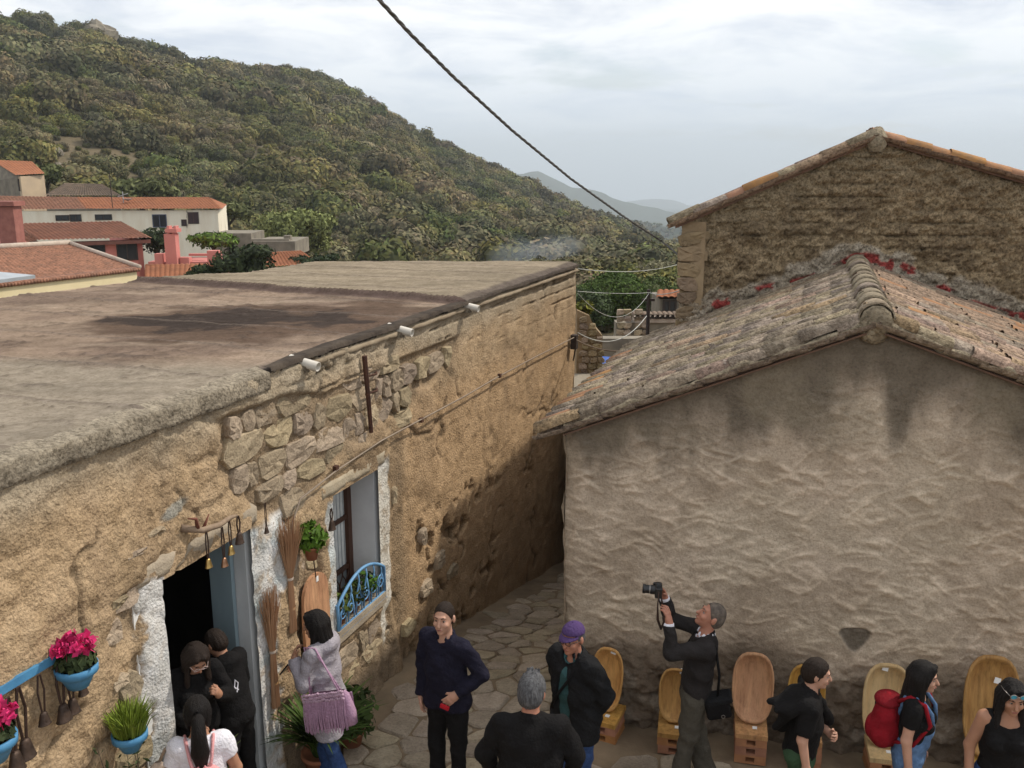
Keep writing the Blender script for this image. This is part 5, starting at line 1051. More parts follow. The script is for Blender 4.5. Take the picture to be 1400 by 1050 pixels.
MB().tube([wp(1.36, -2.50, .03), wp(1.48, -2.55, .12), wp(1.62, -2.555, .16), wp(1.76, -2.55, .15), wp(1.88, -2.58, .12)], [.03, .024, .022, .018, .010], 7).build('branch', mat('pale_branch', (.30, .22, .15), (.2, .14, .1), 12, .9, .5, 40), br, True)
MB().tube([wp(1.46, -2.55, .10), wp(1.42, -2.44, .12), wp(1.36, -2.42, .10)], [.018, .012, .004], 6).tube([wp(1.50, -2.55, .11), wp(1.55, -2.45, .13)], [.014, .004], 6).build('twig', mat('red_branch', (.20, .075, .05), (.13, .05, .035), 12, .9), br, True)
cowbell('small brass bell hanging leftmost on the branch over the doorway', 1.50, -2.565, .21, .085, M_BRASS, .135); cowbell('dull copper bell second on the branch over the doorway', 1.64, -2.58, .24, .085, mat('bell_copper', (.34, .19, .11), (.24, .13, .08), 12, .4, metal=.8), .165)
cowbell('bright brass bell third on the branch over the doorway', 1.74, -2.565, .20, .085, M_BRASS, .155); cowbell('dark iron bell at the right end of the branch over the doorway', 1.88, -2.585, .13, .11, M_IRON, .13)
cowbell('single iron bell on a long strap at the right end of the door lintel', 2.27, -2.62, .20, .065, M_IRON, .10); cowbell('single dark bell hanging on the whitewash left of the window', 3.27, -3.02, .11, .115, M_IRON, .09)
for i, (s, zt, dr, sz, lab) in enumerate(((.20, -2.90, .27, .12, 'dark cowbell hanging straight under the right cyclamen pot'), (.11, -2.88, .27, .135, 'big brown cowbell at the right end of the blue bar'), (.29, -2.99, .12, .10, 'rusty cowbell tucked close beneath the right cyclamen pot'),
                                          (-.03, -2.88, .24, .10, 'single narrow cowbell hanging alone mid way on the blue bar'), (-.16, -2.89, .33, .15, 'dark cowbell right of the pair below the left cyclamen pot'), (-.25, -2.90, .34, .15, 'brown cowbell at the far left edge below the left cyclamen pot'))):
    cowbell(lab, s, zt, dr, sz, M_IRON, .10+.02*(i % 2), .2*(i % 3-1))
def broom(label, s, z0, z1, seed, flare):
    rg = np.random.default_rng(seed); t = thing('straw_broom', label, 'broom', wp(s, z0, .07), math.atan2(WU[1], WU[0]), 'straw brooms on the house wall'); h = z1-z0; ty = h*.50; mb = MB()
    for k in range(190):
        a = rg.random()*6.28; q = rg.random()**.5; r0 = .048*q; r1 = .028*q; r2 = flare*q*(.7+.6*rg.random()); e = h*(.86+.2*rg.random()); c, s_ = math.cos(a), math.sin(a)*.6
        mb.tube([(r0*c, r0*s_, .02*rg.random()), (r1*c, r1*s_, ty), (r2*.6*c+.006*rg.normal(), r2*.6*s_, h*.75), (r2*c+.012*rg.normal(), r2*s_, e)], [.0034, .0032, .003, .0018], 4, False)
    tag(mb.build('straw', M_STRAW, t), kind='stuff')
    for zz, m in ((ty, M_TAG), (h*.22, M_STRAP)):
        MB().lathe([(.034, -.012), (.036, 0), (.034, .012)], (0, 0, zz), 10, sy=.8).build('tie', mat('twine', (.55, .45, .36), None, 8) if m is M_TAG else M_STRAW, t, True)
    return t
broom('tall straw broom hanging higher on the wall beside the terracotta pot', 2.60, -3.92, -2.92, 1, .15); broom('straw broom tied with pale twine against the whitewashed door edge', 2.29, -4.47, -3.42, 2, .11)
def hung_board():
    t = thing('bread_board', 'long round topped wooden board hanging on the wall left of the window', 'board', wp(2.96, -4.30, .09), math.atan2(WU[1], WU[0])); out = [(.20*math.cos(a), .58+.19*math.sin(a)) for a in np.linspace(0, math.pi, 13)]+[(-.21, .3), (-.20, .06), (-.14, 0), (.14, 0), (.20, .06), (.21, .3)]
    m = MB(); m.prism([(x, 0, z) for x, z in out], (0, .03, 0)); m.build('board', M_WOODT, t); MB().box((.02, -.004, .715), (.035, .004, .05)).build('price_tag', M_TAG, t); MB().tube([(0, -.003, .74), (.005, .02, .95)], .006, 5).build('cord', M_STRAP, t)
hung_board()
def pot_plant(name, label, loc, r, h, seed, n, leaf, m, blade=True, cat='potted plant', pot=M_TERRA, spread=1.0, col=(1, 1, 1), n_bl=60, bh=.5):
    rg = np.random.default_rng(seed); t = thing(name, label, cat, loc)
    MB().lathe([(.01, 0), (r*.7, 0), (r*.98, h*.85), (r*1.1, h*.86), (r*1.1, h), (r*.95, h), (r*.9, h*.9), (.01, h*.88)], (0, 0, 0), 16).build('pot', pot, t, True)
    if blade:
        mb = MB()
        for k in range(n_bl):
            a = rg.random()*6.28; L_ = bh*(.6+.6*rg.random()); o = spread*(.25+.55*rg.random()); w = .016+.012*rg.random(); d = Vector((math.cos(a), math.sin(a), 0)); sd = Vector((-d.y, d.x, 0)); prev = None; base = d*r*.4*rg.random()+Vector((0, 0, h*.88)); V = []
            for q in np.linspace(0, 1, 6): p = base+d*(o*L_*q**1.5)+Vector((0, 0, L_*(q-.55*o*q*q))); ww = w*(1-q**2)*.9+.001; V += [p-sd*ww, p+Vector((0, 0, -ww*.4)), p+sd*ww]
            mb.add(V, [(3*i+j, 3*i+j+1, 3*i+j+4, 3*i+j+3) for i in range(5) for j in range(2)])
        V = np.array(mb.v); c = np.repeat(.55+.75*rg.random(n_bl), 18)[:, None]*np.array(col); link('foliage', new_mesh('foliage', V, mb.f, True, c), m, t)
    else:
        d = rg.normal(0, 1, (n, 3)); d /= np.linalg.norm(d, axis=1, keepdims=True); P = d*np.array([bh*.5*spread, bh*.45*spread, bh*.5])*(.4+.65*rg.random((n, 1))**.6)+[0, 0, h+bh*.35]; leaf_tuft('foliage', t, P, d+[0, 0, .3], leaf, m, rg, .55, .6, col=col)
    return t
def at_wall(s, off, z=None): p = wp(s, 0, off); p[2] = gz(p[0], p[1]) if z is None else z; return p
pot_plant('potted_plant', 'small terracotta pot of trailing light green leaves fixed high on the wall', at_wall(2.84, .14, -3.33), .065, .12, 5, 230, .038, M_LEAF, False, bh=.26, col=(1.6, 1.7, 1.1))
pot_plant('leafy_plant', 'bushy glossy green plant in a pot at the foot of the doorway right side', at_wall(2.50, .34), .15, .22, 6, 0, 0, M_LEAF, True, n_bl=230, bh=.66, spread=1.05, col=(.8, .85, .7))
pot_plant('leafy_plant', 'low dark leafy plant in a reddish pot behind the woman in jeans', at_wall(3.0, .36), .12, .18, 7, 420, .05, M_DKLEAF, False, bh=.5, col=(1.4, 1.4, 1))
pot_plant('aloe_plant', 'spiky plant with long arching yellow tipped leaves beside the doorway', at_wall(.82, .30, -4.72), .16, .22, 8, 0, 0, M_PALE, True, n_bl=46, bh=.62, spread=1.25, col=(.75, .7, .6))
pot_plant('aloe_plant', 'thin leaved spiky plant at the very bottom by the white door edge', at_wall(1.02, .26, -4.62), .11, .2, 9, 0, 0, M_PALE, True, n_bl=34, bh=.5, spread=1.0, col=(.8, .9, .6))
MB().box(Vector(at_wall(.75, .28, -4.92)), (.5, .9, .42), Matrix.Rotation(math.atan2(WU[1], WU[0])-math.pi/2, 3, 'Z')).build('stone_ledge', M_LINTEL)
tag(bpy.data.objects['stone_ledge'], 'rough stone ledge under the spiky plants left of the doorway', 'ledge')
def creeper():
    rg = np.random.default_rng(10); t = thing('wall_shrub', 'dark feathery shrub climbing the wall below the grassy blue pot', 'shrub'); P = []; mb = MB()
    for k in range(26):
        s0, z0 = .45+.3*rg.random(), -4.9; s1, z1 = .12+.60*rg.random(), -3.55-1.2*rg.random(); a = [wp(s0, z0, .12), wp((s0+s1)/2, (z0+z1)/2, .13+.05*rg.random()), wp(s1, z1, .09+.05*rg.random())]; mb.tube(a, [.008, .005, .002], 4)
        for q in np.linspace(.25, 1, 44): P.append(np.array(a[0])*(1-q)**2+2*np.array(a[1])*q*(1-q)+np.array(a[2])*q*q+rg.normal(0, .035, 3)*[1, 1, 1])
    mb.build('stem', M_WOOD, t); leaf_tuft('foliage', t, P, np.tile(WN, (len(P), 1)), .026, M_DKLEAF, rg, .3, .8, .6, .9)
creeper()
def window_plants():
    for i, (s, lab, c) in enumerate(((3.52, 'yellowing potted plant behind the blue railing, nearest end', (1.5, 1.3, .7)), (3.78, 'small dark red leaved pot plant in the middle of the railing', (1.1, .8, .7)), (4.06, 'bright green pot plant behind the far end of the blue railing', (1.3, 1.5, .9)))):
        pot_plant('window_pot_plant', lab, at_wall(s, -.02, WIN[2]+.03), .06, .10, 40+i, 150, .032, M_LEAF, False, bh=.24, col=c)
window_plants()

# ---------------------------------------------------------------- trays on stands along the gable wall
def tray_mesh(w, h, d=.085):
    n = 28; out = [];
    for k in range(n):
        a = 2*math.pi*k/n; c, s = math.cos(a), math.sin(a); e = .72; x = abs(c)**e*math.copysign(1, c)*w/2; z = abs(s)**(e if s < 0 else .85)*math.copysign(1, s)*h/2; x *= 1+.06*s; out.append((x, z))
    rings = [(.60, 0, 'b'), (.88, -.01, 'b'), (1.0, -d*.75, 'b'), (1.0, -d, 'r'), (.93, -d*1.0, 'r'), (.86, -d*.55, 'i'), (.62, -d*.20, 'i'), (.2, -d*.16, 'i')]; V = []; F = []
    for f, y, _ in rings: V += [(x*f, y+.004*math.sin(9*x+7*z), z*f) for x, z in out]
    for r in range(len(rings)-1): F += [(r*n+k, r*n+(k+1) % n, (r+1)*n+(k+1) % n, (r+1)*n+k) for k in range(n)]
    F += [tuple(range(n-1, -1, -1)), tuple((len(rings)-1)*n+k for k in range(n))]; me = bpy.data.meshes.new('tray'); me.from_pydata(V, [], F); me.polygons.foreach_set('use_smooth', [True]*len(F)); return me
def brick_mesh(w=.27, d=.30, h=.083):
    mb = MB(); t = .018; hole = .075
    mb.box((0, 0, t/2), (w, d, t)).box((0, 0, h-t/2), (w, d, t))
    for sx in (-1, 1): mb.box((sx*(hole/2+(w-hole)/4), -d/2+.012+.02, h/2), ((w-hole)/2-.002, .065, h-2*t-.001))
    mb.box((0, .06, h/2), (w-.004, d*.5, h-2*t-.001))
    for sx in (-1, 1): mb.box((sx*(w/2-.015), -.06, h/2), (.028, .07, h-2*t-.001))
    return mb.mesh('hollow_brick')
BRICK = brick_mesh(); BRICK.materials.append(M_BRICK)
RYAW = math.atan2(RV[1], RV[0])
def stand(px, layers, tw, th, wood, where, tag_pos, lean=.16, slab=True, dv=0.0, slab_name='wooden slab', yaw=0.0, off=.30):
    # v from the pixel column where the stand meets the street
    r = ray(px, 1015); k = ((RC+RN*off)@RN)/(r@RN); p = r*k; v = float((p-RC)@RV)+dv; base = rp(v, 0, off); g = gz(base[0], base[1]); z = g+.012
    for i in range(layers):
        o = bpy.data.objects.new('hollow_brick', BRICK); COL.objects.link(o); o.location = (base[0]+.004*math.sin(i*5+v), base[1], z); o.rotation_euler = (0, 0, RYAW+yaw+.04*math.sin(i*7+v*3)); z += .084
        pos = ['lowest', 'middle' if layers > 2 else 'upper', 'topmost'][i] if layers > 1 else 'only'
        tag(o, f'{pos} hollow brick under the {where}', 'brick', 'hollow bricks stacked as tray stands')
    s = thing('wooden_slab', f'wooden slab below the {where}', 'slab', (base[0], base[1], z), RYAW+yaw, 'wooden slabs on brick stands'); R = Matrix.Rotation(.10, 3, 'X')
    MB().box((0, 0, .03), (.275, .31, .045), R).build('slab', wood, s)
    if slab: MB().box(R @ Vector((.03, -.05, .0565)), (.04, .035, .003), R).build('price_tag', M_TAG, s)
    zt = z+.055; me = tray_mesh(tw, th); t = thing('wooden_tray', where[0].upper()+where[1:] if False else where, 'tray', V3(rp(v, 0, off-.06))+Vector((0, 0, zt+.0)), RYAW+yaw, 'hollowed wooden trays leaning on the gable wall')
    R = Matrix.Rotation(-lean, 3, 'X'); o = link('tray', me, wood, t); o.rotation_euler = (-lean, 0, 0); o.location = R @ Vector((0, 0, th/2))
    if tag_pos: q = MB().box((tag_pos[0]*tw/2, -.052, tag_pos[1]*th/2), (.05, .003, .05), Matrix.Rotation(.2, 3, 'Y')).build('price_tag', M_TAG, o)
    return t
stand(828, 2, .30, .60, M_WOODT, 'narrow wooden tray behind the man in the purple cap', (.25, .88), yaw=-.25, off=.24)
stand(920, 2, .29, .50, M_WOODT, 'short wooden tray half hidden by the photographer', (.42, .88))
stand(1025, 3, .36, .64, M_WOODT, 'broad orange brown tray right of the photographer', None)
stand(1098, 3, .32, .58, M_WOODT, 'plain wooden tray behind the person with the black jacket', None, slab=False)
stand(1209, 2, .40, .74, M_WOODP, 'pale yellowish tray behind the girl with the red backpack', (-.12, .86))
stand(1352, 2, .44, .90, M_WOODT, 'tall deep orange tray nearest the right edge', (.2, .5), slab=False)

# ---------------------------------------------------------------- smoke rising beyond the flat roof
def smoke():
    t = thing('smoke', 'thin bluish smoke drifting over the far edge of the flat roof', 'smoke'); t['kind'] = 'stuff'
    m = bpy.data.materials.new('smoke'); m.use_nodes = True; nt = m.node_tree; nt.nodes.clear(); o = nt.nodes.new('ShaderNodeOutputMaterial'); v = nt.nodes.new('ShaderNodeVolumePrincipled'); v.inputs['Color'].default_value = (.80, .92, 1, 1); v.inputs['Density'].default_value = .032; nt.links.new(v.outputs[0], o.inputs['Volume'])
    rg = np.random.default_rng(2); import bmesh
    for k, (px, py, rad) in enumerate(((690, 354, 1.9), (706, 350, 2.4), (726, 350, 2.0), (744, 345, 2.2), (760, 341, 2.0), (776, 338, 1.6), (788, 333, 1.2))):
        p = at_y(px, py, 88+k); bm = bmesh.new(); bmesh.ops.create_icosphere(bm, subdivisions=3, radius=1)
        for q in bm.verts: f = 1+.7*(float(fbm(q.co.x*2+k*7, q.co.y*2+q.co.z*3, 3))-.5); q.co = Vector((q.co.x*rad*f, q.co.y*rad*f*.8, q.co.z*rad*.75*f))
        me = bpy.data.meshes.new('smoke_puff'); bm.to_mesh(me); bm.free(); o_ = link('smoke_puff', me, m, t); o_.location = V3(p)
smoke()
# ---------------------------------------------------------------- people: signed distance bodies turned into one continuous mesh each
class Field:
    def __init__(s, lo, hi, h):
        s.h = h; s.lo = np.array(lo, float); n = np.ceil((np.array(hi)-s.lo)/h).astype(int)+1; s.n = n; s.D = np.full(n, 1.0, np.float32)
        s.ax = [s.lo[i]+h*np.arange(n[i]) for i in range(3)]
    def sub(s, lo, hi):
        i0 = np.maximum(np.floor((np.array(lo)-s.lo)/s.h).astype(int), 0); i1 = np.minimum(np.ceil((np.array(hi)-s.lo)/s.h).astype(int)+1, s.n)
        if (i1 <= i0).any(): return None
        sl = tuple(slice(a, b) for a, b in zip(i0, i1)); X = s.ax[0][sl[0]][:, None, None]; Y = s.ax[1][sl[1]][None, :, None]; Z = s.ax[2][sl[2]][None, None, :]
        return sl, X, Y, Z
    def blend(s, sl, d, k, op='add'):
        D = s.D[sl]
        if op == 'add':
            h = np.clip(.5+.5*(D-d)/k, 0, 1); s.D[sl] = D+(d-D)*h-k*h*(1-h)
        else:
            d = -d; h = np.clip(.5-.5*(D-d)/k, 0, 1); s.D[sl] = D+(d-D)*h+k*h*(1-h)
    def cap(s, a, b, ra, rb, k=.02, op='add', side=None, ratio=1.0):
        a = np.array(a, float); b = np.array(b, float); r = max(ra, rb)*max(1, ratio)+k*1.5+2*s.h; g = s.sub(np.minimum(a, b)-r, np.maximum(a, b)+r)
        if g is None: return
        sl, X, Y, Z = g; ba = b-a; L2 = max(ba@ba, 1e-9); px, py, pz = X-a[0], Y-a[1], Z-a[2]; t = np.clip((px*ba[0]+py*ba[1]+pz*ba[2])/L2, 0, 1); ox, oy, oz = px-t*ba[0], py-t*ba[1], pz-t*ba[2]
        if side is not None:
            w = np.array(side, float); w /= np.linalg.norm(w); q = (ox*w[0]+oy*w[1]+oz*w[2])*(1-1/ratio); ox, oy, oz = ox-w[0]*q, oy-w[1]*q, oz-w[2]*q
        s.blend(sl, np.sqrt(ox*ox+oy*oy+oz*oz)-(ra+(rb-ra)*t), k, op)
    def ell(s, c, r, k=.02, R=None, op='add'):
        c = np.array(c, float); r = np.array(r, float); m = r.max()+k*1.5+2*s.h; g = s.sub(c-m, c+m)
        if g is None: return
        sl, X, Y, Z = g; x, y, z = X-c[0], Y-c[1], Z-c[2]
        if R is not None: x, y, z = (R[0, 0]*x+R[1, 0]*y+R[2, 0]*z), (R[0, 1]*x+R[1, 1]*y+R[2, 1]*z), (R[0, 2]*x+R[1, 2]*y+R[2, 2]*z)
        k0 = np.sqrt((x/r[0])**2+(y/r[1])**2+(z/r[2])**2)+1e-6; k1 = np.sqrt((x/r[0]**2)**2+(y/r[1]**2)**2+(z/r[2]**2)**2)+1e-6; s.blend(sl, k0*(k0-1)/k1, k, op)
    def plane(s, p, n):                                       # keep the side n points away from
        p = np.array(p, float); n = np.array(n, float); n /= np.linalg.norm(n); d = (s.ax[0][:, None, None]-p[0])*n[0]+(s.ax[1][None, :, None]-p[1])*n[1]+(s.ax[2][None, None, :]-p[2])*n[2]; np.maximum(s.D, d, out=s.D)
    def surface(s):
        D = s.D; I = D < 0; n = D.shape; cnt = np.zeros((n[0]-1, n[1]-1, n[2]-1), np.uint8)
        C8 = [(i, j, k) for i in (0, 1) for j in (0, 1) for k in (0, 1)]
        for i, j, k in C8: cnt += I[i:n[0]-1+i, j:n[1]-1+j, k:n[2]-1+k]
        idx = np.argwhere((cnt > 0) & (cnt < 8)); vid = np.full(cnt.shape, -1, np.int32); vid[tuple(idx.T)] = np.arange(len(idx))
        val = {c: D[idx[:, 0]+c[0], idx[:, 1]+c[1], idx[:, 2]+c[2]] for c in C8}; acc = np.zeros((len(idx), 3)); w = np.zeros(len(idx))
        for c in C8:
            for a in range(3):
                if c[a] == 0:
                    e = list(c); e[a] = 1; v0, v1 = val[c], val[tuple(e)]; m = (v0 < 0) != (v1 < 0); t = np.where(m, v0/(v0-v1+1e-12), 0); p = np.tile(np.array(c, float), (len(idx), 1)); p[:, a] += t; acc += p*m[:, None]; w += m
        V = s.lo+s.h*(idx+acc/np.maximum(w, 1)[:, None]); F = []
        for a in range(3):
            b, c = (a+1) % 3, (a+2) % 3; A0 = [slice(None)]*3; A1 = [slice(None)]*3; A0[a] = slice(0, n[a]-1); A1[a] = slice(1, n[a]); ch = I[tuple(A0)] != I[tuple(A1)]; e = np.argwhere(ch); e = e[(e[:, b] > 0) & (e[:, c] > 0) & (e[:, b] < n[b]-1) & (e[:, c] < n[c]-1)]
            q = []
            for db, dc in ((-1, -1), (0, -1), (0, 0), (-1, 0)): o = e.copy(); o[:, b] += db; o[:, c] += dc; q.append(vid[o[:, 0], o[:, 1], o[:, 2]])
            q = np.stack(q, 1); flip = ~I[e[:, 0], e[:, 1], e[:, 2]]; q[flip] = q[flip][:, ::-1]; F.append(q)
        F = np.concatenate(F); return V, F[(F >= 0).all(1)]
def vnormals(V, F):
    fn = np.cross(V[F[:, 2]]-V[F[:, 0]], V[F[:, 3]]-V[F[:, 1]]); N = np.zeros_like(V)
    for k in range(4): np.add.at(N, F[:, k], fn)
    return N/np.maximum(np.linalg.norm(N, axis=1, keepdims=True), 1e-9)
def rot(axis, deg): return np.array(Matrix.Rotation(math.radians(deg), 3, axis))
def unit(v): v = np.array(v, float); return v/np.linalg.norm(v)
SKIN = lambda k, c: mat('skin_'+k, c, tuple(x*.86 for x in c), 12, .55, .15, 120, sss=.12, spec=.35)
SK_FAIR = SKIN('fair', (.52, .29, .20)); SK_TAN = SKIN('tan', (.40, .205, .125)); SK_RED = SKIN('ruddy', (.44, .20, .13))
def cloth(name, c, var=.75, rough=.9, bump=.35, scale=9): return mat('cloth_'+name, c, tuple(x*var for x in c), scale, rough, .8, 55, bdist=.012, spec=.12)
C_BLACK = cloth('black', (.012, .011, .011)); C_NAVY = cloth('navy', (.016, .015, .028)); C_JBLACK = cloth('black_jacket', (.016, .016, .017), .7); C_CHAR = cloth('charcoal', (.030, .026, .025)); C_WHITE = cloth('white', (.74, .72, .76), .93); C_GREY = cloth('grey_marl', (.36, .33, .36), .82, scale=60); C_JEANS = cloth('jeans', (.045, .085, .21), .6, scale=30); C_DENIM = cloth('denim', (.115, .20, .35), .7, scale=26)
C_TEAL = cloth('teal', (.045, .105, .11)); C_OLIVE = cloth('olive', (.085, .075, .058), .75, scale=24); C_GREEN = cloth('green', (.045, .085, .045)); C_SHOE = cloth('shoe', (.03, .025, .022), rough=.6); C_PURPLE = cloth('purple', (.085, .05, .14), .8); C_PINK = cloth('pink', (.75, .36, .36)); C_LILAC = cloth('lilac', (.44, .27, .38), .78, scale=40); C_RED = cloth('red', (.27, .012, .02), .7); C_BEIGE = cloth('beige', (.58, .46, .36))
def hairm(k, c): return mat('hair_'+k, c, tuple(x*.5 for x in c), 40, .6, 1, 60, stretch=(4, 4, .6), bdist=.010, spec=.25)
H_BLACK = hairm('black', (.012, .009, .008)); H_BROWN = hairm('dark_brown', (.030, .018, .012)); H_GREY = mat('hair_grey', (.13, .13, .135), (.035, .034, .036), 26, .6, .8, 110, stretch=(3, 3, 1), bdist=.008); H_SALT = mat('hair_salt', (.15, .12, .095), (.07, .055, .045), 30, .7, .7, 110, bdist=.006)
M_EYEW = mat('eye_white', (.34, .29, .26), None, 5, .25, spec=.5); M_IRIS = mat('iris', (.03, .018, .012), None, 5, .2, spec=.5); M_LIP = mat('lip', (.36, .13, .10), None, 20, .5); M_LENS = mat('lens', (.05, .06, .07), None, 5, .08, spec=.6); M_SPECF = mat('spectacle_frame', (.30, .28, .26), None, 5, .3, metal=.6)

def person(label, px, py, heading, H=1.72, fat=1.0, skin=SK_FAIR, lean=0, twist=0, arms=None, legs=None, head=(0, 0, 0), clothes=(), hair=None, shoulders=1.0, female=False, group=None, side_lean=0, lift=0.0, Y=None):
    s = H/1.75; Rb = rot('Z', heading); hd = np.array([0, 0, .95*s])
    SP_ = rot('X', lean) @ rot('Y', side_lean)                # the spine's bend about the hips (forward is -y)
    up = lambda p: hd+SP_ @ (np.array(p, float)*s-hd)
    tw = rot('Z', twist)
    sw = .172*shoulders*(.93 if female else 1); sh = {q: up(tw @ np.array([sg*sw, 0, 1.425])) for q, sg in (('R', -1), ('L', 1))}
    hc = up([0, -.018, 1.632]); Rh = SP_ @ tw @ rot('Z', head[0]) @ rot('X', head[1]) @ rot('Y', head[2]); pivot = up([0, .01, 1.535]); hc = pivot+Rh @ (np.array([0, -.022, .10])*s)
    hp = lambda x, y, z: hc+Rh @ (np.array([x, y, z])*s)
    top = hp(0, 0, .125)
    # ground position so that the crown of the head is seen at (px, py)
    rr = ray(px, py); lo, hi = 3.0, 14.0; wtop = Rb @ top
    if Y is None:
        for _ in range(40):
            m = (lo+hi)/2; p = rr*m/rr[1]
            if p[2]-gz(p[0]-wtop[0], p[1]-wtop[1])-lift > wtop[2]: lo = m
            else: hi = m
        Y = lo
    p = rr*Y/rr[1]; loc = np.array([p[0]-wtop[0], p[1]-wtop[1], p[2]-wtop[2]])
    print(label[:34], 'at', loc.round(2), 'ground', round(gz(loc[0], loc[1]), 2))
    t = thing('person', label, 'person', loc, math.radians(heading), group)
    arms = arms or {}; legs = legs or {}
    J = {}
    for q, sg in (('R', -1), ('L', 1)):
        ev, fv, hdv, pn, curl = arms.get(q, ((sg*.16, .05, -1), (sg*.03, -.22, -1), (0, -.15, -1), (-sg, 0, 0), 25)); el = sh[q]+unit(ev)*.275*s; wr = el+unit(fv)*.245*s; J[q] = (sh[q], el, wr, unit(hdv), unit(pn), curl)
        kv, av = legs.get(q, ((sg*.03, -.03, -1), (sg*.01, .05, -1))); hip = np.array([sg*.085*s, 0, .90*s]); kn = hip+unit(kv)*.42*s; an = kn+unit(av)*.40*s; J['leg'+q] = (hip, kn, an)
    allp = np.array([v for k, j in J.items() for v in j[:3]]+[hp(0, 0, .2), hp(0, -.15, 0), hp(0, .15, 0)]+[J[q][2]+J[q][3]*.2*s for q in 'RL']); lo3 = np.minimum(allp.min(0)-.13*s*max(1, fat), [-.25*fat, -.24*fat, -.02]); hi3 = np.maximum(allp.max(0)+.13*s*max(1, fat), [.25*fat, .24*fat, .5]); lo3[2] = min(allp[:, 2].min()-.14, -.02)
    f = fat; X1 = SP_ @ tw @ np.array([1., 0, 0])
    def torso(Fd, g, lo_z=None, k=.045, chestonly=False):
        c = lambda z: up([0, 0, z])
        Fd.cap(up([0, .005, .93]), up([0, 0, 1.02]), (.108 if not female else .112)*s*f+g, .100*s*f+g, k, side=X1, ratio=1.40 if not female else 1.46)
        Fd.cap(up([0, 0, 1.04]), up([0, -.004, 1.16]), .096*s*f+g, .098*s*f+g, k, side=X1, ratio=1.36 if not female else 1.2)
        Fd.cap(up([0, -.002, 1.18]), up([0, .005, 1.31]), .104*s*f+g, .102*s*f+g, k, side=X1, ratio=1.45)
        Fd.cap(up(tw @ np.array([-sw*.78, .012, 1.405])), up(tw @ np.array([sw*.78, .012, 1.405])), .066*s*(.6+.4*f)+g, .066*s*(.6+.4*f)+g, k)
        Fd.cap(up([0, .02, 1.40]), up([0, .012, 1.47]), .075*s+g, .058*s+g, .04)
        if f > 1.08: Fd.ell(up([0, -.05*f, 1.10]), np.array([.13, .10, .13])*s*f+g, .06)
        if female:
            for sg in (-1, 1): Fd.ell(up(tw @ np.array([sg*.072, -.095, 1.265])), np.array([.062, .056, .062])*s*f+g, .03)
    def sleeve(Fd, q, g, upto=1.0, k=.03):
        a, e, w = J[q][:3]; aw = .6+.4*f
        Fd.cap(a, e, .050*s*aw+g, .041*s*aw+g, k)
        if upto > .5: u = (upto-.5)*2; Fd.cap(e, e+(w-e)*u, .040*s*aw+g, (.030+.010*(1-u))*s+g, .02)
        return a+(e-a)*min(1, upto*2)
    def leg(Fd, q, g, upto=1.0, flare=0.0):
        h, k_, a = J['leg'+q]; Fd.cap(h+[0, 0, .02], k_, .083*s*(.5+.5*f)+g, .054*s+g, .035); Fd.cap(k_, k_+(a-k_)*upto, .053*s+g, .040*s+g+flare, .02)
    # --- skin body
    B = Field(lo3, hi3, .0075); torso(B, 0)
    for q in 'RL': sleeve(B, q, 0); leg(B, q, 0)
    B.cap(up([0, .012, 1.47]), hp(0, .018, -.07), .056*s*(.75+.25*f), .052*s*(.75+.25*f), .025)
    fw = .5+.5*f
    B.ell(hp(0, .012, .028), np.array([.074*(.8+.2*fw), .093, .092])*s, .02, Rh); B.ell(hp(0, -.030, -.035), np.array([.060*fw, .066, .083])*s, .02, Rh); B.ell(hp(0, -.072, -.096), np.array([.024, .022, .020])*s, .02, Rh)
    B.cap(hp(0, -.092, .012), hp(0, -.114, -.030), .0085*s, .0135*s, .008); B.cap(hp(-.034, -.082, .030), hp(.034, -.082, .030), .013*s, .013*s, .012)
    for sg in (-1, 1):
        B.ell(hp(sg*.031, -.104, .009), np.array([.017, .014, .010])*s, .010, Rh, 'sub'); B.cap(hp(sg*.018, -.087, .0175), hp(sg*.046, -.080, .0155), .0055*s, .005*s, .004); B.ell(hp(sg*.040, -.068, -.028), np.array([.022, .022, .02])*s, .015, Rh); B.ell(hp(sg*.079*(.8+.2*fw), .012, -.004), np.array([.011, .020, .033])*s, .008, Rh)
    B.cap(hp(-.018, -.092, -.063), hp(.018, -.092, -.063), .0085*s, .0085*s, .006)
    for q, sg in (('R', -1), ('L', 1)):                       # hands: palm, four bent fingers, thumb
        a, e, w, hv, pn, curl = J[q]; sd = np.cross(hv, pn); sd /= np.linalg.norm(sd); pn = np.cross(sd, hv); sd = sd*(1 if q == 'R' else -1); hs = s*(.90 if female else 1)
        B.cap(w, w+hv*.035*hs, .028*s, .026*hs, .012, side=sd, ratio=1.25); pc = w+hv*.058*hs; B.cap(w+hv*.03*hs, w+hv*.078*hs, .0155*hs, .0135*hs, .012, side=sd, ratio=2.5)
        for i, (o, L_) in enumerate(((.030, .040), (.010, .046), (-.010, .043), (-.029, .034))):
            b0 = w+hv*(.086-.004*abs(i-1.2))*hs+sd*o*hs; c1, c2 = math.radians(curl*(.75+.12*i)), math.radians(curl*(1.9+.15*i)); d1 = hv*math.cos(c1)+pn*math.sin(c1)+sd*o*2.2; d2 = hv*math.cos(c2)+pn*math.sin(c2); b1 = b0+d1*L_*hs; b2 = b1+d2*L_*.82*hs; B.cap(b0-hv*.012*hs, b1, .0100*hs, .0090*hs, .003); B.cap(b1, b2, .0090*hs, .0075*hs, .003)
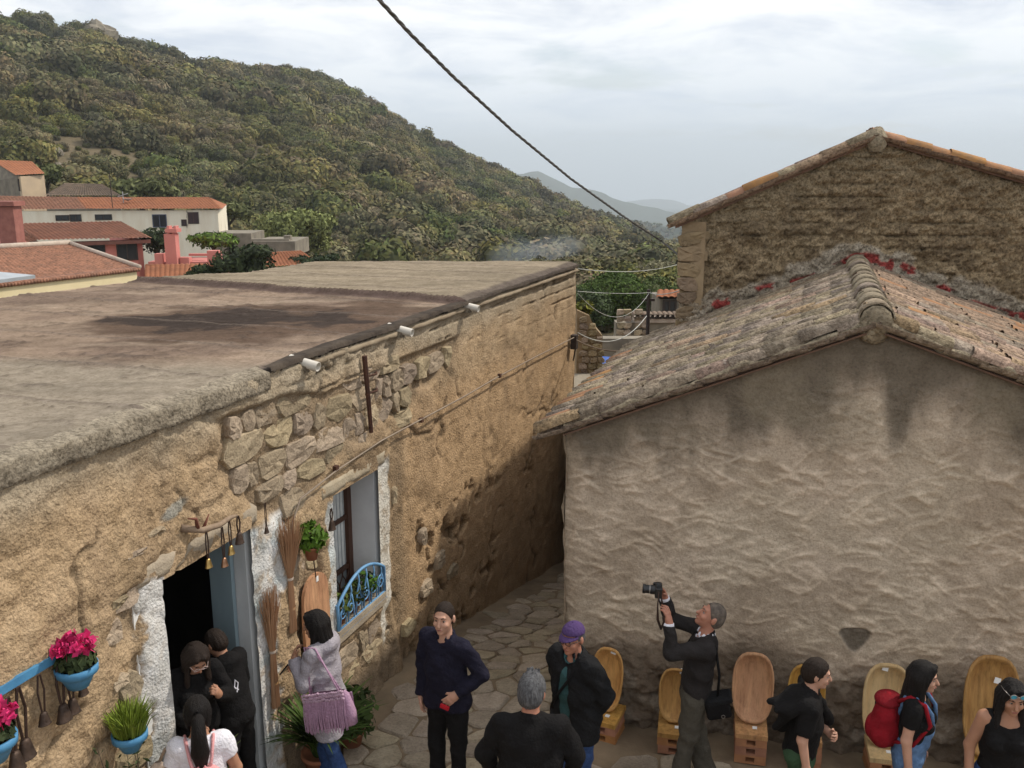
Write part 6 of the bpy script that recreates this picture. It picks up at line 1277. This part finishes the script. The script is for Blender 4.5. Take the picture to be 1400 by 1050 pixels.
        b0 = w+hv*.030*hs+sd*.026*hs+pn*.006; d1 = unit(hv*.75+sd*.62+pn*.35); d2 = unit(hv*1.0+sd*.15+pn*(.3+curl/70)); B.cap(b0, b0+d1*.040*hs, .0135*hs, .0105*hs, .008); B.cap(b0+d1*.040*hs, b0+d1*.040*hs+d2*.033*hs, .0105*hs, .008*hs, .004)
    for q in 'RL':
        h, k_, a = J['leg'+q]; B.cap(a, a+np.array([0, -.15, -.045])*s, .036*s, .028*s, .02); B.cap(a, a+np.array([0, .03, -.04])*s, .036*s, .034*s, .02)
    V, F = B.surface(); body = link('body', new_mesh('body', V, F, True), skin, t)
    for sg in (-1, 1):
        m = MB(); c = hp(sg*.031, -.0785, .008); R3 = Matrix([list(r) for r in Rh]) @ Matrix.Rotation(math.pi/2, 3, 'X'); m.lathe([(.0118*s*math.cos(a), .0118*s*math.sin(a)) for a in np.linspace(-1.5, .92, 7)], c, 10, R3); m.lathe([(.0120*s*math.cos(a), .0120*s*math.sin(a)) for a in (.92, 1.25, 1.55)], c, 10, R3, 1); m.build('eye', [M_EYEW, M_IRIS], t, True)
        m = MB(); m.tube([hp(sg*.014, -.097, .029), hp(sg*.031, -.095, .037), hp(sg*.050, -.080, .030)], [.003*s, .0045*s, .002*s], 5); m.build('eyebrow', hair[1] if hair else H_BLACK, t, True)
    m = MB(); m.tube([hp(-.022, -.0935, -.064), hp(-.008, -.1025, -.0615), hp(0, -.1025, -.063), hp(.008, -.1025, -.0615), hp(.022, -.0935, -.064)], [.002*s, .005*s, .0045*s, .005*s, .002*s], 6); m.build('lips', M_LIP, t, True)
    # --- clothes
    def finish(Fd, name, m, fold=.006, fs=1.0):
        V, F = Fd.surface()
        if len(V) == 0: return None
        N = vnormals(V, F); w = (vnoise(V[:, 0]*9*fs+V[:, 2]*7*fs+3, V[:, 2]*11*fs+V[:, 1]*8*fs)-.5)*1.4+(vnoise(V[:, 0]*23*fs+V[:, 2]*10+9, V[:, 2]*26*fs+V[:, 1]*19)-.5)*.7; V = V+N*(w*fold*1.7)[:, None]
        return link(name, new_mesh(name, V, F, True), m, t)
    for cdef in clothes:
        kind, m = cdef[0], cdef[1]; o = dict(cdef[2]) if len(cdef) > 2 else {}
        Fd = Field(lo3-.03, hi3+.03, o.get('h', .0105)); g = o.get('g', .014)
        if kind in ('shirt', 'jacket', 'top', 'cardigan'):
            torso(Fd, g)
            hem = o.get('hem', .92)
            if hem < .88:
                for q in 'RL': h_, k_, a_ = J['leg'+q]; Fd.cap(h_+[0, 0, .03], h_+(k_-h_)*.75, .092*s*f+g, .092*s*f+g+o.get('flare', .01), .06)
            Fd.plane([0, 0, hem*s], (0, 0, -1))
            if o.get('neck', True): Fd.cap(up([0, -.02, 1.485]), hp(0, .0, -.04), .056*s+o.get('neck_r', .004), .075*s, .006, 'sub')
            if o.get('vneck'): Fd.cap(up([0, -.13, 1.36]), up([0, -.06, 1.50]), .02, .06, .01, 'sub')
            sl_ = o.get('sleeve', 1.0)
            if sl_ > 0:
                for q in 'RL':
                    a, e, w = J[q][:3]; S2 = Field(Fd.lo, hi3+.03, Fd.h); S2.D = np.full_like(Fd.D, 1.0); S2.n = Fd.n; S2.ax = Fd.ax; sleeve(S2, q, g+.002, min(1.0, sl_+.05)); cut = a+(e-a)*min(1, sl_*2) if sl_ <= .5 else e+(w-e)*(sl_-.5)*2; dv = unit(e-a) if sl_ <= .5 else unit(w-e)
                    gq = S2.sub(cut-.25, cut+.25); sl3, X, Y_, Z = gq; S2.D[sl3] = np.maximum(S2.D[sl3], (X-cut[0])*dv[0]+(Y_-cut[1])*dv[1]+(Z-cut[2])*dv[2])
                    h = np.clip(.5+.5*(Fd.D-S2.D)/.025, 0, 1); Fd.D = Fd.D+(S2.D-Fd.D)*h-.025*h*(1-h)
            if o.get('collar'): 
                for k in range(10):
                    a = math.radians(-150+300*k/9); c0 = up(np.array([.072*math.sin(a), .012+.07*math.cos(a)*1.0, 1.475])); c1 = up(np.array([.070*math.sin(a), .016+.066*math.cos(a), 1.475+o['collar']])); Fd.cap(c0, c1, .011, .009, .012)
            if o.get('open'):                                  # open front: cut a wedge down the chest
                w_ = o['open']; Fd.cap(up([w_[1], -.19, hem+.0]), up([w_[1]*.6, -.14, 1.44]), w_[0]*1.25, w_[0]*.75, .012, 'sub')
            if o.get('hood'): Fd.ell(up([0, .085, 1.455]), np.array([.12, .075, .07])*s, .03, Rb*0+np.eye(3)); Fd.cap(up([-.075, .0, 1.47]), up([.075, .0, 1.47]), .03, .03, .02)
            if not o.get('hood') and o.get('neck', True): pass
            finish(Fd, {'top': 'tank_top'}.get(kind, kind), m, o.get('fold', .006))
        elif kind in ('trousers', 'jeans', 'shorts'):
            Fd.cap(up([0, .005, .92]), up([0, 0, .99]), .108*s*f+g, .100*s*f+g, .04, side=X1, ratio=1.42)
            for q in 'RL': leg(Fd, q, g, o.get('upto', .93), o.get('flare', .008))
            Fd.plane(up([0, 0, o.get('waist', 1.01)]), SP_ @ np.array([0, 0, 1.])); finish(Fd, kind, m, o.get('fold', .007), .8)
        elif kind == 'overalls':
            Fd.cap(up([0, .005, .92]), up([0, 0, 1.04]), .112*s*f+g, .104*s*f+g, .04, side=X1, ratio=1.44)
            Fd.ell(up(tw @ np.array([0, -.10, 1.18])), np.array([.105, .055, .14])*s, .05)
            for q in 'RL': leg(Fd, q, g, .93, .014)
            Fd.plane(up([0, 0, 1.29]), SP_ @ np.array([0, 0, 1.])); finish(Fd, 'overalls', m, .008)
            for sg in (-1, 1):
                mm = MB(); mm.tube([up(tw @ np.array(v)) for v in ((sg*.075, -.145, 1.26), (sg*.085, -.125, 1.38), (sg*.085, -.03, 1.49), (sg*.08, .08, 1.46), (sg*.05, .125, 1.25), (sg*.03, .125, 1.08))], .016, 6); mm.build('strap', m, t, True)
    for q in 'RL':
        S = Field(J['leg'+q][2]-.3, J['leg'+q][2]+.3, .010); a = J['leg'+q][2]; S.cap(a+np.array([0, .03, -.045])*s, a+np.array([0, -.15, -.055])*s, .046*s, .038*s, .02); S.cap(a+[0, 0, .01], a+np.array([0, .01, -.04])*s, .046*s, .046*s, .02); S.plane(a+np.array([0, 0, -.082])*s, (0, 0, -1)); finish(S, 'shoe', C_SHOE, .002)
    # --- hair
    if hair:
        style, m = hair[:2]; Hf = Field(hc-.34*s, hc+.24*s, .0075); 
        if style == 'long': Hf = Field(hc-np.array([.26, .26, .52])*s, hc+np.array([.26, .26, .2])*s, .0085)
        g = {'crop': .004, 'short': .012}.get(style, .016); Hf.ell(hp(0, .012, .030), np.array([.074+g, .093+g, .092+g])*s, .01, Rh)
        if style in ('short', 'crop', 'spiky'): Hf.ell(hp(0, .05, -.01), np.array([.066+g, .062+g, .07+g])*s, .02, Rh)
        if style == 'spiky':
            rg = np.random.default_rng(5)
            for k in range(26): a = rg.uniform(-1, 1); b_ = rg.uniform(-.6, .9); p0 = np.array([.05*a, .06*b_, .112-.03*a*a-.02*b_*b_]); Hf.cap(hp(*p0), hp(*(p0*1.0+np.array([.012*a, -.012, .040+.012*rg.random()]))), .014*s, .004*s, .006)
        nrm = Rh @ unit([0, -1, -.62]); Hf.plane(hp(0, -.055, (.046 if style != 'crop' else .058)), nrm)
        if style in ('long', 'pony'):
            for sg in (-1, 1): Hf.ell(hp(sg*.066, .0, -.02), np.array([.026, .055, .085])*s, .03, Rh)
            Hf.cap(hp(-.03, -.070, .098), hp(-.062, -.052, .02), .018*s, .016*s, .03); Hf.cap(hp(.03, -.070, .098), hp(.062, -.052, .02), .018*s, .016*s, .03)
        if style == 'long':
            back = SP_ @ np.array([0, .03, -1.0]); L_ = hair[2] if len(hair) > 2 else .26
            for xo, yo, rr_ in ((-.06, .03, .045), (0, .07, .05), (.06, .03, .045), (-.035, .06, .045), (.035, .06, .045)): a = hp(xo, yo, 0); Hf.cap(a, a+back*L_*s+np.array([0, .03, 0])*s, rr_*s, rr_*.8*s, .035)
            fr = hair[3] if len(hair) > 3 else 0
            for sg in (-1, 1):
                if fr: a = hp(sg*.076, -.004, -.01); Hf.cap(a, a+np.array([sg*.012, -.012, -fr-.08])*s, .026*s, .024*s, .03)
        V, F = Hf.surface(); N = vnormals(V, F); lz = (V-hc) @ Rh; ang = np.arctan2(lz[:, 0], lz[:, 1]+.01); w = vnoise(ang*16+3, lz[:, 2]*9)-.5+(vnoise(ang*34, lz[:, 2]*16+5)-.5)*.6
        if style == 'crop': w = vnoise(lz[:, 0]*150, lz[:, 2]*150+lz[:, 1]*120)-.5
        V = V+N*(w*(.003 if style == 'crop' else .0075))[:, None]; link('hair', new_mesh('hair', V, F, True), m, t)
        if style == 'pony':
            m2 = MB(); pl = hair[2]; k0 = hp(0, .105, .02); pts = [k0, k0+Rh @ np.array([0, .055, -.02]), k0+np.array([0, .075, -.12]), k0+np.array([.0, .08, -.24]), k0+np.array([.0, .07, -.36])]; m2.tube(pts, [.022, .040, .050, .060, .030], 14); V = np.array(m2.v); V = V+rng.normal(0, .0022, V.shape); link('ponytail', new_mesh('ponytail', V, m2.f, True), m, t); MB().lathe([(.024, -.012), (.028, 0), (.024, .012)], k0+Rh @ np.array([0, .02, 0]), 10, Matrix([list(r) for r in Rh]) @ Matrix.Rotation(math.pi/2, 3, 'X')).build('hair_tie', C_BLACK, t, True)
    t['_'] = 0; del t['_']
    W = lambda q: V3(loc+Rb @ np.array(q, float))
    return dict(t=t, hp=hp, up=up, J=J, s=s, W=W, Rb=Rb, Rh=Rh, sh=sh, tw=tw, loc=loc, SP=SP_)
def glasses(P, name='spectacles', dark=False, m=None, zoff=0.0, lens=None):
    hp, t = P['hp'], P['t']; f = MB(); ZK = .06
    for sg in (-1, 1):
        ring = [hp(sg*.033+.024*math.cos(a), -.108-.004*abs(math.cos(a))+zoff*ZK, .008+zoff+.019*math.sin(a)) for a in np.linspace(0, 2*math.pi, 15)]; f.tube(ring, .0028, 5); f.tube([hp(sg*.057, -.104+zoff*ZK, .012+zoff), hp(sg*.080, -.05+zoff*.2, .012+zoff), hp(sg*.083, .02, .006+zoff)], .0025, 5)
    f.tube([hp(-.010, -.112+zoff*ZK, .010+zoff), hp(.010, -.112+zoff*ZK, .010+zoff)], .0028, 5); g = f.build(name, m or M_SPECF, t, True)
    for sg in (-1, 1):
        l = MB(); pts = [hp(sg*.033+.023*math.cos(a), -.107+zoff*ZK, .008+zoff+.018*math.sin(a)) for a in np.linspace(0, 2*math.pi, 12, endpoint=False)]; l.prism(pts, V3(P['Rh'] @ np.array([0, .002, 0])))
        if lens: l.build('lens', lens, g)
    return g
# ---- the eleven people in the lane
def held(name, label, cat, P): return thing(name, label, cat, P['loc'], math.atan2(P['Rb'][1, 0], P['Rb'][0, 0]))
FWD = lambda sg=1: None
# boy in the doorway, seen from behind
p = person('boy in a black hoodie with a white scribble on it, turned into the dark doorway', 287, 862, -118, 1.50, .98, SK_TAN, lean=14, head=(0, 16, 0), hair=('short', H_BROWN), lift=.05, Y=6.62,
           clothes=[('trousers', C_BLACK), ('shirt', C_BLACK, dict(hem=.885, hood=True, g=.018))], arms={'R': ((-.25, -.1, -1), (.1, -.6, -.8), (.2, -.7, -.5), (1, 0, 0), 40), 'L': ((.3, -.05, -1), (-.1, -.55, -.85), (-.2, -.7, -.5), (-1, 0, 0), 40)})
m = MB(); 
for ln in (((.02, 0), (.05, .035), (.03, .085), (.01, .05), (.04, -.01)), ((.045, .02), (.085, .08), (.075, .01)), ((.075, .01), (.12, .06), (.10, -.01), (.12, -.02))):
    m.tube([p['up']([.02+x*1.2, .152-.02*x, 1.20+z*1.2]) for x, z in ln], .005, 5)
m.build('white_print', C_WHITE, p['t'])
# woman with glasses looking down
p = person('woman in black with clear glasses and long dark hair looking down at her hand', 271, 889, 32, 1.60, 1.02, SK_TAN, lean=12, head=(6, 26, 0), hair=('long', H_BROWN, .24, .12), female=True, Y=6.12,
           clothes=[('trousers', C_BLACK), ('shirt', C_BLACK, dict(hem=.86))], arms={'L': ((.35, -.15, -1), (-.5, -.75, .55), (-.3, -.5, .7), (-.7, .6, 0), 62), 'R': ((-.2, -.1, -1), (.5, -.7, -.3), (.5, -.6, 0), (0, .5, -1), 40)})
glasses(p, m=mat('clear_frame', (.55, .42, .38), None, 5, .2))
# woman in white with a ponytail
p = person('woman in a white T-shirt with a black ponytail and pink rucksack straps, seen from behind', 268, 952, -160, 1.62, 1.0, SK_TAN, lean=4, head=(0, 14, 0), hair=('pony', H_BLACK, .3), female=True,
           clothes=[('jeans', C_JEANS), ('shirt', C_WHITE, dict(sleeve=.27, hem=.93, g=.012, neck_r=.028))], arms={'L': ((.32, .05, -1), (.1, -.3, -1), (0, -.2, -1), (-1, 0, 0), 25), 'R': ((-.30, 0, -1), (.0, -.4, -.9), (0, -.3, -1), (1, 0, 0), 25)})
b = held('pink_rucksack', 'small pale pink rucksack on the back of the woman in white', 'rucksack', p); u = p['up']
m = MB(); 
R3 = Matrix([list(r) for r in p['SP']]); m.lathe([(.01, .16), (.09, .155), (.125, .12), (.135, .02), (.135, -.12), (.11, -.16), (.01, -.165)], u([0, .165, 1.14]), 18, R3, sy=.55); m.build('bag', C_PINK, b, True)
m = MB(); m.tube([u([.08*math.cos(a), .225, 1.20+.07*math.sin(a)]) for a in np.linspace(0.2, 2.9, 9)], .006, 5).build('zip', C_WHITE, b, True)
for sg in (-1, 1):
    m = MB(); q = [u(v) for v in ((sg*.05, .16, 1.27), (sg*.075, .135, 1.37), (sg*.095, .06, 1.488), (sg*.10, -.06, 1.46), (sg*.11, -.13, 1.3), (sg*.13, -.03, 1.08), (sg*.10, .12, 1.02))]; m.tube(q, .012, 6); m.build('strap', C_PINK, b, True)
m = MB(); m.tube([u((.03*math.cos(a), .155, 1.30+.03*math.sin(a))) for a in np.linspace(0, 3.14, 7)], .006, 5).build('handle', C_PINK, b, True)
b = held('beige_tote', 'beige cloth tote bag hanging at the side of the woman in white', 'bag', p); m = MB(); m.lathe([(.02, .22), (.09, .15), (.15, 0), (.16, -.2), (.12, -.3), (.01, -.31)], u([.30, -.16, 1.02]), 16, sy=.45); m.build('bag', C_BEIGE, b, True); m = MB(); m.tube([u((.30, -.17, 1.22)), u((.24, -.12, 1.36)), u((.2, .0, 1.42))], .012, 5).build('strap', C_BEIGE, b, True)
# woman in grey cardigan
p = person('woman with black hair in a long grey cardigan and jeans touching her chin', 428, 836, -112, 1.64, .98, SK_TAN, lean=4, head=(22, 6, 0), hair=('long', H_BLACK, .12, .10), female=True,
           legs={'L': ((.02, .22, -1), (0, .38, -1)), 'R': ((-.02, -.34, -1), (0, .10, -1))},
           clothes=[('jeans', C_JEANS), ('cardigan', C_GREY, dict(hem=.62, g=.020, flare=.02, hood=True, fold=.011, neck_r=.015))],
           arms={'L': ((.25, -.15, -1), (-.30, -.62, .95), (-.35, -.1, .8), (-.5, .8, .1), 42), 'R': ((-.1, -.35, -1), (.75, -.8, -.15), (.1, -.95, .0), (.8, 0, .3), 60)})
W_ = p['J']['R']; h = held('black_phone', 'black phone held out by the woman in the grey cardigan', 'phone', p); c = W_[2]+W_[3]*.11; m = MB(); m.box(c, (.09, .15, .012), Matrix.Rotation(.9, 3, 'X')); m.build('phone', mat('black_plastic', (.012, .012, .013), None, 5, .3), h)
b = held('fringed_handbag', 'big lilac handbag with long fringes on the arm of the woman in grey', 'handbag', p); u = p['up']
def fringe_bag():
    rg = np.random.default_rng(3); R3 = Matrix.Rotation(math.radians(-10), 3, 'X'); c = Vector(u([.235, .20, .99])); U = Vector((0, 1, .34)).normalized(); Zv = Vector((0, -.34, 1)).normalized(); O = Vector((1, 0, 0))
    m = MB(); V = []
    for zz, w, d in ((.14, .19, .025), (.10, .215, .045), (-.05, .22, .06), (-.15, .20, .05), (-.165, .1, .02)):
        for k in range(20): a = 2*math.pi*k/20; V.append(c+U*(w*math.copysign(abs(math.cos(a))**.6, math.cos(a)))+O*(d*math.copysign(abs(math.sin(a))**.6, math.sin(a)))+Zv*zz)
    m.add(V, [(r*20+k, r*20+(k+1) % 20, (r+1)*20+(k+1) % 20, (r+1)*20+k) for r in range(4) for k in range(20)]); m.build('bag', C_LILAC, b, True)
    m = MB()
    for sg in (-1, 1):
        for k in range(46):
            x = -.205+.41*k/45; base = c+U*x+O*(sg*(.052+.008*rg.random()))+Zv*(.085+.01*rg.random()); L_ = .27+.03*rg.normal()*.5; tip = base+Vector((0, 0, -1))*L_*.75-Zv*L_*.25+Vector((sg*.012*rg.random(), rg.normal(0, .006), 0)); m.tube([base, base.lerp(tip, .5)+O*sg*.010, tip], [.0062, .0058, .004], 4)
    tag(m.build('fringe', C_LILAC, b), kind='stuff')
    m = MB()
    for row in range(3):
        for k in range(24):
            x = -.20+.4*k/23; q = c+U*x+O*(.055-.004*row)+Zv*(.10+.025*row); m.lathe([(.001, .012), (.012, .004), (.010, -.010), (.001, -.014)], q+Vector((0, 0, .004*rg.normal())), 5)
    tag(m.build('trim', cloth('lilac_pale', (.56, .38, .48)), b), kind='stuff')
    m = MB(); s0 = Vector(p['sh']['L']); 
    for dx in (0, .03): m.tube([c+U*-.14+Zv*.13+O*dx, s0+Vector((.02, -.045+dx, .065)), s0+Vector((.01, .02+dx, .068)), c+U*.16+Zv*.13+O*dx], .008, 5)
    m.build('strap', C_LILAC, b, True)
fringe_bag()
# man in navy
p = person('man in a plain navy sweater and black trousers looking up towards the left', 607, 824, -24, 1.77, 1.06, SK_FAIR, lean=3, twist=-8, head=(14, -6, 0), hair=('crop', H_BROWN), shoulders=1.05,
           clothes=[('trousers', C_BLACK), ('shirt', C_NAVY, dict(hem=.86, collar=.03, g=.017, fold=.009))], arms={'R': ((-.16, .06, -1), (-.04, -.14, -1), (.1, -.1, -1), (1, 0, 0), 24), 'L': ((.50, .30, -1), (-.62, -.62, -.55), (-.6, -.35, -.6), (-.35, .8, -.25), 30)})
r = held('red_wallet', 'small red object in the left hand of the man in navy', 'wallet', p); c = p['J']['L'][2]+p['J']['L'][3]*.12+np.array([0, -.015, -.02]); m = MB(); m.box(c, (.075, .02, .03), Matrix.Rotation(.2, 3, 'Y')); m.build('wallet', cloth('scarlet', (.5, .02, .03)), r)
# grey haired man from behind
p = person('broad man in a black top with short spiky grey hair seen from behind', 729, 920, 176, 1.78, 1.22, SK_RED, lean=5, head=(-14, 8, 0), hair=('spiky', H_GREY), shoulders=1.12,
           clothes=[('trousers', C_BLACK), ('jacket', C_BLACK, dict(hem=.84, collar=.02, g=.018, fold=.010))], arms={'R': ((-.42, -.1, -1), (.1, -.5, -.8), (.1, -.5, -.8), (1, 0, 0), 30), 'L': ((.42, -.1, -1), (-.1, -.5, -.8), (-.1, -.5, -.8), (-1, 0, 0), 30)})
# man in the purple cap
p = person('man in a purple cap and glasses with an open black jacket over a teal jumper', 783, 853, -44, 1.68, 1.06, SK_RED, lean=4, head=(4, -2, 0), hair=('crop', H_GREY),
           clothes=[('jeans', C_JEANS), ('shirt', C_TEAL, dict(hem=.88, sleeve=0, g=.018, collar=.02)), ('jacket', C_JBLACK, dict(hem=.76, g=.036, collar=.045, open=(.062, -.02), fold=.011, neck_r=.02))],
           arms={'R': ((-.22, .35, -1), (.45, .42, -.8), (.6, .2, -.5), (0, 1, 0), 35), 'L': ((.30, .40, -1), (-.45, .40, -.75), (-.6, .2, -.5), (0, 1, 0), 35)})
glasses(p, m=mat('dark_frame', (.02, .018, .018), None, 5, .3), lens=None)
def cap():
    hp, t, s = p['hp'], p['t'], p['s']; F = Field(np.array(hp(0, 0, .05))-.2, np.array(hp(0, 0, .05))+.2, .0075); F.ell(hp(0, .008, .050), np.array([.088, .106, .088])*s, .01, p['Rh']); F.plane(hp(0, 0, .048), p['Rh'] @ unit([0, -.12, -1])); V, Fc = F.surface(); c = link('cap', new_mesh('cap', V, Fc, True), C_PURPLE, t)
    m = MB(); V = [];
    for j, (q, dz) in enumerate(((.94, .052), (1.5, .044), (1.5, .038), (.94, .044))):
        for k in range(13): a = math.radians(-70+140*k/12); V.append(hp(.086*math.sin(a)*(.9+.1*q), -.10*math.cos(a)*q*(1 if q < 1 else .62+.38*math.cos(a))-.0, dz-.012*math.cos(a)*(q > 1)))
    m.add(V, [(j*13+k, j*13+k+1, (j+1)*13+k+1, (j+1)*13+k) for j in range(3) for k in range(12)]); m.build('brim', C_PURPLE, c, True); MB().lathe([(.001, .008), (.009, .004), (.009, 0)], hp(0, .008, .136*1.0), 8).build('button', C_PURPLE, c)
    m = MB(); m.tube([p['up'](v) for v in ((.10, -.05, 1.475), (.05, -.14, 1.33), (-.06, -.165, 1.16), (-.15, -.13, 1.0))], .012, 6); m.build('cross_strap', C_BLACK, t, True)
cap()
# photographer
p = person('grey haired photographer in a dark jumper raising a camera with both hands', 984, 826, -97, 1.72, .98, SK_RED, lean=-6, head=(4, -24, 0), hair=('crop', H_SALT),
           legs={'L': ((.03, -.16, -1), (.0, -.12, -1)), 'R': ((-.03, .10, -1), (0, .24, -1))},
           clothes=[('shirt', C_WHITE, dict(hem=.885, g=.010, sleeve=1.0, collar=.025)), ('trousers', C_OLIVE, dict(flare=.028, g=.020, fold=.012)), ('jacket', C_CHAR, dict(hem=.93, g=.019, sleeve=.955, fold=.009, neck_r=.012))],
           arms={'L': ((.12, -.95, -.12), (-.22, -.10, 1.0), (-.20, -.15, 1), (-.5, -.7, .2), 34), 'R': ((-.02, -.95, .24), (.26, -.26, 1.0), (.2, -.3, 1), (.6, -.6, .2), 44)})
def camera_thing():
    hl = p['J']['L']; hr = p['J']['R']; c = (hl[2]+hl[3]*.13+hr[2]+hr[3]*.12)/2+np.array([0, -.045, .045]); t = held('camera', 'black camera with a lens lifted high by the photographer', 'camera', p); M_CAM = mat('camera_black', (.013, .013, .014), None, 5, .4, spec=.5); R = Matrix.Rotation(math.radians(-4), 3, 'X')
    m = MB(); m.box(c, (.135, .055, .085), R).box(c+np.array([0, 0, .052]), (.055, .05, .028), R, taper=.75).box(c+np.array([-.055, -.018, 0]), (.026, .05, .08), R); b = m.build('body', M_CAM, t); b.modifiers.new('bevel', 'BEVEL').width = .006
    RR = R @ Matrix.Rotation(math.pi/2, 3, 'X'); m = MB(); m.lathe([(.036, .02), (.037, .06), (.034, .062), (.034, .10), (.038, .105), (.038, .125), (.030, .126), (.026, .11), (.001, .108)], c, 18, RR); m.build('lens', M_CAM, t, True); m = MB(); m.lathe([(.0345, .066), (.0352, .070), (.0345, .074)], c, 18, RR); m.build('lens_ring', M_SPECF, t)
    m = MB(); a = V3(c)+Vector((.07, 0, .02)); bq = V3(c)+Vector((-.07, 0, .02)); m.tube([a, a+Vector((.01, -.005, -.12)), a+Vector((-.0, .0, -.24)), a+Vector((-.04, .03, -.34)), a+Vector((-.08, .06, -.28)), bq+Vector((-.01, .03, -.12)), bq], [.004, .006, .011, .011, .011, .006, .004], 6); m.build('neck_strap', M_STRAP, t, True)
    b = held('shoulder_bag', 'black camera bag slung behind the hip of the photographer', 'bag', p); u = p['up']; m = MB(); R2 = Matrix.Rotation(.25, 3, 'X'); m.box(u([.10, .185, .90]), (.15, .20, .17), R2); x = m.build('bag', C_BLACK, b); bv = x.modifiers.new('bevel', 'BEVEL'); bv.width = .025; bv.segments = 3; m = MB(); m.box(u([.10, .185, .975]), (.16, .21, .06), R2); x = m.build('flap', C_JBLACK, b); x.modifiers.new('bevel', 'BEVEL').width = .015; m = MB(); m.lathe([(.012, 0), (.016, .0), (.016, .008), (.012, .008)], u([.182, .23, .86]), 10, Matrix.Rotation(math.pi/2, 3, 'Y')); m.build('ring', M_SPECF, b)
    m = MB(); m.tube([u(v) for v in ((.12, .17, .98), (.15, .15, 1.2), (.12, .09, 1.42), (.06, .02, 1.485), (-.05, -.07, 1.45), (-.13, -.12, 1.25), (-.15, -.02, 1.02), (.0, .13, .93))], .011, 6); m.build('strap', C_BLACK, b, True)
camera_thing()
# person with black jacket over the shoulder
p = person('short haired person in a black top with a black jacket slung back and green shorts', 1122, 902, 72, 1.60, 1.02, SK_FAIR, lean=5, head=(6, 4, 0), hair=('short', H_BROWN),
           clothes=[('shorts', C_GREEN, dict(upto=.1, flare=.03, g=.022)), ('shirt', C_BLACK, dict(hem=.88, sleeve=.42, g=.022))], arms={'R': ((-.18, .15, -1), (-.05, -.2, -1), (0, -.1, -1), (1, 0, 0), 25), 'L': ((.10, .0, -1), (-.45, -.55, -.2), (-.5, -.3, .2), (0, .8, 0), 45)})
def slung():
    u, t = p['up'], p['t']; F = Field(u([0, 0, 1.2])-.75, u([0, 0, 1.2])+.6, .0125)
    F.cap(u([-.19, .02, 1.44]), u([.17, .05, 1.45]), .055, .055, .05); F.cap(u([-.19, .03, 1.43]), u([-.20, .24, 1.36]), .045, .032, .06); F.cap(u([-.05, .08, 1.42]), u([-.12, .30, 1.36]), .06, .028, .06); F.cap(u([-.18, .14, 1.36]), u([-.10, .22, 1.14]), .05, .03, .06); F.cap(u([0, .12, 1.40]), u([0, .18, 1.10]), .07, .05, .06)
    F.cap(u([.16, .03, 1.42]), u([.20, -.12, 1.12]), .05, .04, .04); F.cap(u([-.02, -.08, 1.42]), u([.12, -.18, 1.18]), .03, .045, .05); V, Fc = F.surface(); N = vnormals(V, Fc); w = vnoise(V[:, 0]*14+V[:, 2]*9, V[:, 2]*12+V[:, 1]*16)-.5; link('jacket', new_mesh('jacket', V+N*(w*.02)[:, None], Fc, True), C_BLACK, t)
slung()
# girl with the red rucksack
p = person('girl with long black hair in a black T-shirt and blue denim dungarees', 1266, 906, 58, 1.60, .95, SK_FAIR, lean=2, head=(4, 2, 0), hair=('long', H_BLACK, .24, .10), female=True,
           clothes=[('shirt', C_BLACK, dict(hem=.96, sleeve=.28, g=.012)), ('overalls', C_DENIM, dict(g=.022))], arms={'R': ((-.14, .10, -1), (-.03, -.16, -1), (0, -.1, -1), (1, 0, 0), 22), 'L': ((.15, .05, -1), (0, -.25, -1), (0, -.1, -1), (-1, 0, 0), 22)})
def red_bag():
    b = held('red_rucksack', 'deep red rucksack worn by the girl in dungarees', 'rucksack', p); u = p['up']; F = Field(u([0, .24, 1.2])-.32, u([0, .24, 1.2])+.32, .010); F.ell(u([-.02, .20, 1.20]), (.14, .10, .20), .05); F.ell(u([-.02, .215, 1.08]), (.15, .12, .13), .05); V, Fc = F.surface(); N = vnormals(V, Fc); w = vnoise(V[:, 0]*16+V[:, 2]*6, V[:, 2]*15+V[:, 1]*12)-.5; link('bag', new_mesh('bag', V+N*(w*.018)[:, None], Fc, True), C_RED, b)
    F = Field(u([0, .3, 1.1])-.25, u([0, .3, 1.1])+.25, .010); F.ell(u([-.02, .30, 1.09]), (.105, .055, .095), .03); V, Fc = F.surface(); link('pocket', new_mesh('pocket', V, Fc, True), C_RED, b); F = Field(u([0, .22, 1.36])-.25, u([0, .22, 1.36])+.25, .010); F.ell(u([-.02, .21, 1.365]), (.12, .10, .045), .03); V, Fc = F.surface(); link('flap', new_mesh('flap', V, Fc, True), cloth('dark_red', (.20, .010, .016)), b); MB().box(u([-.02, .30, 1.31]), (.025, .012, .06)).build('buckle', C_BLACK, b)
    for sg in (-1, 1): m = MB(); m.tube([u(v) for v in ((sg*.08, .13, 1.40), (sg*.10, .04, 1.485), (sg*.11, -.07, 1.45), (sg*.125, -.13, 1.3), (sg*.15, -.03, 1.10), (sg*.11, .12, 1.06))], .016, 6); m.build('strap', C_RED, b, True)
red_bag()
# woman at the right edge
p = person('woman in a black vest with blue mirrored sunglasses pushed up on her dark hair', 1388, 934, -14, 1.64, 1.0, SK_TAN, lean=3, head=(4, 6, 0), hair=('long', H_BLACK, .28, .16), female=True,
           clothes=[('jeans', C_JEANS), ('top', C_BLACK, dict(hem=.94, sleeve=0, g=.010, vneck=True, neck_r=.045))], arms={'R': ((-.26, .10, -1), (.02, -.3, -1), (0, -.2, -1), (1, 0, 0), 25)})
glasses(p, 'sunglasses', m=M_SPECF, zoff=.072, lens=mat('blue_mirror', (.05, .42, .60), None, 4, .12, spec=.8))
